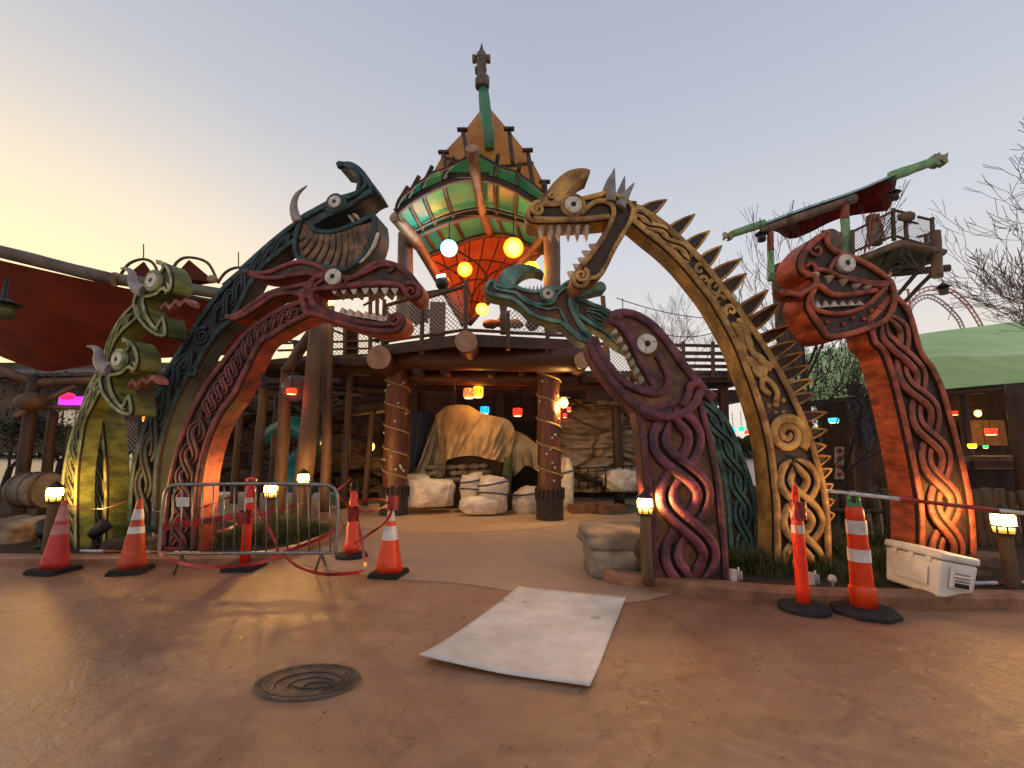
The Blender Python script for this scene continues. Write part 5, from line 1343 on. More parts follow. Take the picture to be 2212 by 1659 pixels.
# coloured box lanterns hung far inside
def boxlan(x, y, Y, w_, h_, c, lab, en=0, gs=2.2, sym=0):
    p = P(x, y, Y); W, H = w_ * Y / 1000, h_ * Y / 1000
    t = thing('coloured_lantern', lab, 'lantern', (p.x, p.y, p.z - H / 2), group='coloured lanterns hung in the dark background')
    m = MB(); m.lathe([(W * .42, -H / 2), (W / 2, -H / 2 + .02), (W / 2, H * .4), (W * .42, H / 2)], p, 14); m.build('shade', glow('lan_' + c[1:], c, gs), t)
    m = MB(); m.lathe([(W * .3, -H * .62), (W * .4, -H * .58), (W * .4, -H * .53), (W * .3, -H * .5)], p, 14); m.build('foot_ring', glow('lan_ring', '#ffd890', 3), t)
    if sym:
        m = MB(); rnd = random.Random(int(x))
        for j in range(3):
            a0 = -PI / 2 + (j - 1) * .7; pts = [Vector((p.x + math.cos(a0 + .25 * math.sin(q * 5 + j)) * W * .515, p.y + math.sin(a0 + .25 * math.sin(q * 5 + j)) * W * .515, p.z + (q - .5) * H * .7)) for q in [i / 8 for i in range(9)]]
            m.tube(pts, W * .04, 6)
        m.build('cutout_pattern', IRON, t)
    m = MB(); m.tube([p + Vector((0, 0, H / 2)), p + Vector((0, 0, H / 2 + .5))], .01, 5); m.build('cord', IRON, t)
    if en:
        l = bpy.data.lights.new('light', 'POINT'); l.energy = en; l.color = tuple(min(1, v + .02) for v in lin(c)[:3]); l.shadow_soft_size = .1
        lo = bpy.data.objects.new('light', l); COL.objects.link(lo); lo.parent = t; lo.location = (0, -W, -.1)
boxlan(1013, 849, 11.4, 24, 20, '#ff6a30', 'orange patterned lantern hung in the gateway beside the yellow one', 8, 2.4, 1)
boxlan(1033, 846, 11.8, 22, 22, '#ffc020', 'yellow patterned lantern hung in the gateway, overlapping the orange one', 8, 2.2, 1)
boxlan(1047, 886, 13, 19, 15, '#18a8ff', 'blue patterned lantern hung above the big tan tarpaulin', 4, 2.4, 1)
boxlan(1118, 890, 13, 20, 16, '#ff3020', 'red patterned lantern hung left of the right gate pillar', 6, 2.4, 1)
boxlan(1229, 884, 13.5, 9, 9, '#ff5040', 'small red lantern just right of the right gate pillar')
boxlan(1220, 897, 13.5, 9, 9, '#ff3a3a', 'lowest small red lantern at the edge of the right gate pillar')
boxlan(1333, 884, 13, 9, 8, '#20ff80', 'small green lantern before the rock wall left of the purple serpent')
boxlan(1584, 930, 15, 10, 11, '#30c0ff', 'small blue lantern beside the green one between turquoise and yellow necks')
boxlan(1602, 927, 15.5, 12, 11, '#20e890', 'small green lantern between turquoise and yellow serpent necks')
boxlan(1614, 934, 15, 11, 8, '#ff4030', 'small red lantern touching the inner edge of the yellow neck')
boxlan(1801, 908, 12, 20, 10, '#30b8ff', 'blue lantern right of the yellow serpent spines')
boxlan(2061, 892, 13, 18, 8, '#ff2a1a', 'flat red lantern just right of the orange serpent neck')
boxlan(2140, 932, 12.5, 22, 13, '#ff3a20', 'red patterned lantern under the green awning', 6, 2.2, 1)
boxlan(2100, 963, 12, 15, 9, '#ffd020', 'yellow lantern standing on the counter under the awning')
boxlan(2129, 965, 12, 9, 6, '#20e070', 'small green lantern on the counter under the awning')
boxlan(314, 903, 11, 11, 12, '#ff8020', 'small orange lantern right of the lower lime serpent jaw')
boxlan(630, 845, 10.3, 22, 12, '#ff3418', 'red lamp shining inside the clear globe on the left', 5, 2.2)
m = MB(); m.box(P(162, 867, 14), (.9, .12, .28)); tag(m.build('lit_sign_panel', glow('magenta', '#c030ff', 1.6)), 'magenta lit panel far away at the left, behind the lime necks', 'light panel')
m = MB(); m.ball(P(145, 856, 13.8), .14, 12, sc=(1.6, 1, .8)); tag(m.build('lit_pink_dome', glow('pinkred', '#ff2060', 1.3)), 'small pink lit dome on top of the magenta panel', 'light')

# clear globe
c = P(640, 838, 10.6); t = thing('clear_globe', 'large clear plastic globe hung between the left logs', 'globe', (c.x, c.y, c.z))
CG = bpy.data.materials.new('clear_plastic'); CG.use_nodes = True; _N = CG.node_tree.nodes; _L = CG.node_tree.links
_N['Principled BSDF'].inputs['Base Color'].default_value = lin('#8c7a70'); _N['Principled BSDF'].inputs['Roughness'].default_value = .08
_tr = _N.new('ShaderNodeBsdfTransparent'); _mi = _N.new('ShaderNodeMixShader'); _lw = _N.new('ShaderNodeLayerWeight'); _lw.inputs['Blend'].default_value = .35
_mr = _N.new('ShaderNodeMapRange'); _mr.inputs['To Min'].default_value = .25; _mr.inputs['To Max'].default_value = .85; _L.new(_lw.outputs['Facing'], _mr.inputs['Value'])
_L.new(_mr.outputs[0], _mi.inputs[0]); _L.new(_tr.outputs[0], _mi.inputs[1]); _L.new(_N['Principled BSDF'].outputs[0], _mi.inputs[2]); _L.new(_mi.outputs[0], _N['Material Output'].inputs['Surface'])
m = MB(); m.ball(c, .31, 28); m.build('globe_shell', CG, t)
m = MB(); m.lathe([(.1, .3), (.1, .35), (.02, .37)], c, 12); m.tube([c + Vector((0, 0, .36)), c + Vector((0, 0, .9))], .012, 6); m.build('hanger', IRON, t)

# white sheet on the ground
cs = [G(1120, 1271), G(1352, 1292), G(1274, 1492), G(906, 1436)]
SH = mat('board_white', '#e9e0d5', '#cfc4b8', .6, 2.6, .25, dirt=.2, spots=3.1)
mb = MB()
def shf(u, v, dz=0):
    p = cs[0].lerp(cs[1], u).lerp(cs[3].lerp(cs[2], u), v)
    bow = .02 * math.sin(PI * u) * (1 if v < .5 else -1) * abs(v - .5)
    lift = .008 + .04 * max(0, 1 - (u * 1.6 + (1 - v) * 1.6)) ** 1.5 + .022 * max(0, (v - .8) / .2) ** 2 + .012 * max(0, 1 - (u + v) * 3) + .004 * noise.noise(Vector((u * 3, v * 3, 1)))
    return Vector((p.x, p.y + bow, lift + dz + .006))
nu, nv = 26, 26
mb.grid(lambda u, v: shf(u, v), nu, nv); top_n = len(mb.v)
mb.grid(lambda u, v: shf(u, v, -.009), nu, nv)
W = nu + 1; bd = [i for i in range(W)] + [j * W + nu for j in range(1, W)] + [nv * W + i for i in range(nu - 1, -1, -1)] + [j * W for j in range(nv - 1, 0, -1)]
for a, b in zip(bd, bd[1:] + bd[:1]): mb.f.append([a, b, b + top_n, a + top_n]); mb.mi.append(0); mb.sm.append(False)
tag(mb.build('white_board', SH), 'large thin white board lying flat on the brown paving, corners curling up', 'board')
SPOT = mat('scuff', '#6f655c', '#8a8078', .8)
for (u, v, r_) in ((.28, .5, .028), (.62, .25, .014), (.86, .86, .01), (.45, .66, .012), (.64, .9, .008)):
    pass

# manhole
mh = G(666, 1474); R = .335
n_mh = len(bpy.data.meshes); t = thing('manhole_cover', 'round iron manhole cover with curving grooves set in the brown paving', 'manhole cover', (mh.x, mh.y, 0))
MI = mat('cast_iron', '#6b5b4c', '#4b4037', .45, 14, .5, metal=.3, dirt=.4)
MDK = mat('iron_groove', '#2e2722', '#241e1a', .7)
m = MB(); m.lathe([(R * .8, .010), (R * .805, .013), (R * .001, .013)], mh, 48, 0, False); m.build('cover', MI, t)
m = MB(); m.lathe([(R * 1.06, .004), (R * 1.04, .016), (R * .96, .016), (R * .95, .008), (R * .9, .008), (R * .89, .015), (R * .83, .015), (R * .82, .007), (R * .79, .007)], mh, 48, 0, False); m.build('frame_ring', MI, t)
m = MB()
for k, (r_, a0, a1, ox_, oy_) in enumerate(((.22, .5, 3.6, .02, -.06), (.15, .3, 3.4, .05, -.1), (.1, .2, 2.9, .1, -.14), (.18, 3.8, 5.6, .05, .02), (.24, -.9, .3, 0, 0))):
    pts = [mh + Vector((ox_ + r_ * math.cos(a0 + (a1 - a0) * i / 20), oy_ + r_ * math.sin(a0 + (a1 - a0) * i / 20), .0135)) for i in range(21)]
    m.tube(pts, .0055, 5)
m.build('groove', MDK, t)

for ch in t.children: ch.data.transform(Matrix.Diagonal((1, .7, 1, 1)))

# cooler
import mathutils
Nn = Vector((4.62, 5.08, 0)); dl = Vector((-.15, .985, 0)).normalized(); dr = Vector((dl.y, -dl.x, 0))
CW = mat('cooler_white', '#f0eadf', '#d6cdc0', .45, 4, .08, dirt=.3)
t = thing('cooler_box', 'big dirty white plastic cooler with ribbed handle, tilted on the kerb', 'cooler', Nn + Vector((0, 0, .1)), 0)
Lc, Wc, Hc = .6, .44, .36
M = Matrix((dr, dl, Vector((0, 0, 1)))).transposed().to_4x4()
def cb(c, s, bev=.02, seg=2, m_=None, name='x', parent=None, taper=1.0):
    c = (c[1], c[0], c[2]); s = (s[1], s[0], s[2])
    me = bpy.data.meshes.new(name); bm = bmesh.new(); bmesh.ops.create_cube(bm, size=1)
    for v in bm.verts:
        k = taper if v.co.z < 0 else 1
        v.co = Vector((v.co.x * s[0] * k + c[0], v.co.y * s[1] * k + c[1], v.co.z * s[2] + c[2]))
    bmesh.ops.bevel(bm, geom=bm.edges[:], offset=bev, segments=seg, affect='EDGES', profile=.6)
    bm.to_mesh(me); bm.free(); me.materials.append(m_)
    for p in me.polygons: p.use_smooth = True
    me.shade_smooth() if hasattr(me, 'shade_smooth') else None
    o = bpy.data.objects.new(name, me); COL.objects.link(o); o.parent = parent; return o
# local frame: x along the long side (away from viewer), y to the right
piv = bpy.data.objects.new('cooler_body', None)
bd_ = cb((Lc / 2, Wc / 2, Hc / 2), (Lc, Wc, Hc), .03, 3, CW, 'tub', t, .93)
cb((Lc / 2, Wc / 2, Hc + .045), (Lc * 1.04, Wc * 1.06, .075), .03, 3, CW, 'lid', t)
for k in range(3): cb((.12 + k * .18, -.008, Hc - .015), (.05, .02, .05), .006, 2, CW, 'latch_block', t)
cb((-.012, Wc / 2, Hc * .6), (.03, .24, .2), .01, 2, CW, 'handle_plate', t)
hd = cb((-.045, Wc / 2, Hc * .66), (.03, .19, .018), .006, 2, CW, 'handle', t)
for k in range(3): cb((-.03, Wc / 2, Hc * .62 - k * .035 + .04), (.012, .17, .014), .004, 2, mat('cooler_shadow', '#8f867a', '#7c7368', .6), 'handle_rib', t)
cb((-.02, Wc / 2, Hc * .42), (.025, .17, .045), .008, 2, RUB, 'grip', t)
cb((Lc / 2, -.012, Hc * .5), (Lc * .62, .012, Hc * .5), .006, 2, CW, 'side_recess', t)
t.rotation_euler = (M @ Matrix.Rotation(math.radians(11), 4, 'Y') @ Matrix.Rotation(math.radians(2), 4, 'X')).to_euler()
t.location = (4.22, 4.82, .12)

# boulder bench
def rock(name, c, s, lab, m, nz=.16, seed=0, cat='boulder', sub=3, flat=.0):
    bm = bmesh.new(); bmesh.ops.create_cube(bm, size=2); bmesh.ops.subdivide_edges(bm, edges=bm.edges[:], cuts=7, use_grid_fill=True)
    for v in bm.verts:
        p = v.co.copy(); n8 = (abs(p.x) ** 6 + abs(p.y) ** 6 + abs(p.z) ** 6) ** (1 / 6); p = p / n8
        q = p * 1.0 + Vector((seed, seed * 2, 0)); d = noise.fractal(q * 1.6, .9, 2.1, 4) * nz + noise.noise(Vector((q.x, q.y, q.z * 5))) * nz * .4
        p = p * (1 + d); v.co = Vector((p.x * s[0], p.y * s[1], p.z * s[2])) + Vector(c)
    me = bpy.data.meshes.new(name); bm.to_mesh(me); bm.free(); me.materials.append(m)
    for f in me.polygons: f.use_smooth = True
    o = bpy.data.objects.new(name, me); COL.objects.link(o)
    if lab: tag(o, lab, cat)
    return o
RK = mat('pale_rock', '#a29380', '#71665a', .8, 3, .9, dirt=.4, dist=.03)
RK2 = mat('brown_rock', '#6d5842', '#3f3226', .85, 3, .9, dirt=.4, dist=.03)
rock('boulder', (1.38, 6.25, .17), (.42, .4, .2), 'pale grey lower block of the rock bench beside the right kerb', RK, .1, 3)
rock('boulder', (1.36, 6.28, .45), (.46, .44, .13), 'flat pale capstone of the rock bench left of the purple serpent', RK, .1, 7)
rock('boulder', (1.66, 6.0, .25), (.16, .24, .24), 'dark brown rock between the capstone and the bollard lantern', RK2, .25, 9)
for i, (x, y, s, lab) in enumerate(((330, 1185, .16, 'small dark rock at the foot of the dark teal serpent'), (1840, 1215, .2, 'dark rock in the grass right of the yellow serpent foot'), (2090, 1235, .2, 'dark rock behind the white cooler'), (2120, 1225, .16, 'small dark rock at the foot of the far right lantern'), (20, 1165, .3, 'dark rock in the bed at the far left edge'), (250, 1183, .12, 'small dark rock between the two lime serpent feet'))):
    g = G(x, y, .1); rock('rock', (g.x, g.y, .1 + s * .4), (s * 1.3, s, s * .7), lab, RK2 if i != 4 else RK, .25, i + 11, 'rock')

# garden spotlights and small fixtures
def gspot(x, y, s, lab, ang=.6, m_=IRON, z0_=.09):
    g = G(x, y, z0_); t = thing('ground_spotlight', lab, 'spotlight', (g.x, g.y, z0_), ang, 'ground spotlights in the beds')
    b = MB(); b.lathe([(.07 * s, 0), (.08 * s, .03 * s), (.03 * s, .05 * s), (.025 * s, .16 * s)], (0, 0, 0), 12); b.build('stand', m_, t, False)
    b = MB(); b.tube([(0, -.05 * s, .17 * s), (0, 0, .22 * s), (0, .13 * s, .34 * s), (0, .14 * s, .35 * s)], [.05 * s, .085 * s, .1 * s, .09 * s], 14); b.build('head', m_, t, False)
gspot(88, 1184, 1.0, 'black ground spotlight at the foot of the far left lantern', .9)
gspot(200, 1186, 1.05, 'black ground spotlight in front of the lime green serpents', -.6)
gspot(1482, 1244, 1.3, 'black ground spotlight in front of the purple serpent foot', .2)

WF = mat('white_plastic', '#cfc9c0', '#aaa49b', .5)
for (x, y, lab) in ((1600, 1258, 'small white bracket box on the kerb near the turquoise serpent foot'), (1770, 1266, 'small white bracket box on the kerb right of the slim red post')):
    g = G(x, y, .15); t = thing('junction_box', lab, 'junction box', (g.x, g.y + .1, .14))
    b = MB(); b.box((-.03, 0, .06), (.06, .06, .12)); b.build('box', WF, t, False)
    b = MB(); b.tube([(.03, 0, 0), (.03, 0, .14)], .012, 8); b.tube([(.06, 0, 0), (.06, 0, .1)], .01, 8); b.build('conduit', WF, t, False)
g = G(1810, 1268, .14); b = MB(); b.ball((g.x, g.y + .08, .2), .045, 12); b.tube([(g.x, g.y + .08, .1), (g.x, g.y + .08, .2)], .012, 8); tag(b.build('small_floodlight', WF), 'small pale round light on the right kerb beside the fat post', 'light')
def pole(a, b, lab, n, r=.022):
    t = thing('striped_pole', lab, 'pole', a)
    for k in range(n):
        m = MB(); m.tube([a.lerp(b, k / n), a.lerp(b, (k + 1) / n)], r - .0008 * (k % 2), 8); m.build('segment', [REFL, mat('bar_red', '#a33226')][k % 2], t)
pole(G(175, 1190, .13), G(535, 1196, .13), 'red and white pole lying on the left kerb under the serpents', 7)
pole(G(1990, 1262, .13), G(2260, 1258, .13), 'red and white pole lying on the kerb at the far right', 5)
# ribbed drum lying at far left
c = P(80, 1058, 8.6); t = thing('ribbed_drum', 'pale ribbed drum lying on its side at the far left', 'drum', (c.x, c.y, c.z - .3))
m = MB(); m.tube([c + Vector((-.35, .1, 0)), c + Vector((.3, -.1, 0))], .3, 20); m.build('shell', mat('canvas_grey', '#7d7263', '#5d5448', .8), t)
for k in range(3):
    m = MB(); q = c + Vector((-.34 + .3 * k, .1 - .09 * k, 0)); m.lathe([(.3, 0)] , q, 4) if 0 else None
    m.tube([q + Vector((0, math.cos(a) * .31, math.sin(a) * .31)) for a in [2 * PI * i / 24 for i in range(25)]], .02, 6, caps=False); m.build('hoop', RAILW, t)
# ================================================================ covered props inside the gate
TARP = mat('tan_tarp', '#cdb38a', '#a58d66', .75, 2, .4, dirt=.3, bscale=8, dist=.015)
TARPL = mat('pale_tarp', '#a89a80', '#8b7e68', .7, 3, .5, dirt=.3)
WRAP = mat('wrap_sheet', '#e2d9cc', '#c4b8a8', .28, 4, .9, dirt=.15, bscale=7, dist=.04)
NAVY = mat('navy_tarp', '#25304d', '#171f33', .7, 3, .4)
STRAP = mat('blue_strap', '#3a4a78', '#2a3659', .6)

def drape(name, top, bot, Y, m, lab, folds=9, amp=.07, back=.5, seed=0, cat='tarpaulin', drop=0, yb=0):
    A = resample(spline(top, step=5), 61); B = resample(spline(bot, step=5), 61)
    mb = MB(); rd = random.Random(seed)
    PL = [(rd.random(), rd.uniform(-.25, .25), rd.uniform(.012, .035), rd.choice((-1, 1)) * rd.uniform(.6, 1.3), rd.uniform(-.1, .5)) for _ in range(int(folds * 3))]
    def f(u, v):
        x_ = u * 60; i_ = min(59, int(x_)); fr_ = x_ - i_; Ai = A[i_].lerp(A[i_ + 1], fr_); Bi = B[i_].lerp(B[i_ + 1], fr_)
        if v < .18:      # part that lies back over the top
            t_ = v / .18; p = P(Ai.x, Ai.y, Y + back * (1 - t_) * (1)); q = P(Ai.x, Ai.y, Y)
            return Vector((q.x, q.y + back * (1 - t_), q.z - drop * (1 - t_)))
        t_ = (v - .18) / .82; px_ = Ai.lerp(Bi, t_)
        ple = 0
        for (uk, sk, wk, ak, tk) in PL:
            ple += ak * math.exp(-((u - uk - sk * t_) / (wk * (.5 + t_))) ** 2) * min(1, max(0, (t_ - tk) * 3))
        w_ = u * folds * 1.6 + .5 * noise.noise(Vector((u * 4, t_ * 2.5, seed)))
        a = amp * (.3 + .9 * t_) * (1.0 * noise.noise(Vector((w_ * .45, t_ * 1.3, seed + 9))) + .12 * noise.noise(Vector((u * 14, t_ * 9, seed + 4))) + .55 * ple)
        return P(px_.x, px_.y, Y - yb * math.sin(PI * u) + a)
    mb.grid(lambda u, v: f(u, v), 150, 44)
    return tag(mb.build(name, m), lab, cat)
drape('tarpaulin', z('K', [(540, 545), (600, 490), (655, 462), (800, 462), (900, 515), (1000, 545), (1120, 575), (1165, 620), (1190, 690)]), z('K', [(610, 1050), (630, 915), (660, 900), (730, 880), (850, 870), (960, 895), (1040, 910), (1090, 925), (1130, 935)]), 12.2, TARP, 'big tan tarpaulin draped over the tall prop inside the gate', 9, .17, .8, 1, yb=.25)
drape('tarpaulin', z('K', [(545, 560), (590, 560), (640, 600)]), z('K', [(375, 1020), (480, 1035), (600, 1050)]), 12.35, TARPL, 'pale see-through tarpaulin side hanging left of the big tan one', 3, .12, .3, 2)
drape('tarpaulin', z('K', [(345, 515), (430, 510), (535, 535)]), z('K', [(325, 1010), (350, 1010), (400, 930)]), 12.6, NAVY, 'dark navy tarpaulin hanging beside the left gate pillar', 3, .06, .3, 3)
drape('tarpaulin', z('K', [(1165, 660), (1260, 700), (1365, 780)]), z('K', [(1150, 800), (1250, 770), (1365, 800)]), 12.4, TARP, 'lit tan tarpaulin flap stretched toward the right gate pillar', 1, .02, .3, 4)
drape('tarpaulin', z('K', [(1150, 800), (1200, 755), (1280, 750), (1400, 790)]), z('K', [(1175, 1045), (1230, 990), (1290, 950), (1400, 1020)]), 12.3, TARPL, 'grey tan tarpaulin hanging behind the right gate pillar', 3, .12, .3, 5)
# stone-patterned pedestal underneath
t = thing('stone_pedestal', 'brown stone-faced pedestal showing under the big tan tarpaulin', 'pedestal', G(1005, 1090))
c = P(1005, 1000, 12.9); m = MB(); m.box((c.x, c.y, 1.0), (2.0, 1.0, 2.0)); m.build('core', mat('pedestal_brown', '#4b3221', '#2f1f14', .8), t)
rnd = random.Random(5)
for r_ in range(3):
    x = 865 + rnd.uniform(0, 14)
    for k in range(6):
        w_ = rnd.uniform(12, 26); p = P(925 + k * 24 + r_ * 6 + rnd.uniform(-3, 3), 1010 + r_ * 14 - k * .8, 12.32)
        m = MB(); m.ball(p, 1, 12, sc=(w_ * .0085, .05, .07), nz=.3); m.build('face_stone', RK, t)
def bundle(cx, cy, w_, h_, Y, m_, lab, seed, straps=0, sy=.4):
    c = P(cx, cy, Y); W, H = w_ * Y / 2000, h_ * Y / 2000
    t = thing('wrapped_bundle', lab, 'wrapped bundle', (c.x, c.y, c.z - H), group='props wrapped in pale sheeting inside the gate')
    rnd = random.Random(seed * 17); bm = bmesh.new()
    for k in range(46):
        d = Vector((rnd.gauss(0, 1), rnd.gauss(0, 1), rnd.gauss(0, 1))).normalized()
        d = Vector([math.copysign(abs(q) ** .75, q) for q in d]) * rnd.uniform(.74, 1.05)
        bm.verts.new((d.x, d.y, max(-.98, d.z)))
    for k in range(8): bm.verts.new((math.cos(k * PI / 4) * .85, math.sin(k * PI / 4) * .85, -.98))
    bmesh.ops.convex_hull(bm, input=bm.verts[:]); bmesh.ops.delete(bm, geom=[v for v in bm.verts if not v.link_faces], context='VERTS')
    bmesh.ops.triangulate(bm, faces=bm.faces[:]); base_ = {v: 0 for v in bm.verts}
    bmesh.ops.subdivide_edges(bm, edges=bm.edges[:], cuts=5, use_grid_fill=True); bmesh.ops.triangulate(bm, faces=bm.faces[:])
    for v in bm.verts:
        p = v.co.copy(); q = p * 2.2 + Vector((seed * 3.1, seed, 0))
        s = 1 - .1 * (1 if v not in base_ else 0) + .07 * noise.noise(q) - .1 * abs(noise.noise(q * 2.3))
        zz = p.z * s if p.z > -.97 else -.98
        v.co = Vector((c.x + p.x * s * W, c.y + p.y * s * sy, c.z + zz * H))
    me = bpy.data.meshes.new('sheeting'); bm.to_mesh(me); bm.free(); me.materials.append(m_)
    me.transform(Matrix.Translation(-Vector(t.location)))
    for f in me.polygons: f.use_smooth = True
    o = bpy.data.objects.new('sheeting', me); COL.objects.link(o); o.parent = t
    for k in range(straps):
        zz = c.z + H * (.35 - .5 * k); m = MB()
        ring = []
        for i in range(37):
            a = 2 * PI * i / 36; u_ = Vector((math.cos(a), math.sin(a))); zq = zz + .12 * H * math.cos(a + k * 2)
            cand = [(Vector((v.co.x + t.location.x - c.x, v.co.y + t.location.y - c.y))) for v in me.vertices if abs(v.co.z + t.location.z - zq) < .09]
            rr_ = max([p.dot(u_) for p in cand if abs(p.x * u_.y - p.y * u_.x) < .09] + [.05]); ring.append(Vector((c.x + u_.x * (rr_ + .008), c.y + u_.y * (rr_ + .008), zq)))
        m.tube(ring, .02, 6, caps=False); m.build('strap', STRAP, t)
bundle(922, 1060, 150, 62, 11.6, WRAP, 'long low wrapped bundle right behind the left gate pillar', 1, 0, .5)
bundle(905, 1045, 90, 50, 12.1, WRAP, 'rounded wrapped bundle behind the long low one', 12, 0, .4)
bundle(1022, 1052, 62, 78, 11.7, WRAP, 'grey wrapped bundle with blue straps, left of the tall one', 2, 2, .4)
bundle(1066, 1060, 76, 90, 11.35, WRAP, 'tallest faceted wrapped bundle with blue straps, centre of the gate', 3, 2, .4)
bundle(1040, 1088, 110, 40, 11.2, WRAP, 'lowest crumpled wrapped bundle at the foot of the tall one', 4, 0, .35)
bundle(1140, 1076, 84, 60, 11.6, WRAP, 'wrapped bundle with cross straps just left of the right gate pillar', 5, 1, .4)
bundle(1222, 1040, 42, 120, 12.2, WRAP, 'tall pale wrapped bundle half hidden behind the right gate pillar', 6, 1, .4)
bundle(1340, 1032, 90, 56, 12.8, WRAP, 'grey wrapped bundle before the rock wall left of the purple serpent', 7, 0, .4)
m = MB(); c = P(1090, 1040, 12); m.log(c + Vector((0, 0, -.9)), c + Vector((.1, 0, .6)), .16, .13, 12, bend=.03, wob=.4); tag(m.build('green_stump', mat('moss_stump', '#4d5a35', '#33401f', .8)), 'mossy green stump between the tarpaulin and the right pillar', 'stump')

# ---------------------------------------------------------------- rock walls
def rockwall(name, x0, x1, y0, y1, Y, lab, seed, m_=None, parent=None):
    rnd = random.Random(seed); t = thing(name, lab, 'rock wall', P((x0 + x1) / 2, y1, Y))
    mb = MB()
    def f(u, v):
        x = x0 + (x1 - x0) * u; y = y0 + (y1 - y0) * v
        base = P(x, y, Y)
        q = Vector((base.x * .8 + seed, base.z * 2.0 + .35 * noise.noise(Vector((base.x * 1.2, base.z, seed))), seed))
        vc = noise.voronoi(q * .95); cell = vc[0]; e = min(.12, cell[1] - cell[0]) / .12
        hid = noise.cell(vc[1][0] * 7.3)
        d = -.32 * (e ** .35) - .35 * hid - .16 * noise.fractal(q * 1.6, 1, 2, 4) - .06 * noise.noise(Vector((q.x * 1.5, base.z * 14, 0)))
        return Vector((base.x, base.y + d + .6 * v * -1 + .5, base.z))
    mb.grid(f, int(abs(x1 - x0) / 1.8), int(abs(y1 - y0) / 1.8)); mb.build('rock_face', m_ or RKW, t)
    return t
RKW = mat('wall_rock', '#a89580', '#6b5c4e', .85, 2, .9, stretch=(1, 1, 4), dirt=.45, dist=.04)
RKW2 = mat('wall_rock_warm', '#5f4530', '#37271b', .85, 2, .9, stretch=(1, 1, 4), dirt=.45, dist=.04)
rockwall('rock_wall', 1200, 1420, 862, 1062, 13.6, 'layered brown sandstone rock wall between right gate pillar and purple serpent', 3)
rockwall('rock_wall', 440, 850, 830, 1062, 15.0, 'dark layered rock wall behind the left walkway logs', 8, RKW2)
# low black fence in front of the rocks
t = thing('iron_fence', 'low black iron fence along the foot of the right rock wall', 'fence', P(1320, 1060, 12.6))
for k in range(9):
    x = 1232 + k * 19; m = MB(); m.tube([P(x, 1058, 12.6), P(x, 1012 - k * .8, 12.6)], .02, 6); m.build('picket', IRON, t)
m = MB(); m.tube([P(1228, 1013, 12.6), P(1392, 1005, 12.6)], .022, 6); m.build('rail', IRON, t)
for (x, y, w_, lab) in ((1262, 1076, 62, 'low wooden course edging box with lit rim, right of the right pillar'), (1315, 1070, 60, 'low pinkish course kerb beside the wooden box')):
    c = P(x, y, 11.6); c.z = .1; m = MB(); m.box(c, (w_ * .0115, .35, .2), .15); tag(m.build('course_edging', mat('edging_wood', '#8a5d3f', '#66432c', .7)), lab, 'edging')

# ---------------------------------------------------------------- left walkway of logs
t = thing('log_walkway', 'raised log walkway with mesh railing left of the gate tower', 'walkway', (-5, 11.5, 0))
def lg(name, a, b, r0, r1=None, m=WOODG, par=None, end=WOODL, **k):
    mb = MB(); mb.log(a, b, r0, r1, 12, 0, 1, k.get('bend', .01), k.get('wob', .14), 12); return mb.build(name, [m, end], par or t)
for (x0, y0, x1, y1, Y, r) in ((603, 1064, 619, 798, 10.9, .145), (653, 1050, 688, 690, 10.4, .2), (704, 1078, 713, 662, 11.0, .125), (742, 1068, 757, 800, 12.4, .1), (551, 1050, 570, 838, 12.2, .13), (587, 1050, 600, 860, 12.8, .1), (789, 1050, 806, 880, 13.0, .09), (509, 1020, 520, 880, 13.5, .1)):
    b = P(x0, y0, Y); b.z = 0; lg('log_post', b, P(x1, y1, Y), r, r * .88)
lg('brace_log', P(618, 803, 10.9), P(683, 702, 10.6), .13, .12)
lg('deck_log', P(552, 790, 12), P(690, 778, 11.6), .14, .14, WOODD); lg('deck_log', P(688, 792, 12.2), P(838, 800, 12.2), .2, .2, WOODD); lg('deck_log', P(705, 775, 11.9), P(835, 778, 11.9), .09, .09, WOODD)
lg('girder', P(690, 834, 13.4), P(850, 846, 12.6), .12, .12, WOODD); lg('girder', P(690, 892, 13.6), P(850, 874, 12.9), .2, .2, WOODD); lg('girder', P(560, 835, 13), P(700, 838, 13), .1, .1, WOODD)
m = MB(); a = P(560, 782, 12); m.extrude([Vector((-6.8, 11.6, a.z)), Vector((-2.9, 11.6, a.z)), Vector((-3, 14, a.z)), Vector((-7.4, 14, a.z))], (0, 0, -.12), 0, 0); m.build('deck', WOODD, t)
for x, y0, y1, Y in ((638, 790, 735, 12), (745, 785, 700, 12), (770, 790, 690, 12.2), (800, 785, 640, 11.6), (815, 740, 640, 11.4), (700, 780, 705, 12.1), (835, 745, 665, 11.2)):
    lg('rail_post', P(x, y0, Y), P(x, y1, Y), .055, .05, RAILW)
for (x0, y0, x1, y1, Y) in ((600, 742, 835, 735, 12), (600, 757, 835, 752, 12), (700, 770, 835, 765, 12), (700, 705, 805, 703, 12), (705, 708, 750, 725, 12), (785, 660, 820, 640, 11.5), (800, 735, 880, 722, 11.2), (620, 735, 690, 742, 11.5)):
    lg('rail', P(x0, y0, Y), P(x1, y1, Y), .03, .028, RAILW)
m = MB(); q = [P(x, y, 12.05) for x, y in ((720, 775), (835, 772), (835, 700), (720, 703))]; m.add(q, [(0, 1, 2, 3)]); m.build('mesh_panel', MESHM, t)
m = MB(); q = [P(x, y, 12.05) for x, y in ((742, 778), (772, 778), (772, 700), (742, 700))]; m.extrude(q, (0, .1, 0), 0, 0); m.build('board_panel', RAILW, t)
# second level and dim back structures on the left
m = MB(); m.box(P(620, 880, 15.8) , (5.5, .2, 3.2)); m.build('back_wall', UW, t)
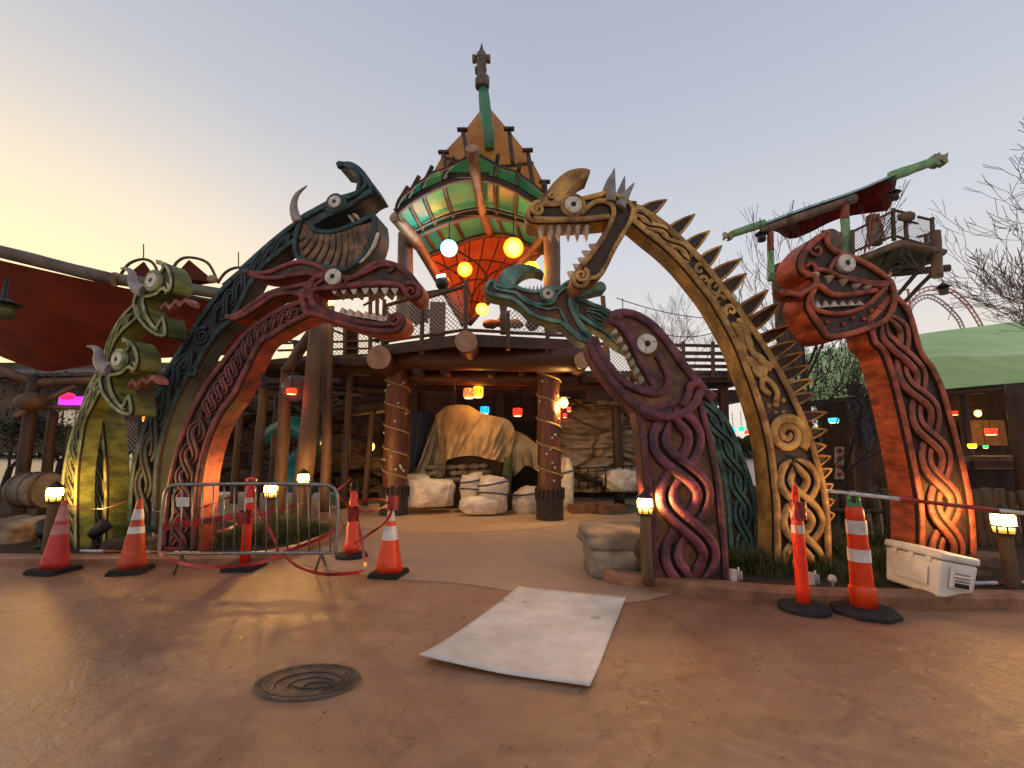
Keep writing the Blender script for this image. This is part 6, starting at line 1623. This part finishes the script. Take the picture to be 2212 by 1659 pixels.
# teal slide
pts = [P(x, y, Y) for x, y, Y in ((585, 945, 13.2), (610, 925, 12.9), (640, 922, 12.5), (668, 940, 12.3), (672, 968, 12.5), (650, 990, 12.7), (632, 1010, 12.5), (640, 1040, 12.2), (665, 1058, 12.0))]
m = MB(); m.tube(spline([tuple(p) for p in pts], step=.12), .27, 18); tag(m.build('tube_slide', mat('teal_plastic', '#1f7a78', '#186462', .35, 2, .05)), 'curling teal tube slide seen between the left logs', 'slide')

# ---------------------------------------------------------------- right log bridge
t = thing('log_bridge', 'raised log bridge with mesh railing behind the purple serpent', 'bridge', (4, 12.5, 0))
m = MB(); m.box(P(1420, 822, 13.2), (4.6, 1.6, .3)); m.build('deck', WOODD, t)
m = MB(); m.box(P(1420, 860, 13.6), (4.4, 1.2, .35)); m.build('girder', WOODD, t)
lg('rail', P(1270, 742, 12.2), P(1575, 748, 12.4), .045, .045, RAILW, t); lg('rail', P(1270, 812, 12.2), P(1575, 815, 12.4), .06, .06, RAILW, t)
for k, (y) in enumerate((762, 776, 790, 803)):
    m = MB(); m.beam(P(1400, y, 12.3), P(1580, y + 2, 12.45), .04, .1); m.build('rail_board', RAILW, t)
for x in (1306, 1370, 1427, 1476, 1540, 1575):
    lg('rail_post', P(x, 818, 12.25), P(x, 738, 12.25), .05, .05, RAILW, t)
q = [P(x, y, 12.35) for x, y in ((1280, 812), (1480, 814), (1480, 748), (1280, 746))]; m = MB(); m.add(q, [(0, 1, 2, 3)]); m.build('mesh_panel', MESHM, t)
for x in (1330, 1480, 1560):
    b = P(x, 820, 13); lg('log_post', Vector((b.x, b.y, 0)), b, .14, .13, WOODD, t)
lg('log_post', P(1313, 790, 11.5), P(1302, 640, 11.5), .07, .06, WOODG, t)
m = MB(); m.box(P(1330, 872, 12.6), (1.1, .5, .12)); m.build('mossy_beam', RK2, t)
for a, b in (((1331, 644, 11.5), (1560, 690, 12)), ((1430, 722, 12), (1560, 714, 12)), ((1345, 644, 11.5), (1345, 740, 12))):
    m = MB(); A, B = P(*a), P(*b); m.tube([A.lerp(B, i / 8) + Vector((0, 0, -.12 * math.sin(PI * i / 8))) for i in range(9)], .012, 5); tag(m.build('cable', IRON), {690: 'upper thin cable sagging right from the bridge post', 714: 'lower thin cable above the bridge railing', 740: 'short thin cable hanging down beside the bridge post'}[b[1]], 'cable')

# ---------------------------------------------------------------- maroon canopy at the left
MAR = mat('maroon_fabric', '#7c2c16', '#5c1e0e', .8, 1.2, .2, trans=.3)
t = thing('maroon_canopy', 'large dark red shade canopy on grey logs with arched dormers, at the far left', 'canopy', (-8, 10, 0))
top_ = [(-260, 500), (-60, 545), (0, 562), (240, 616), (330, 632), (430, 646), (540, 664)]; bot_ = [(-260, 720), (-60, 745), (0, 770), (60, 792), (106, 803), (208, 787), (330, 775), (430, 770), (560, 765)]
A = resample(spline(top_, step=10), 41); B = resample(spline(bot_, step=10), 41)
m = MB(); m.grid(lambda u, v: P(*A[int(round(u * 40))].lerp(B[int(round(u * 40))], v), 9.3 + 3.2 * v - .5 * math.sin(PI * v)), 40, 12); m.build('fabric', MAR, t)
lg('ridge_log', P(-260, 478, 8.6), P(250, 606, 9.0), .125, .13, mat('grey_log', '#6f5b55', '#4a3b37', .6, 3, .4), t)
lg('ridge_log', P(240, 602, 9.1), P(560, 645, 9.4), .125, .12, mat('green_grey_log', '#70705c', '#4c4e3e', .6, 3, .4), t)
lg('ridge_log', P(380, 640, 9.6), P(560, 672, 9.8), .09, .09, MATS['grey_log'], t)
for (xa, xb, yb_, yt, xt) in ((258, 346, 598, 560, 310), (366, 470, 596, 556, 408), (470, 560, 612, 578, 515)):
    pts = spline([(xa, yb_), (xa + (xt - xa) * .4, yt + 10), (xt, yt), (xb - (xb - xt) * .35, yt + 12), (xb, yb_ + 12)], step=5)
    m = MB(); m.tube([P(p.x, p.y, 9.4) for p in pts], .03, 8); m.build('arch_pipe', RAILW, t)
    q = [P(xa + 8, yb_ + 2, 9.5), P(xt, yt + 5, 9.5), P(xb - 4, yb_ + 14, 9.5), P((xa + xb) / 2, yb_ + 20, 9.8)]
    m = MB(); m.extrude(q, (0, .03, 0), 0, 0); m.build('dormer_sail', MAR, t)
for (x, y0, y1) in ((310, 560, 527), (515, 578, 545)):
    m = MB(); m.tube([P(x, y0, 9.4), P(x, y1, 9.4)], .012, 5); m.build('spike', IRON, t)
for (x, y) in ((249, 597), (458, 603)):
    m = MB(); m.ball(P(x, y, 9.2), .09, 12); m.build('knob', WOODL, t)
# frame logs and posts below the canopy
lg('beam_log', P(-260, 700, 9.2), P(75, 826, 9.5), .09, .09, WOODG, t); lg('beam_log', P(70, 827, 9.5), P(420, 812, 10.2), .09, .085, WOODG, t)
for (x0, y0, x1, y1, Y, r) in ((52, 1010, 76, 812, 9.5, .12), (103, 1010, 116, 888, 10, .1), (150, 1000, 158, 930, 10.5, .1)):
    b = P(x0, y0, Y); b.z = 0; lg('log_post', b, P(x1, y1, Y), r, r * .9, WOODD, t)
lg('strut', P(85, 872, 9.4), P(160, 835, 9.6), .05, .05, WOODG, t); lg('strut', P(82, 878, 9.4), P(220, 882, 9.8), .05, .05, WOODG, t); lg('strut', P(80, 875, 9.4), P(30, 900, 9.2), .05, .05, WOODG, t)
m = MB(); m.ball(P(66, 868, 9.3), .23, 16, sc=(1.15, 1, .85), nz=.15); m.build('joint_boss', WOODG, t)
# hanging lantern at the far left edge
c = P(5, 672, 7.6); t2 = thing('bell_lantern', 'dark bell-shaped lantern hanging at the left edge, greenish glass', 'lantern', c)
m = MB(); m.lathe([(.26, .12), (.12, .18), (.04, .24), (.02, .6)], c, 16); m.build('hood', IRON, t2)
m = MB(); m.lathe([(.15, -.12), (.17, .11)], c, 16); m.build('glass', mat('green_glass', '#4d5c33', '#3a4727', .3), t2)

# dim building and rocks beyond the left necks
t3 = thing('background_building', 'low dim building with pale windows far behind the lime serpents', 'building', P(180, 960, 17))
m = MB(); m.box(P(170, 880, 17.5), (13, .3, 3.4)); m.build('wall', mat('far_wall', '#6d5b4c', '#41362c', .8, 1, .3), t3)
for x, y, w_, h_ in ((150, 900, .35, .7), (122, 905, .3, .6), (175, 905, .3, .8), (250, 890, .4, .5)):
    m = MB(); m.box(P(x, y, 17.2), (w_, .08, h_)); m.build('window', glow('far_window', '#b8a890', .55), t3)
m = MB(); m.extrude([P(-60, 815, 16), P(370, 808, 16), P(370, 798, 18), P(-60, 800, 18)], (0, 0, .12), 0, 0); m.build('roof', mat('far_roof', '#62544a', '#40362f', .8), t3)
m = MB(); c = P(45, 1010, 10.6); m.box((c.x, c.y, .35), (4.2, .3, .7)); tag(m.build('low_wall', RK2), 'low brown wall behind the ribbed drum at the far left', 'wall')
m = MB(); m.grid(lambda u, v: P(248 + 50 * u, (905 + 10 * u) + (70 - 10 * u) * v, 10.5), 4, 4); tag(m.build('orange_net', bpy.data.materials['wire_mesh']), 'wire net panel between the lime and teal serpents', 'net')
def blocks(): pass

# ---------------------------------------------------------------- green awning at the right
GRF = mat('green_roof_fabric', '#cbeaaa', '#b6d796', .85, .8, .15, trans=.15)
GRF2 = mat('green_roof_lower', '#b2d08a', '#9dbb76', .85, .8, .15, trans=.1)
t = thing('green_awning_shop', 'open shop under a long pale green fabric roof at the far right', 'building', (10, 14, 0))
lg2 = lambda name, a, b, r, m=WOODD: lg(name, a, b, r, r * .95, m, t)
top_ = [(1700, 772), (1985, 722), (2123, 704), (2260, 685), (2600, 640)]; bot_ = [(1700, 872), (1830, 858), (2035, 841), (2212, 826), (2600, 800)]; mid_ = [(1700, 830), (1985, 775), (2140, 770), (2260, 762), (2600, 740)]
def strip(a_, b_, Ya, Yb, m_, nm):
    A = resample(spline(a_, step=10), 41); B = resample(spline(b_, step=10), 41); m = MB()
    m.grid(lambda u, v: P(*A[int(round(u * 40))].lerp(B[int(round(u * 40))], v), Ya + (Yb - Ya) * v), 40, 8); m.build(nm, m_, t)
strip(top_, mid_, 19, 15, GRF, 'upper_roof'); strip(mid_, bot_, 14.98, 12.2, GRF2, 'lower_roof')
lg2('eave_log', P(1700, 876, 12.3), P(2600, 806, 12.3), .07)
m = MB(); m.box(P(2130, 960, 17), (12, .2, 4.6)); m.build('back_wall', UW, t)
m = MB(); m.box(P(2125, 935, 16.6), (1.5, .1, .9)); m.build('lit_board', mat('ochre_board', '#a9743a', '#7f5526', .7), t)
m = MB(); m.box(P(2230, 905, 16.6), (1.0, .1, .7)); m.build('lit_board', mat('ochre_board', '#a9743a'), t)
for (x, Y, r) in ((2196, 11.2, .24), (1846, 12.4, .2), (1955, 12.8, .12), (2075, 12.8, .12), (2290, 12, .2)):
    b = P(x, 860, Y); lg2('log_post', Vector((b.x, b.y, 0)), P(x, 830, Y), r)
m = MB(); m.box(P(2160, 990, 12.1), (2.6, .7, .12)); m.build('counter', WOODG, t)
m = MB(); m.box(P(2160, 1050, 12.3), (2.4, .5, .9)); m.build('counter_front', UW, t)
for x in (1865, 1893, 1921):
    m = MB(); m.box(P(x, 985, 12.9), (.34, .06, 1.1)); m.build('plank_panel', mat('plank_red', '#5e3a25', '#40261a', .7), t)
bulb(2112, 893, 15.2, .09, 'added warm lamp that brightens the shop inside under the green roof', 80)  # lamp body added to carry the loose fill light over the counter
drape('tarpaulin', [(1832, 872), (1862, 862), (1900, 880)], [(1850, 935), (1870, 968), (1902, 930)], 12.0, mat('slate_tarp', '#39404c', '#22262f', .6), 'dark slate tarpaulin hung on the awning post', 2, .1, .3, 8)
# chequered banner
t = thing('diamond_banner', 'narrow banner with red and white diamonds behind the yellow spines', 'banner', P(1814, 1030, 9.5))
m = MB(); q = [P(1805, 965, 9.5), P(1823, 965, 9.5), P(1823, 1035, 9.5), P(1805, 1035, 9.5)]; m.extrude(q, (0, .03, 0), 0, 0); m.build('cloth', mat('banner_cream', '#b6a58e', '#9a8b76', .8), t)
for k in range(4):
    y = 974 + k * 17; m = MB(); q = [P(1814, y - 7, 9.49), P(1822, y, 9.49), P(1814, y + 7, 9.49), P(1806, y, 9.49)]; m.add(q, [(0, 1, 2, 3)]); m.build('diamond', mat('banner_red', '#8f2f26', '#7a261f', .8), t)
# palisade
t = thing('log_palisade', 'waist-high palisade fence of upright logs behind the orange serpent', 'fence', (6, 7.6, 0))
PAL = mat('palisade_log', '#5b4833', '#3a2d20', .75, 4, .6, stretch=(1, 1, .3))
for k in range(46):
    x = 3.9 + k * .13; y = 7.7 + .1 * math.sin(k * .7) - .012 * k
    m = MB(); h = .95 + random.uniform(-.06, .05); m.log((x, y, 0), (x + random.uniform(-.02, .02), y, h), .062, .055, 8, 0, 0, .02, .15, 5); m.build('stake', PAL, t)
m = MB(); m.tube([(3.8, 7.62, .6), (9.8, 7.1, .6)], .035, 8); m.build('rail', PAL, t)

# ---------------------------------------------------------------- lookout tower on the right
Yk = 16.0
t = thing('lookout_tower', 'distant lookout hut with slanting hull roof, dragon-head ridge ends and railed balcony', 'tower', P(1900, 900, Yk))
ZP = lambda x, y, Y=Yk: P(*z1('H', x, y), Y)
PG = mat('pale_green_pole', '#86ab7c', '#5f8a62', .6, 3, .4, dirt=.2); PRD = mat('red_pole', '#9a4a33', '#763626', .6, 3, .4)
ROOFU = mat('roof_underside', '#6e1712', '#4a110d', 1, 1.5, .1, spec=.05); ROOFT = mat('roof_skin', '#7fb0a0', '#5f9484', .5, 2, .1)
a = spline([(480, 600), (800, 480), (1180, 350), (1465, 228)], step=20); b = spline([(500, 640), (590, 650), (690, 705), (830, 660), (1000, 575), (1160, 530), (1380, 500), (1432, 470), (1478, 265)], step=20)
A = resample(a, 25); B = resample(b, 25)
m = MB(); m.grid(lambda u, v: ZP(*A[int(round(u * 24))].lerp(B[int(round(u * 24))], v), 15.6 + 2.0 * v), 24, 6); m.build('roof_inside', ROOFU, t)
m = MB(); m.grid(lambda u, v: ZP(A[int(round(u * 24))].x, A[int(round(u * 24))].y - 16 * (1 - v) + 4, 15.75 - .3 * v), 24, 2); m.build('roof_skin', ROOFT, t)
lg('ridge_pole', ZP(262, 668, 15.6), ZP(500, 590, 15.6), .13, .15, PG, t, PG); lg('ridge_pole', ZP(1440, 242, 15.6), ZP(1750, 132, 15.6), .19, .15, PG, t, PG)
HDM = mat('dragon_head_carving', '#93906e', '#64614a', .6, 6, .4)
for (cx_, cy_, s, fl) in ((1800, 112, 1, 1), (243, 678, .62, -1)):
    pts = [(-52, 28), (-55, -5), (-38, -40), (-28, -25), (-10, -50), (0, -32), (28, -30), (58, -48), (50, -5), (58, 22), (42, 38), (25, 20), (5, 8), (-10, 14), (10, 42), (-25, 40)]
    m = MB(); m.extrude([ZP(cx_ + fl * p[0] * s, cy_ + p[1] * s, 15.5) for p in pts], (0, .3 * s, 0), 0, 0); m.build('dragon_head', HDM, t)
lg('beam_log', ZP(485, 642, 15.3), ZP(1165, 405, 15.3), .13, .15, WOODG, t)
for (x0, y0, x1, y1, r, ys) in ((552, 1010, 543, 640, .11, 790), (1105, 830, 1090, 458, .14, 560)):
    lg('post_upper', ZP(x0 + (x1 - x0) * .75, ys, 15.35), ZP(x1, y1, 15.35), r, r, PRD, t); lg('post_lower', ZP(x0, y0, 15.35), ZP(x0 + (x1 - x0) * .75, ys + 4, 15.35), r * 1.05, r, PG, t)
lg('tower_trunk', Vector((ZP(640, 700, 16.6).x, 16.6, 0)), ZP(640, 900, 16.6), .5, .4, mat('trunk_brown', '#55402f', '#382a1f', .8), t)
dk1, dk2, dk3 = ZP(1130, 880, 15.2), ZP(1500, 735, 15.0), ZP(1825, 805, 15.0)
lg('deck_log', dk1, dk2, .12, .12, WOODG, t); lg('deck_log', dk2, dk3, .12, .12, WOODG, t); lg('deck_log', ZP(1430, 960, 16.5), ZP(1862, 918, 16), .13, .13, WOODD, t)
m = MB(); m.extrude([dk1, dk2, dk3, ZP(1760, 880, 16.4), ZP(1420, 970, 17)], (0, 0, .08), 0, 0); m.build('deck', WOODD, t)
lg('corner_log', ZP(1775, 985, 15.1), ZP(1758, 650, 15.1), .16, .16, WOODG, t)
for (x0, y0, x1, y1) in ((1150, 830, 1150, 640), (1455, 715, 1448, 480), (1548, 735, 1540, 555), (1700, 770, 1690, 670), (1745, 765, 1735, 548), (1060, 830, 1060, 660)):
    lg('rail_post', ZP(x0, y0, 15.1), ZP(x1, y1, 15.1), .07, .06, RAILW, t)
for (x0, y0, x1, y1) in ((1150, 650, 1450, 498), (1450, 490, 1590, 525), (1560, 575, 1630, 590), (1630, 540, 1735, 565), (1150, 800, 1455, 680), (1455, 680, 1740, 760), (1630, 690, 1740, 660)):
    lg('rail', ZP(x0, y0, 15.1), ZP(x1, y1, 15.1), .045, .04, RAILW, t)
PANEL = mat('netting_grey', '#a39c9a', '#8c8583', .8)
for q in (((1152, 800), (1452, 680), (1450, 505), (1152, 655)), ((1460, 682), (1742, 760), (1735, 570), (1630, 545), (1625, 600), (1560, 585), (1548, 525), (1455, 498)), ((1030, 800), (1145, 800), (1145, 665), (1030, 670))):
    m = MB(); m.add([ZP(x, y, 15.25) for x, y in q], [list(range(len(q)))]); m.build('netting', bpy.data.materials['wire_mesh'], t)
m = MB(); m.box(ZP(1310, 640, 15.4), (.35, .2, 1.1)); m.build('board', WOODG, t)
m = MB(); m.ball(ZP(1550, 540, 15.0), .2, 12, sc=(1.5, .8, .9), nz=.3); m.build('post_cap', WOODG, t)
m = MB(); m.ball(ZP(1000, 720, 15.1), .4, 14, sc=(.9, .4, 1.15), nz=.1); m.build('round_shield', WOODG, t)
for (x0, y0, x1, y1) in ((1715, 845, 1485, 1115), (1745, 950, 1515, 1185), (1430, 790, 1350, 950)):
    lg('strut', ZP(x0, y0, 15.3), ZP(x1, y1, 15.8), .07, .06, WOODD if x0 > 1500 else RAILW, t)
t4 = thing('step_ladder', 'open red brown stepladder standing on the lookout balcony', 'ladder', ZP(1310, 790, 15.0))
for (x0, y0, x1, y1) in ((1240, 800, 1290, 515), (1272, 780, 1310, 515), (1390, 720, 1340, 515)):
    m = MB(); m.beam(ZP(x0, y0, 15.0), ZP(x1, y1, 15.0), .05, .05); m.build('rail', PRD, t4)
for k in range(4):
    m = MB(); m.beam(ZP(1248 + k * 11, 750 - k * 60, 15.0), ZP(1285 + k * 8, 750 - k * 60, 15.0), .05, .04); m.build('step', PRD, t4)
for i, (x, y, lab) in enumerate(((480, 690, 'black lantern hanging under the low end of the lookout roof'), (1457, 385, 'black lantern hanging under the high end of the lookout roof'), (1820, 1080, 'black lantern hanging below the balcony corner over the coaster'), (1470, 915, 'black lantern hanging under the balcony floor'))):
    c = ZP(x, y, 15.2); tt = thing('hanging_lantern', lab, 'lantern', c, group='black lanterns hung on the lookout')
    m = MB(); m.lathe([(.13, -.15), (.14, .1)], c, 10); m.build('lamp_body', IRON, tt)
    m = MB(); m.lathe([(.22, .1), (.1, .2), (.02, .26)], c, 10); m.build('hood', IRON, tt)
    m = MB(); m.tube([c + Vector((0, 0, .25)), c + Vector((0, 0, .7))], .012, 5); m.build('chain', IRON, tt)

# ---------------------------------------------------------------- coaster far away
t = thing('roller_coaster', 'distant pale orange roller coaster loop with lattice tracks above the green roof', 'roller coaster', P(2030, 720, 50))
CO = mat('coaster_paint', '#c48a70', '#a8705a', .5, 1, 0); CO2 = mat('coaster_grey', '#a79c98', '#8f8581', .5, 1, 0)
for pts, m_, Y in (([(1500, 1260), (1560, 1180), (1620, 1112), (1720, 1072), (1850, 1082), (1960, 1155), (2040, 1255), (2100, 1360), (2120, 1420)], CO, 50), ([(1560, 1260), (1600, 1180), (1690, 1130), (1780, 1158), (1870, 1232), (1930, 1302), (1965, 1380), (1985, 1420)], CO2, 53)):
    a = resample(spline(z('H', pts), step=4), 50); m = MB(); o_ = []; i_ = []
    for i, p in enumerate(a):
        t_ = (a[min(i + 1, 49)] - a[max(i - 1, 0)]).normalized(); n_ = Vector((t_.y, -t_.x)); o_.append(P(p.x + n_.x * -3, p.y + n_.y * -3, Y)); i_.append(P(p.x + n_.x * 5, p.y + n_.y * 5, Y))
    m.tube(o_, .08, 5); m.tube(i_, .08, 5)
    for i in range(49): (m.tube([o_[i], i_[i + 1]], .035, 4), m.tube([i_[i], o_[i]], .035, 4)) if i % 2 == 0 else 0
    m.build('track', m_, t)
m = MB(); m.tube([P(*z1('H', 1558, 1075), 50), P(*z1('H', 1605, 1420), 50)], .13, 5); m.tube([P(*z1('H', 1480, 1085), 50), P(*z1('H', 1560, 1075), 50)], .1, 5); m.build('support', CO, t)

# ---------------------------------------------------------------- trees
BARK = mat('bare_bark', '#776b66', '#564b46', .9, 4, .3); BARKD = mat('dark_bark', '#3c322b', '#2a221d', .9, 4, .3)
def tree(base, h, r, lab, seed, lean=(0, 0), depth=6, spread=.55, m=BARK, first=.25, up=.25, ratio=.78, leaves=None, name='bare_tree', nb=(2, 3), grp=None, seg0=6):
    rnd = random.Random(seed); t = thing(name, lab, 'tree', base, group=grp); tr = MB(); cr = MB(); lf = MB()
    def grow(p, d, L, r_, k):
        n = 4; pts = [p]; rr_ = [r_]
        q = p.copy(); dd = d.copy()
        for i in range(n):
            dd = (dd + Vector((rnd.uniform(-1, 1), rnd.uniform(-1, 1), rnd.uniform(-.5, 1))) * .13 + Vector((0, 0, up * .1))).normalized()
            q = q + dd * L / n; pts.append(q.copy()); rr_.append(max(.006, r_ * (1 - .35 * (i + 1) / n)))
        (tr if k == 0 else cr).tube(pts, rr_, seg0 if k < 2 else (4 if k < 4 else 3), caps=False)
        if k >= depth: 
            if leaves:
                for _ in range(leaves[0]):
                    c = pts[rnd.randint(1, 4)] + Vector([rnd.gauss(0, leaves[1]) for _ in range(3)]); a = Vector([rnd.uniform(-1, 1) for _ in range(3)]).normalized(); b_ = a.cross(Vector([rnd.uniform(-1, 1) for _ in range(3)])).normalized(); s = leaves[2]
                    lf.add([c - a * s, c + b_ * s * .5, c + a * s, c - b_ * s * .5], [(0, 1, 2, 3)])
            return
        for j in range(rnd.randint(*nb)):
            a = Vector([rnd.uniform(-1, 1) for _ in range(3)]); a = (a - dd * a.dot(dd)).normalized()
            nd = (dd + a * spread * rnd.uniform(.6, 1.3) + Vector((0, 0, up * .3))).normalized()
            grow(pts[-1] if j == 0 else pts[rnd.randint(2, 4)], nd, L * ratio * rnd.uniform(.75, 1.15), rr_[-1] * (.8 if j == 0 else .62), k + 1)
    grow(Vector(base), Vector((lean[0], lean[1], 1)).normalized(), h * first, r, 0)
    tr.build('trunk', m, t); cr.build('crown', m, t)
    if leaves: lf.build('foliage', leaves[3], t)
    return t
LEAF = mat('dark_leaf', '#3d4a2c', '#232c1a', .7, 2, 0); LEAFO = mat('olive_leaf', '#4b4a2e', '#302f1d', .7, 2, 0)
def at0(x, Y): p = P(x, 965, Y); return Vector((p.x, Y, 0))
tree(at0(2300, 10), 8.3, .16, 'tall bare tree leaning in at the right edge', 4, (-.12, 0), 8, .62, first=.26, up=.14, ratio=.8)
tree(at0(2270, 12), 8.5, .12, 'lower bare tree at the right edge below the tall one', 9, (-.15, 0), 8, .6, first=.24, up=.12, ratio=.79)
tree(at0(1440, 24), 11.5, .2, 'bare tree in the distance right of the turquoise serpent head', 2, (0, 0), 7, .5, first=.26, up=.35)
tree(at0(1235, 30), 8.5, .1, 'faint bare tree low behind the gate deck', 12, (0, 0), 6, .5, first=.3, up=.35)
tree(at0(1695, 12.5), 6.3, .2, 'bare twiggy tree right behind the orange serpent head', 6, (.02, 0), 7, .5, m=BARKD, first=.33, up=.3)
tree(at0(1650, 14), 5.4, .1, 'thin bare tree left of the lookout legs', 22, (.05, 0), 6, .5, first=.3, up=.35)
tree(at0(1800, 9.6), 3.9, .08, 'dense dark bush tree between the yellow spines and orange neck', 15, (0, 0), 6, .75, m=BARKD, first=.26, up=.15, leaves=(2, .12, .035, LEAF), name='leafy_tree')
tree(at0(1745, 10.2), 3.6, .08, 'dense olive bush tree directly behind the yellow spines', 18, (0, 0), 6, .7, m=BARKD, first=.26, up=.2, leaves=(2, .14, .035, LEAFO), name='leafy_tree')
tree(at0(-40, 11.5), 3.6, .12, 'dark evergreen at the far left under the maroon canopy', 31, (0, 0), 6, .8, m=BARKD, first=.22, up=.15, leaves=(14, .16, .05, LEAF), name='leafy_tree')
tree(at0(20, 15), 4.2, .12, 'dark evergreen further back at the far left', 35, (0, 0), 6, .8, m=BARKD, first=.22, up=.15, leaves=(10, .18, .06, LEAF), name='leafy_tree')
tree(at0(130, 15.5), 4.4, .12, 'distant grey tree behind the magenta panel', 37, (0, 0), 6, .8, m=BARKD, first=.25, up=.15, leaves=(4, .2, .06, LEAFO), name='leafy_tree')
# far wooded horizon so that no bare ground line shows
m = MB(); rnd = random.Random(3)
for i in range(9000):
    x = rnd.uniform(-90, 110); y = rnd.uniform(62, 70); hh = 3.0 + 1.6 * noise.noise(Vector((x * .08, 0, 0)))
    c = Vector((x, y, rnd.uniform(0, max(.6, hh)))); a = Vector([rnd.uniform(-1, 1) for _ in range(3)]).normalized(); b_ = a.cross(Vector((rnd.random(), rnd.random(), rnd.random()))).normalized(); s = rnd.uniform(.3, .6)
    m.add([c - a * s, c + b_ * s, c + a * s, c - b_ * s], [(0, 1, 2, 3)])
o = m.build('far_woods', LEAFO); o['kind'] = 'stuff'; o['label'] = 'far line of dark woods along the horizon'; o['category'] = 'woods'
cam = bpy.data.cameras.new('camera'); co = bpy.data.objects.new('camera', cam); COL.objects.link(co)
co.location = (0, 0, EYE); co.rotation_euler = (PI / 2 + PITCH, 0, 0)
cam.sensor_width = 36; cam.lens = 36 * F / 2212; cam.clip_end = 2000; cam.clip_start = .05
scene.camera = co
w = bpy.data.worlds.new('World'); scene.world = w; w.use_nodes = True
N = w.node_tree.nodes; L = w.node_tree.links; bg = N['Background']
# dusk: sun just at the horizon, far to the left of the view
SUN_AZ = math.radians(-58); SUN_EL = math.radians(1.2)
sky = N.new('ShaderNodeTexSky'); sky.sky_type = 'NISHITA'; sky.sun_disc = False
sky.sun_elevation = SUN_EL; sky.sun_rotation = SUN_AZ; sky.air_density = 1.0; sky.dust_density = 2.2; sky.ozone_density = 3.0
# thin high haze that glows warm toward the sunset and mauve away from it
tc = N.new('ShaderNodeTexCoord'); sep = N.new('ShaderNodeSeparateXYZ'); L.new(tc.outputs['Generated'], sep.inputs[0])
up = N.new('ShaderNodeValToRGB'); e = up.color_ramp.elements
SKY = [(0.0, '#ebdfce'), (.18, '#e2dad3'), (.36, '#ced0d6'), (.56, '#b8becb'), (.85, '#9ca5bb')]
e[0].position = SKY[0][0]; e[0].color = lin(SKY[0][1]); e[1].position = SKY[-1][0]; e[1].color = lin(SKY[-1][1])
for p_, c_ in SKY[1:-1]:
    q = e.new(p_); q.color = lin(c_)
L.new(sep.outputs['Z'], up.inputs['Fac'])
dot = N.new('ShaderNodeVectorMath'); dot.operation = 'DOT_PRODUCT'
nv = Vector((math.sin(SUN_AZ), math.cos(SUN_AZ), 0.12)).normalized()
nrm = N.new('ShaderNodeVectorMath'); nrm.operation = 'NORMALIZE'; L.new(tc.outputs['Generated'], nrm.inputs[0])
dot.inputs[1].default_value = nv; L.new(nrm.outputs['Vector'], dot.inputs[0])
gl = N.new('ShaderNodeValToRGB'); e = gl.color_ramp.elements
e[0].position = .42; e[0].color = (0, 0, 0, 1); e[1].position = 1.0; e[1].color = (1, 1, 1, 1); q = e.new(.8); q.color = (.36, .36, .36, 1)
L.new(dot.outputs['Value'], gl.inputs['Fac'])
mx = N.new('ShaderNodeMix'); mx.data_type = 'RGBA'; L.new(gl.outputs['Color'], mx.inputs['Factor']); L.new(up.outputs['Color'], mx.inputs['A'])
mx.inputs['B'].default_value = (1.5, 1.08, .46, 1)
el = N.new('ShaderNodeMapRange'); el.inputs['From Min'].default_value = .02; el.inputs['From Max'].default_value = .66; el.inputs['To Min'].default_value = 1; el.inputs['To Max'].default_value = .12
el.interpolation_type = 'SMOOTHSTEP'
L.new(sep.outputs['Z'], el.inputs['Value']); em = N.new('ShaderNodeMath'); em.operation = 'MULTIPLY'; L.new(gl.outputs['Color'], em.inputs[0]); L.new(el.outputs[0], em.inputs[1]); L.new(em.outputs[0], mx.inputs['Factor'])
sm = N.new('ShaderNodeVectorMath'); sm.operation = 'SCALE'; L.new(sky.outputs['Color'], sm.inputs[0]); sm.inputs['Scale'].default_value = .12
haz = N.new('ShaderNodeVectorMath'); haz.operation = 'SCALE'; L.new(mx.outputs['Result'], haz.inputs[0]); haz.inputs['Scale'].default_value = 1 / .12 * 1.36
add = N.new('ShaderNodeVectorMath'); add.operation = 'ADD'; L.new(sky.outputs['Color'], sm.inputs[0])
L.new(sm.outputs['Vector'], add.inputs[0]); L.new(haz.outputs['Vector'], add.inputs[1])
L.new(add.outputs['Vector'], bg.inputs['Color']); bg.inputs['Strength'].default_value = .12 * .8
sl = bpy.data.lights.new('sun', 'SUN'); sl.energy = .35; sl.angle = math.radians(15); sl.color = (1, .8, .6)
so = bpy.data.objects.new('sun', sl); COL.objects.link(so)
so.rotation_euler = Vector((math.sin(SUN_AZ), math.cos(SUN_AZ), math.tan(math.radians(4)))).to_track_quat('Z', 'Y').to_euler()
scene.view_settings.view_transform = 'Standard'; scene.view_settings.look = 'None'; scene.view_settings.exposure = 0; scene.view_settings.gamma = 1
scene.render.engine = 'CYCLES'
scene.cycles.use_denoising = True; scene.cycles.max_bounces = 6; scene.cycles.sample_clamp_indirect = 4; scene.cycles.sample_clamp_direct = 0
scene.cycles.caustics_reflective = False; scene.cycles.caustics_refractive = False
